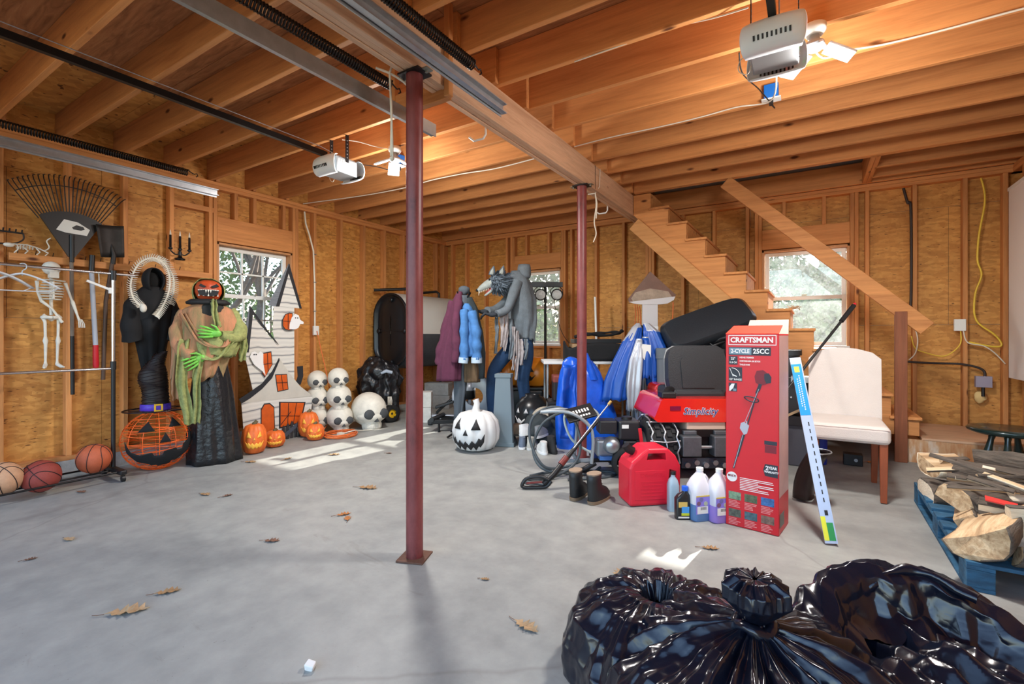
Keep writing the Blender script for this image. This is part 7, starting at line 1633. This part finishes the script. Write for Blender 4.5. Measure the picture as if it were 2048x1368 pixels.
# --- firewood
SPLIT = N('split_wood'); _v = SPLIT.coords((1.2, 14, 14)); _n = SPLIT.noise(_v, 2.0, 6, .65, .5)
SPLIT.link(SPLIT.ramp(_n, [(0.25, rgb(120, 92, 66)), (0.45, rgb(184, 152, 114)), (0.62, rgb(212, 186, 148)), (0.8, rgb(226, 208, 178))]), SPLIT.b.inputs['Base Color']); SPLIT.b.inputs['Roughness'].default_value = .85; SPLIT.bump(_n, .6, .01); SPLIT = SPLIT.m
BARK = mat('grey_bark', rgb(92, 82, 72), .95, var=.5, vscale=16, stretch=(.6, 3, 3), bump=1.0, bscale=24); BIRCH = mat('pale_birch_wood', rgb(226, 212, 186), .8, var=.2, vscale=8, stretch=(.5, 4, 4), bump=.5, bscale=30)
def log(x, y, z, L, r_, rz, roll, kind, label, seed, ry=0):
    t = thing('firewood_log', label, 'log', (x, y, z), 0, 'split firewood on the pallet'); t.rotation_euler = (R(roll), R(ry), R(rz))
    rr = random.Random(seed); a0, a1 = {'quarter': (-50, 50), 'half': (-88, 88), 'sliver': (-24, 24), 'slab': (-40, 40)}[kind]
    sec = [(0.0, 0.0)] if kind != 'slab' else [(-.3 * r_, -.55 * r_), (-.3 * r_, .55 * r_)][:0] + [(.25 * r_, -.5 * r_), (.25 * r_, .5 * r_)][::-1]
    arc_ = [(r_ * math.sin(R(a)), r_ * math.cos(R(a)) - r_ * .55) for a in [a0 + (a1 - a0) * i / 8 for i in range(9)]]
    sec = [(p[0] * .6, p[1] - r_ * .55) for p in ([(0, 0)] if kind != 'slab' else [(-.5 * r_, .35 * r_), (.5 * r_, .35 * r_)])][::-1] + arc_
    n_ = len(sec); m = MB(); vs = []; NL = 10
    for i in range(NL + 1):
        xx = (i / NL - .5) * L
        for (a, b) in sec:
            q = mnoise.noise_vector(Vector((xx * 5 + seed, a * 9, b * 9))) * r_ * .28
            vs.append((xx + (q.x if i in (0, NL) else 0), a + q.y * .8, b + q.z * .8))
    na = len(arc_); ns = n_ - na
    wood, bark = [], []
    for i in range(NL):
        for j in range(n_):
            f_ = (i * n_ + j, i * n_ + (j + 1) % n_, (i + 1) * n_ + (j + 1) % n_, (i + 1) * n_ + j)
            (bark if j >= ns and j < n_ - 1 else wood).append(f_)
    wood += [tuple(range(n_ - 1, -1, -1)), tuple(range(NL * n_, NL * n_ + n_))]
    MB().add(vs, wood).build('split_face', SPLIT if seed % 4 else BIRCH, t)
    MB().add([(a, b + 0, c_) for a, b, c_ in vs], bark, True).build('bark', BARK if seed % 5 else BIRCH, t, solid=.008)
    return t
zp = fz(3.6) + .145
LOGS = [(.77, 3.19, .06, .45, .13, 65, 150, 'half', 'big split log end nearest the camera at the pallet corner'), (.74, 3.58, .05, .50, .10, 80, 100, 'quarter', 'pale split log lying along the left edge of the pallet'),
 (.85, 3.58, .15, .42, .115, 38, 20, 'half', 'bark covered half log on top of the left edge logs'), (.77, 4.02, .05, .30, .11, 10, 10, 'half', 'tan barked log at the far left pallet corner'), (.75, 4.13, .15, .24, .10, 30, 200, 'half', 'shaggy dark bark chunk at the far left corner'),
 (.93, 4.05, .17, .50, .05, -24, 40, 'sliver', 'clean pale stick reaching right from the shaggy bark chunk'), (1.0, 3.88, .17, .48, .13, -22, 100, 'quarter', 'broad pale split slab leaning at the back of the pile'), (1.13, 3.99, .22, .50, .12, -25, 160, 'half', 'white topped split log below the stool'),
 (.99, 3.68, .17, .62, .045, -8, 30, 'sliver', 'long thin curved stick across the middle of the pile'), (1.04, 3.54, .11, .52, .11, -10, 90, 'quarter', 'brown split log in the middle of the pile'), (1.0, 3.35, .13, .52, .08, -12, 60, 'quarter', 'narrow split log right of the bark half log'),
 (1.03, 3.16, .14, .46, .10, -6, -80, 'half', 'dark bark log facing the camera at the right'), (1.0, 3.05, .03, .42, .09, 8, 120, 'quarter', 'pale barked log on the near edge of the pallet'), (1.40, 3.10, .06, .40, .11, -5, 60, 'half', 'thick barked log at the right near edge'),
 (1.25, 3.80, .14, .46, .09, 12, 140, 'quarter', 'split log with reddish bark at the right of the pile'), (.90, 3.27, .15, .36, .045, -15, 10, 'sliver', 'thin splinter with red paint beside the big corner log'), (1.30, 3.50, .10, .5, .11, 4, 60, 'half', 'half log buried in the pile behind'), (.98, 3.86, .04, .46, .10, -8, 70, 'quarter', 'pale split log low in the back of the pile')]
for i, (x, y, dz, L, r_, rz, roll, kind, lb) in enumerate(LOGS): log(x, y, zp + dz - .0, L, r_, rz, roll, kind, lb, i + 1, (i * 37 % 9) - 4)
rs_ = random.Random(12)
for i in range(14):
    log(rs_.uniform(.74, 1.15), rs_.uniform(3.1, 4.1), zp + rs_.uniform(.20, .27), rs_.uniform(.16, .34), rs_.uniform(.02, .035), rs_.uniform(-40, 40), rs_.uniform(0, 180), 'sliver', 'thin splinter of split wood lying loose on the firewood pile', 40 + i, rs_.uniform(-12, 12))['group'] = 'loose splinters on the firewood'
o = MB().box((0, 0, 0), (.11, .05, .006), (R(8), R(6), 0)).jitter(.006, 30, 1).build('red_painted_chip', mat('red_paint_chip', rgb(206, 50, 44), .6)); o.location = (.80, 3.27, zp + .20); o.rotation_euler = (0, 0, R(-15)); tag(o, 'small red painted wood chip on the firewood', 'wood chip')
# --- bin bags in the foreground
BAG = N('glossy_black_bin_liner'); _v = BAG.coords((1, 1, 1), False); _a = BAG.noise(_v, 6, 3, .5, .8); _b = BAG.noise(_v, 16, 2, .5, .6)
BAG.b.inputs['Base Color'].default_value = (.005, .0065, .014, 1); BAG.b.inputs['Roughness'].default_value = .20; BAG.b.inputs['Specular IOR Level'].default_value = .5
_r = BAG.n('ShaderNodeMath', {1: .5}, operation='SUBTRACT'); BAG.link(_a, _r.inputs[0]); _ab = BAG.n('ShaderNodeMath', operation='ABSOLUTE'); BAG.link(_r.outputs[0], _ab.inputs[0])
_sum = BAG.n('ShaderNodeMath', {1: .25}, operation='MULTIPLY_ADD'); BAG.link(_b, _sum.inputs[0]); BAG.link(_ab.outputs[0], _sum.inputs[2])
BAG.bump(_sum.outputs[0], .25, .02); BAG = BAG.m
def ridge(v): return 1 - abs(mnoise.noise(v)) * 2
def tri(x): x = (x / (2 * PI)) % 1.0; return 1 - 4 * abs(x - .5)
def vor(p): return mnoise.voronoi(p)[0][0]
def bag_mesh(R0, H0, prof, folds, seed, n=360, m_=150, sx=1.0, sy=1.0, amp=.05):
    """prof: (radius fraction, height fraction); sharp pleats run out of the gathered top"""
    L = len(prof) - 1
    def fn(u, v):
        a = 2 * PI * u; t = v * L; i = min(int(t), L - 1); f = t - i
        r_ = prof[i][0] * (1 - f) + prof[i + 1][0] * f; z = prof[i][1] * (1 - f) + prof[i + 1][1] * f
        ca, sa = math.cos(a), math.sin(a)
        w = mnoise.noise(Vector((ca * 1.3 + seed, sa * 1.3, v * 1.2)))
        w2 = mnoise.noise(Vector((ca * 2.6, sa * 2.6 + seed, v * 2.4)))
        fade = .25 + .75 * min(1, v * 1.3)
        fold = (tri(a * folds + 4.5 * w + seed) * .55 + tri(a * (folds * 1.7 // 1 + 2) + 5 * w2) * .35 + tri(a * (folds * 3 + 1) + 7 * w) * .14) * fade
        P = Vector((ca * r_ * 2.6 + seed, sa * r_ * 2.6, z * 2.2)); cr = vor(P * 1.1) * .9 + vor(P * 2.6 + Vector((5, 1, 2))) * .42
        k = amp * min(1, r_ * 2.2 + .10)
        q = r_ + k * fold * .6 + (cr - .55) * .055 * min(1, r_ * 1.6) + .10 * w * (1 - v) * r_
        zz = z + (cr - .55) * .06 * min(1, r_ * 1.8) * (1 if v > .04 else 0) + k * fold * .35 * v
        return (R0 * q * ca * sx, R0 * q * sa * sy, max(.0, H0 * zz))
    return MB().grid(fn, n, m_, True, True)
x, y = -.13, 1.47
b1 = thing('bin_bag', 'tied glossy black bin bag with a knotted top in the foreground', 'bin bag', (x, y, fz(y)), 0, 'black bin bags')
bag_mesh(.41, .455, [(.80, .0), (.98, .10), (1.0, .32), (.93, .52), (.72, .70), (.42, .82), (.17, .885), (.085, .90)], 11, 1.7, amp=.17).build('film', BAG, b1)
bag_mesh(.41, .455, [(.085, .90), (.07, .93), (.12, .98), (.20, 1.06), (.19, 1.14), (.11, 1.19), (.02, 1.18)], 7, 4.2, 160, 60, amp=.15).build('gathered_top', BAG, b1)
m = MB().tube([(.045 * math.cos(2 * PI * i / 20), .045 * math.sin(2 * PI * i / 20), .412 + .008 * math.sin(i)) for i in range(20)], .016, 8, closed=True); m.jitter(.008, 30, 2); m.build('twisted_neck', BAG, b1)
x, y = -.44, 1.66
b2 = thing('bin_bag', 'smaller slumped black bin bag behind the knotted bag on its left', 'bin bag', (x, y, fz(y)), 0, 'black bin bags')
bag_mesh(.32, .33, [(.85, 0), (1.0, .15), (1.0, .45), (.88, .72), (.62, .92), (.36, 1.0), (.22, .97), (.14, .80)], 9, 6.3, amp=.16).build('film', BAG, b2)
x, y = .35, 1.70
b3 = thing('open_bin_bag', 'open black bin bag with gaping mouth on the right foreground', 'bin bag', (x, y, fz(y)), 0, 'black bin bags')
def obag(u, v):
    a = 2 * PI * u; ca, sa = math.cos(a), math.sin(a); w = mnoise.noise(Vector((ca * 1.6, sa * 1.6, v * 2)))
    back = max(0, math.cos(a - R(112))); H0 = .25 + .18 * back ** 1.5
    prof = [(.34, 0), (.40, .1), (.41, .35), (.39, .7), (.36, .96), (.345, 1.0), (.30, .93), (.26, .70), (.20, .60)]
    t = v * 8; i = min(int(t), 7); f = t - i; r_ = prof[i][0] * (1 - f) + prof[i + 1][0] * f; z = prof[i][1] * (1 - f) + prof[i + 1][1] * f
    P = Vector((ca * 1.3, sa * 1.3, z * 1.1 + (2 if v > .6 else 0))); cr = vor(P * 2.0) + .45 * vor(P * 4.6 + Vector((3, 2, 1)))
    fo = tri(a * 9 + 5 * w) * .5 + tri(a * 17 + 6 * w) * .3
    r_ += .022 * fo * (.3 + v) + .03 * w + .055 * (cr - .5); return (r_ * 1.02 * ca, r_ * .92 * sa, max(0, z * H0 + .05 * (cr - .5) * min(1, v * 3)))
MB().grid(obag, 360, 150, True, True).build('film', BAG, b3)
def crump(u, v):
    xx, yy = (u - .5) * .60, (v - .5) * .54; p = Vector((xx * 5, yy * 5, 2.0)); return (xx, yy - .03, .19 + .10 * vor(p) + .05 * vor(p * 2.3) + .06 * mnoise.noise(p * .6) + .02 * tri(xx * 40 + yy * 55))
MB().grid(crump, 110, 100).build('crumpled_film', BAG, b3)
m = MB().tube(spline([(-.20, .24, .36), (-.14, .29, .415), (-.08, .315, .435), (.0, .315, .425), (.08, .29, .40)], 6), .016, 8); m.jitter(.012, 20, 3); m.build('rolled_rim', BAG, b3)
# --- dry leaves
LEAFC = [mat('dry_oak_leaf_%d' % i, c, .8, var=.3, vscale=30) for i, c in enumerate((rgb(150, 116, 78), rgb(176, 110, 54), rgb(112, 78, 60), rgb(170, 140, 104)))]
def leaf(x, y, s, rz, mi, label, curl=.25, tilt=0):
    out = [(-.5, 0)]
    up = [(-.35, .05), (-.28, .17), (-.20, .08), (-.08, .26), (.0, .10), (.12, .27), (.20, .10), (.32, .18), (.36, .06), (.5, 0)]
    pts = up; m = MB(); vs = []; 
    def pz_(a, b): return curl * (abs(b) * 1.1 + .5 * a * a) + .03 * math.sin(a * 13 + b * 17)
    sp = [(-.5, 0)] + [(a, 0) for a, b in up[:-1]] + [(.5, 0)]
    for a, b in sp: vs.append((a * s, 0, pz_(a, 0) * s + .003))
    k0 = len(vs)
    for sg in (1, -1):
        for a, b in up[:-1]: vs.append((a * s, sg * b * s * (1 + .1 * sg), pz_(a, b) * s + .003))
    fs = []; nU = len(up) - 1
    for q in range(2):
        o_ = k0 + q * nU
        fs.append((0, 1, o_) if q == 0 else (1, 0, o_))
        for i in range(nU - 1): f_ = (1 + i, 2 + i, o_ + i + 1, o_ + i); fs.append(f_ if q == 0 else f_[::-1])
        f_ = (nU, nU + 1, o_ + nU - 1); fs.append(f_ if q == 0 else f_[::-1])
    t = thing('dry_leaf', label, 'leaf', (x, y, fz(y) + .001), R(rz), 'dry leaves on the floor'); t.rotation_euler[0] = R(tilt)
    m.add(vs, fs); m.build('blade', LEAFC[mi], t, solid=.0015); MB().tube([(-.5 * s, 0, .006), (-.66 * s, .02 * s, .004), (-.78 * s, .06 * s, .003)], .0016, 4).build('stem', LEAFC[2], t)
for a in ((-2.918, 2.535, .17, 20, 0, 'lone tan leaf left of the near column towards the white pumpkin'), (-2.64, 2.09, .10, 60, 1, 'bright orange leaf left of the near column'), (-2.56, 2.06, .09, 140, 1, 'second bright orange leaf close to the first one'), (-3.874, 1.808, .10, 10, 0, 'small tan leaf in front of the wire pumpkin'), (-3.70, 1.88, .08, 80, 2, 'small brown leaf right of the wire pumpkin'),
          (-2.676, 1.611, .10, 30, 2, 'purplish brown leaf midway along the left floor'), (-2.552, .874, .17, 50, 3, 'large pale oak leaf at the lower left'), (-2.579, 1.04, .11, 55, 0, 'curled tan leaf above the large pale oak leaf'), (-.803, 2.293, .12, 100, 3, 'pale oak leaf above the black bags'), (-.47, 2.816, .10, 20, 0, 'brown leaf below the tall red box'),
          (-.994, 1.693, .13, -10, 3, 'pale oak leaf left of the black bags'), (-3.988, 3.045, .12, 40, 0, 'leaf in the sunlit patch by the orange cord'), (-3.75, .995, .09, 10, 3, 'small flat leaf near the left edge of the floor'), (-3.605, .798, .06, 70, 2, 'tiny dark leaf at the far left of the floor'), (-1.354, 1.908, .05, 20, 0, 'tiny leaf right of the near column base'), (-.781, 1.86, .05, 90, 3, 'tiny pale leaf beside the slumped bag'),
          (-4.779, 1.342, .09, 15, 2, 'dark leaf in front of the maroon basketball'), (-4.457, 2.473, .12, 30, 0, 'leaf at the hem of the ghoul skirt'), (-4.25, 2.72, .10, 100, 0, 'leaf in the sun below the tall orange pumpkin'), (.461, 5.595 - .3, .11, 30, 1, 'orange brown leaf under the white chair'), (-1.62, 3.62, .11, 60, 0, 'leaf beside the spray gun hose'), (-3.55, 3.35, .07, 20, 2, 'small dark leaf left of the near column in the sun')):
    leaf(*a)
o = MB().box((0, 0, .012), (.035, .03, .024), (.3, .2, .4)).jitter(.008, 40, 3).build('white_scrap', mat('white_scrap', rgb(224, 222, 218), .6), None, bevel=.004); o.location = (-1.547, 1.078, fz(1.078)); tag(o, 'small white scrap on the floor at the bottom centre', 'scrap')
# ================================================================ OUTSIDE
GRASS = mat('autumn_lawn', rgb(150, 132, 96), .95, var=.4, vscale=3)
g_ = MB().bb((-60, -30, -.30), (40, 60, -.17)).build('ground', GRASS); struct(g_)
BARKT = mat('tree_bark', rgb(84, 72, 62), .9, var=.3, vscale=8)
LEAFG = [mat('evergreen_leaf_%d' % i, c, .7) for i, c in enumerate((rgb(84, 110, 48), rgb(120, 142, 66), rgb(70, 92, 52)))]
def branches(m, p, d, L, r_, depth, rr):
    q = p + d * L; mid = p.lerp(q, .5) + Vector((rr.uniform(-1, 1), rr.uniform(-1, 1), rr.uniform(-.3, .5))) * L * .08
    m.tube([p, mid, q], [r_, r_ * .82, r_ * .62], 5, False)
    if depth == 0: return
    for k in range(3 if depth > 1 else 4):
        nd = (d + Vector((rr.uniform(-1, 1), rr.uniform(-1, 1), rr.uniform(-.15, .7))) * .75).normalized(); branches(m, p.lerp(q, rr.uniform(.5, 1)), nd, L * rr.uniform(.55, .8), r_ * .58, depth - 1, rr)
def bare_tree(x, y, h, seed, label):
    t = thing('bare_tree', label, 'tree', (x, y, -.18), 0, 'bare trees outside'); rr = random.Random(seed); m = MB()
    branches(m, Vector((0, 0, 0)), Vector((rr.uniform(-.1, .1), rr.uniform(-.1, .1), 1)).normalized(), h * .38, h * .022, 4, rr); m.build('trunk_and_branches', BARKT, t)
def shrub(x, y, w, h, n, seed, label, mi=0, z=-.18, name='evergreen_shrub', big=1.0):
    t = thing(name, label, 'shrub', (x, y, z), 0, 'shrubs outside'); rr = random.Random(seed); m = MB()
    MB().tube([(0, 0, 0), (.02, .02, h * .7)], [.05, .02], 6).build('stem', BARKT, t)
    for k in range(n):
        a, b, q = rr.uniform(0, 2 * PI), math.asin(rr.uniform(-1, 1)), rr.uniform(.55, 1.0) ** .5
        c_ = Vector((w * q * math.cos(a) * math.cos(b), w * q * math.sin(a) * math.cos(b), h * .52 + h * .48 * q * math.sin(b))); u = Vector((rr.uniform(-1, 1), rr.uniform(-1, 1), rr.uniform(-1, 1))).normalized(); v = u.orthogonal().normalized(); s_ = rr.uniform(.05, .10) * big
        m.add([c_ - u * s_, c_ + v * s_ * .5, c_ + u * s_, c_ - v * s_ * .5], [(0, 1, 2, 3)])
    m.build('foliage', LEAFG[mi], t)['kind'] = 'stuff'
for i, a in enumerate(((-9.5, 4.6, 5.2, 'bare tree nearest the left window'), (-12.5, 7.2, 7.0, 'bare tree further off outside the left window'), (-15, 5.8, 8.0, 'tall bare tree at the far left outside'), (-13.5, 9.8, 7.5, 'bare tree to the right outside the left window'))): bare_tree(a[0], a[1], a[2], 11 + i, a[3])
for i, a in enumerate(((-14, 6.6, 1.6, 4.6, 2600, 'bushy evergreen seen through the left window', 0), (-17, 10.2, 2.2, 5.4, 2600, 'large evergreen behind the bare trees', 2), (-11.6, 7.9, .9, 2.2, 1500, 'low yellow green shrub outside the left window', 1), (-19, 7.4, 2.4, 4.0, 2400, 'far evergreen beyond the white fence', 1),
        (-6.6, 10.4, 1.3, 2.5, 2600, 'green shrub outside the middle window', 0), (-8.6, 11.6, 1.4, 2.9, 2600, 'second green shrub outside the middle window', 1), (-4.4, 11.2, 1.2, 2.3, 2200, 'third green shrub outside the middle window', 1), (-.6, 10.6, 1.6, 2.9, 4200, 'dark shrub outside the stair window', 2), (1.4, 11.2, 1.7, 3.1, 4200, 'second dark shrub outside the stair window', 0), (-2.4, 11.8, 1.5, 3.2, 3600, 'shrub left of the stair window view', 2), (3.4, 12.2, 1.6, 2.9, 2600, 'shrub right of the stair window view', 2))): shrub(a[0], a[1], a[2], a[3], a[4], 31 + i, a[5], a[6])
fn_ = thing('white_fence', 'white board fence outside beyond the left window', 'fence', (-10.2, 6.0, -.18))
for k in range(40): MB().bb((-.02, -5.0 + k * .25, 0), (.02, -5.0 + k * .25 + .24, 1.28 + .02 * (k % 2))).build('board', SIDING, fn_)

for i, (x, y, w, h, lb, mi) in enumerate(((-9.5, 17.5, 2.6, 5.6, 'tall evergreen far behind the middle window', 2), (-5.5, 18.5, 2.6, 5.8, 'second tall evergreen far behind the middle window', 0), (-1.4, 17.5, 2.5, 5.6, 'tall evergreen far behind the stair window', 2), (2.2, 18.0, 2.6, 5.8, 'second tall evergreen far behind the stair window', 2), (5.6, 18.2, 2.6, 5.6, 'third tall evergreen far behind the stair window', 0))):
    shrub(x, y, w, h, 3200, 61 + i, lb, mi, -.18, 'evergreen_tree', 2.3)
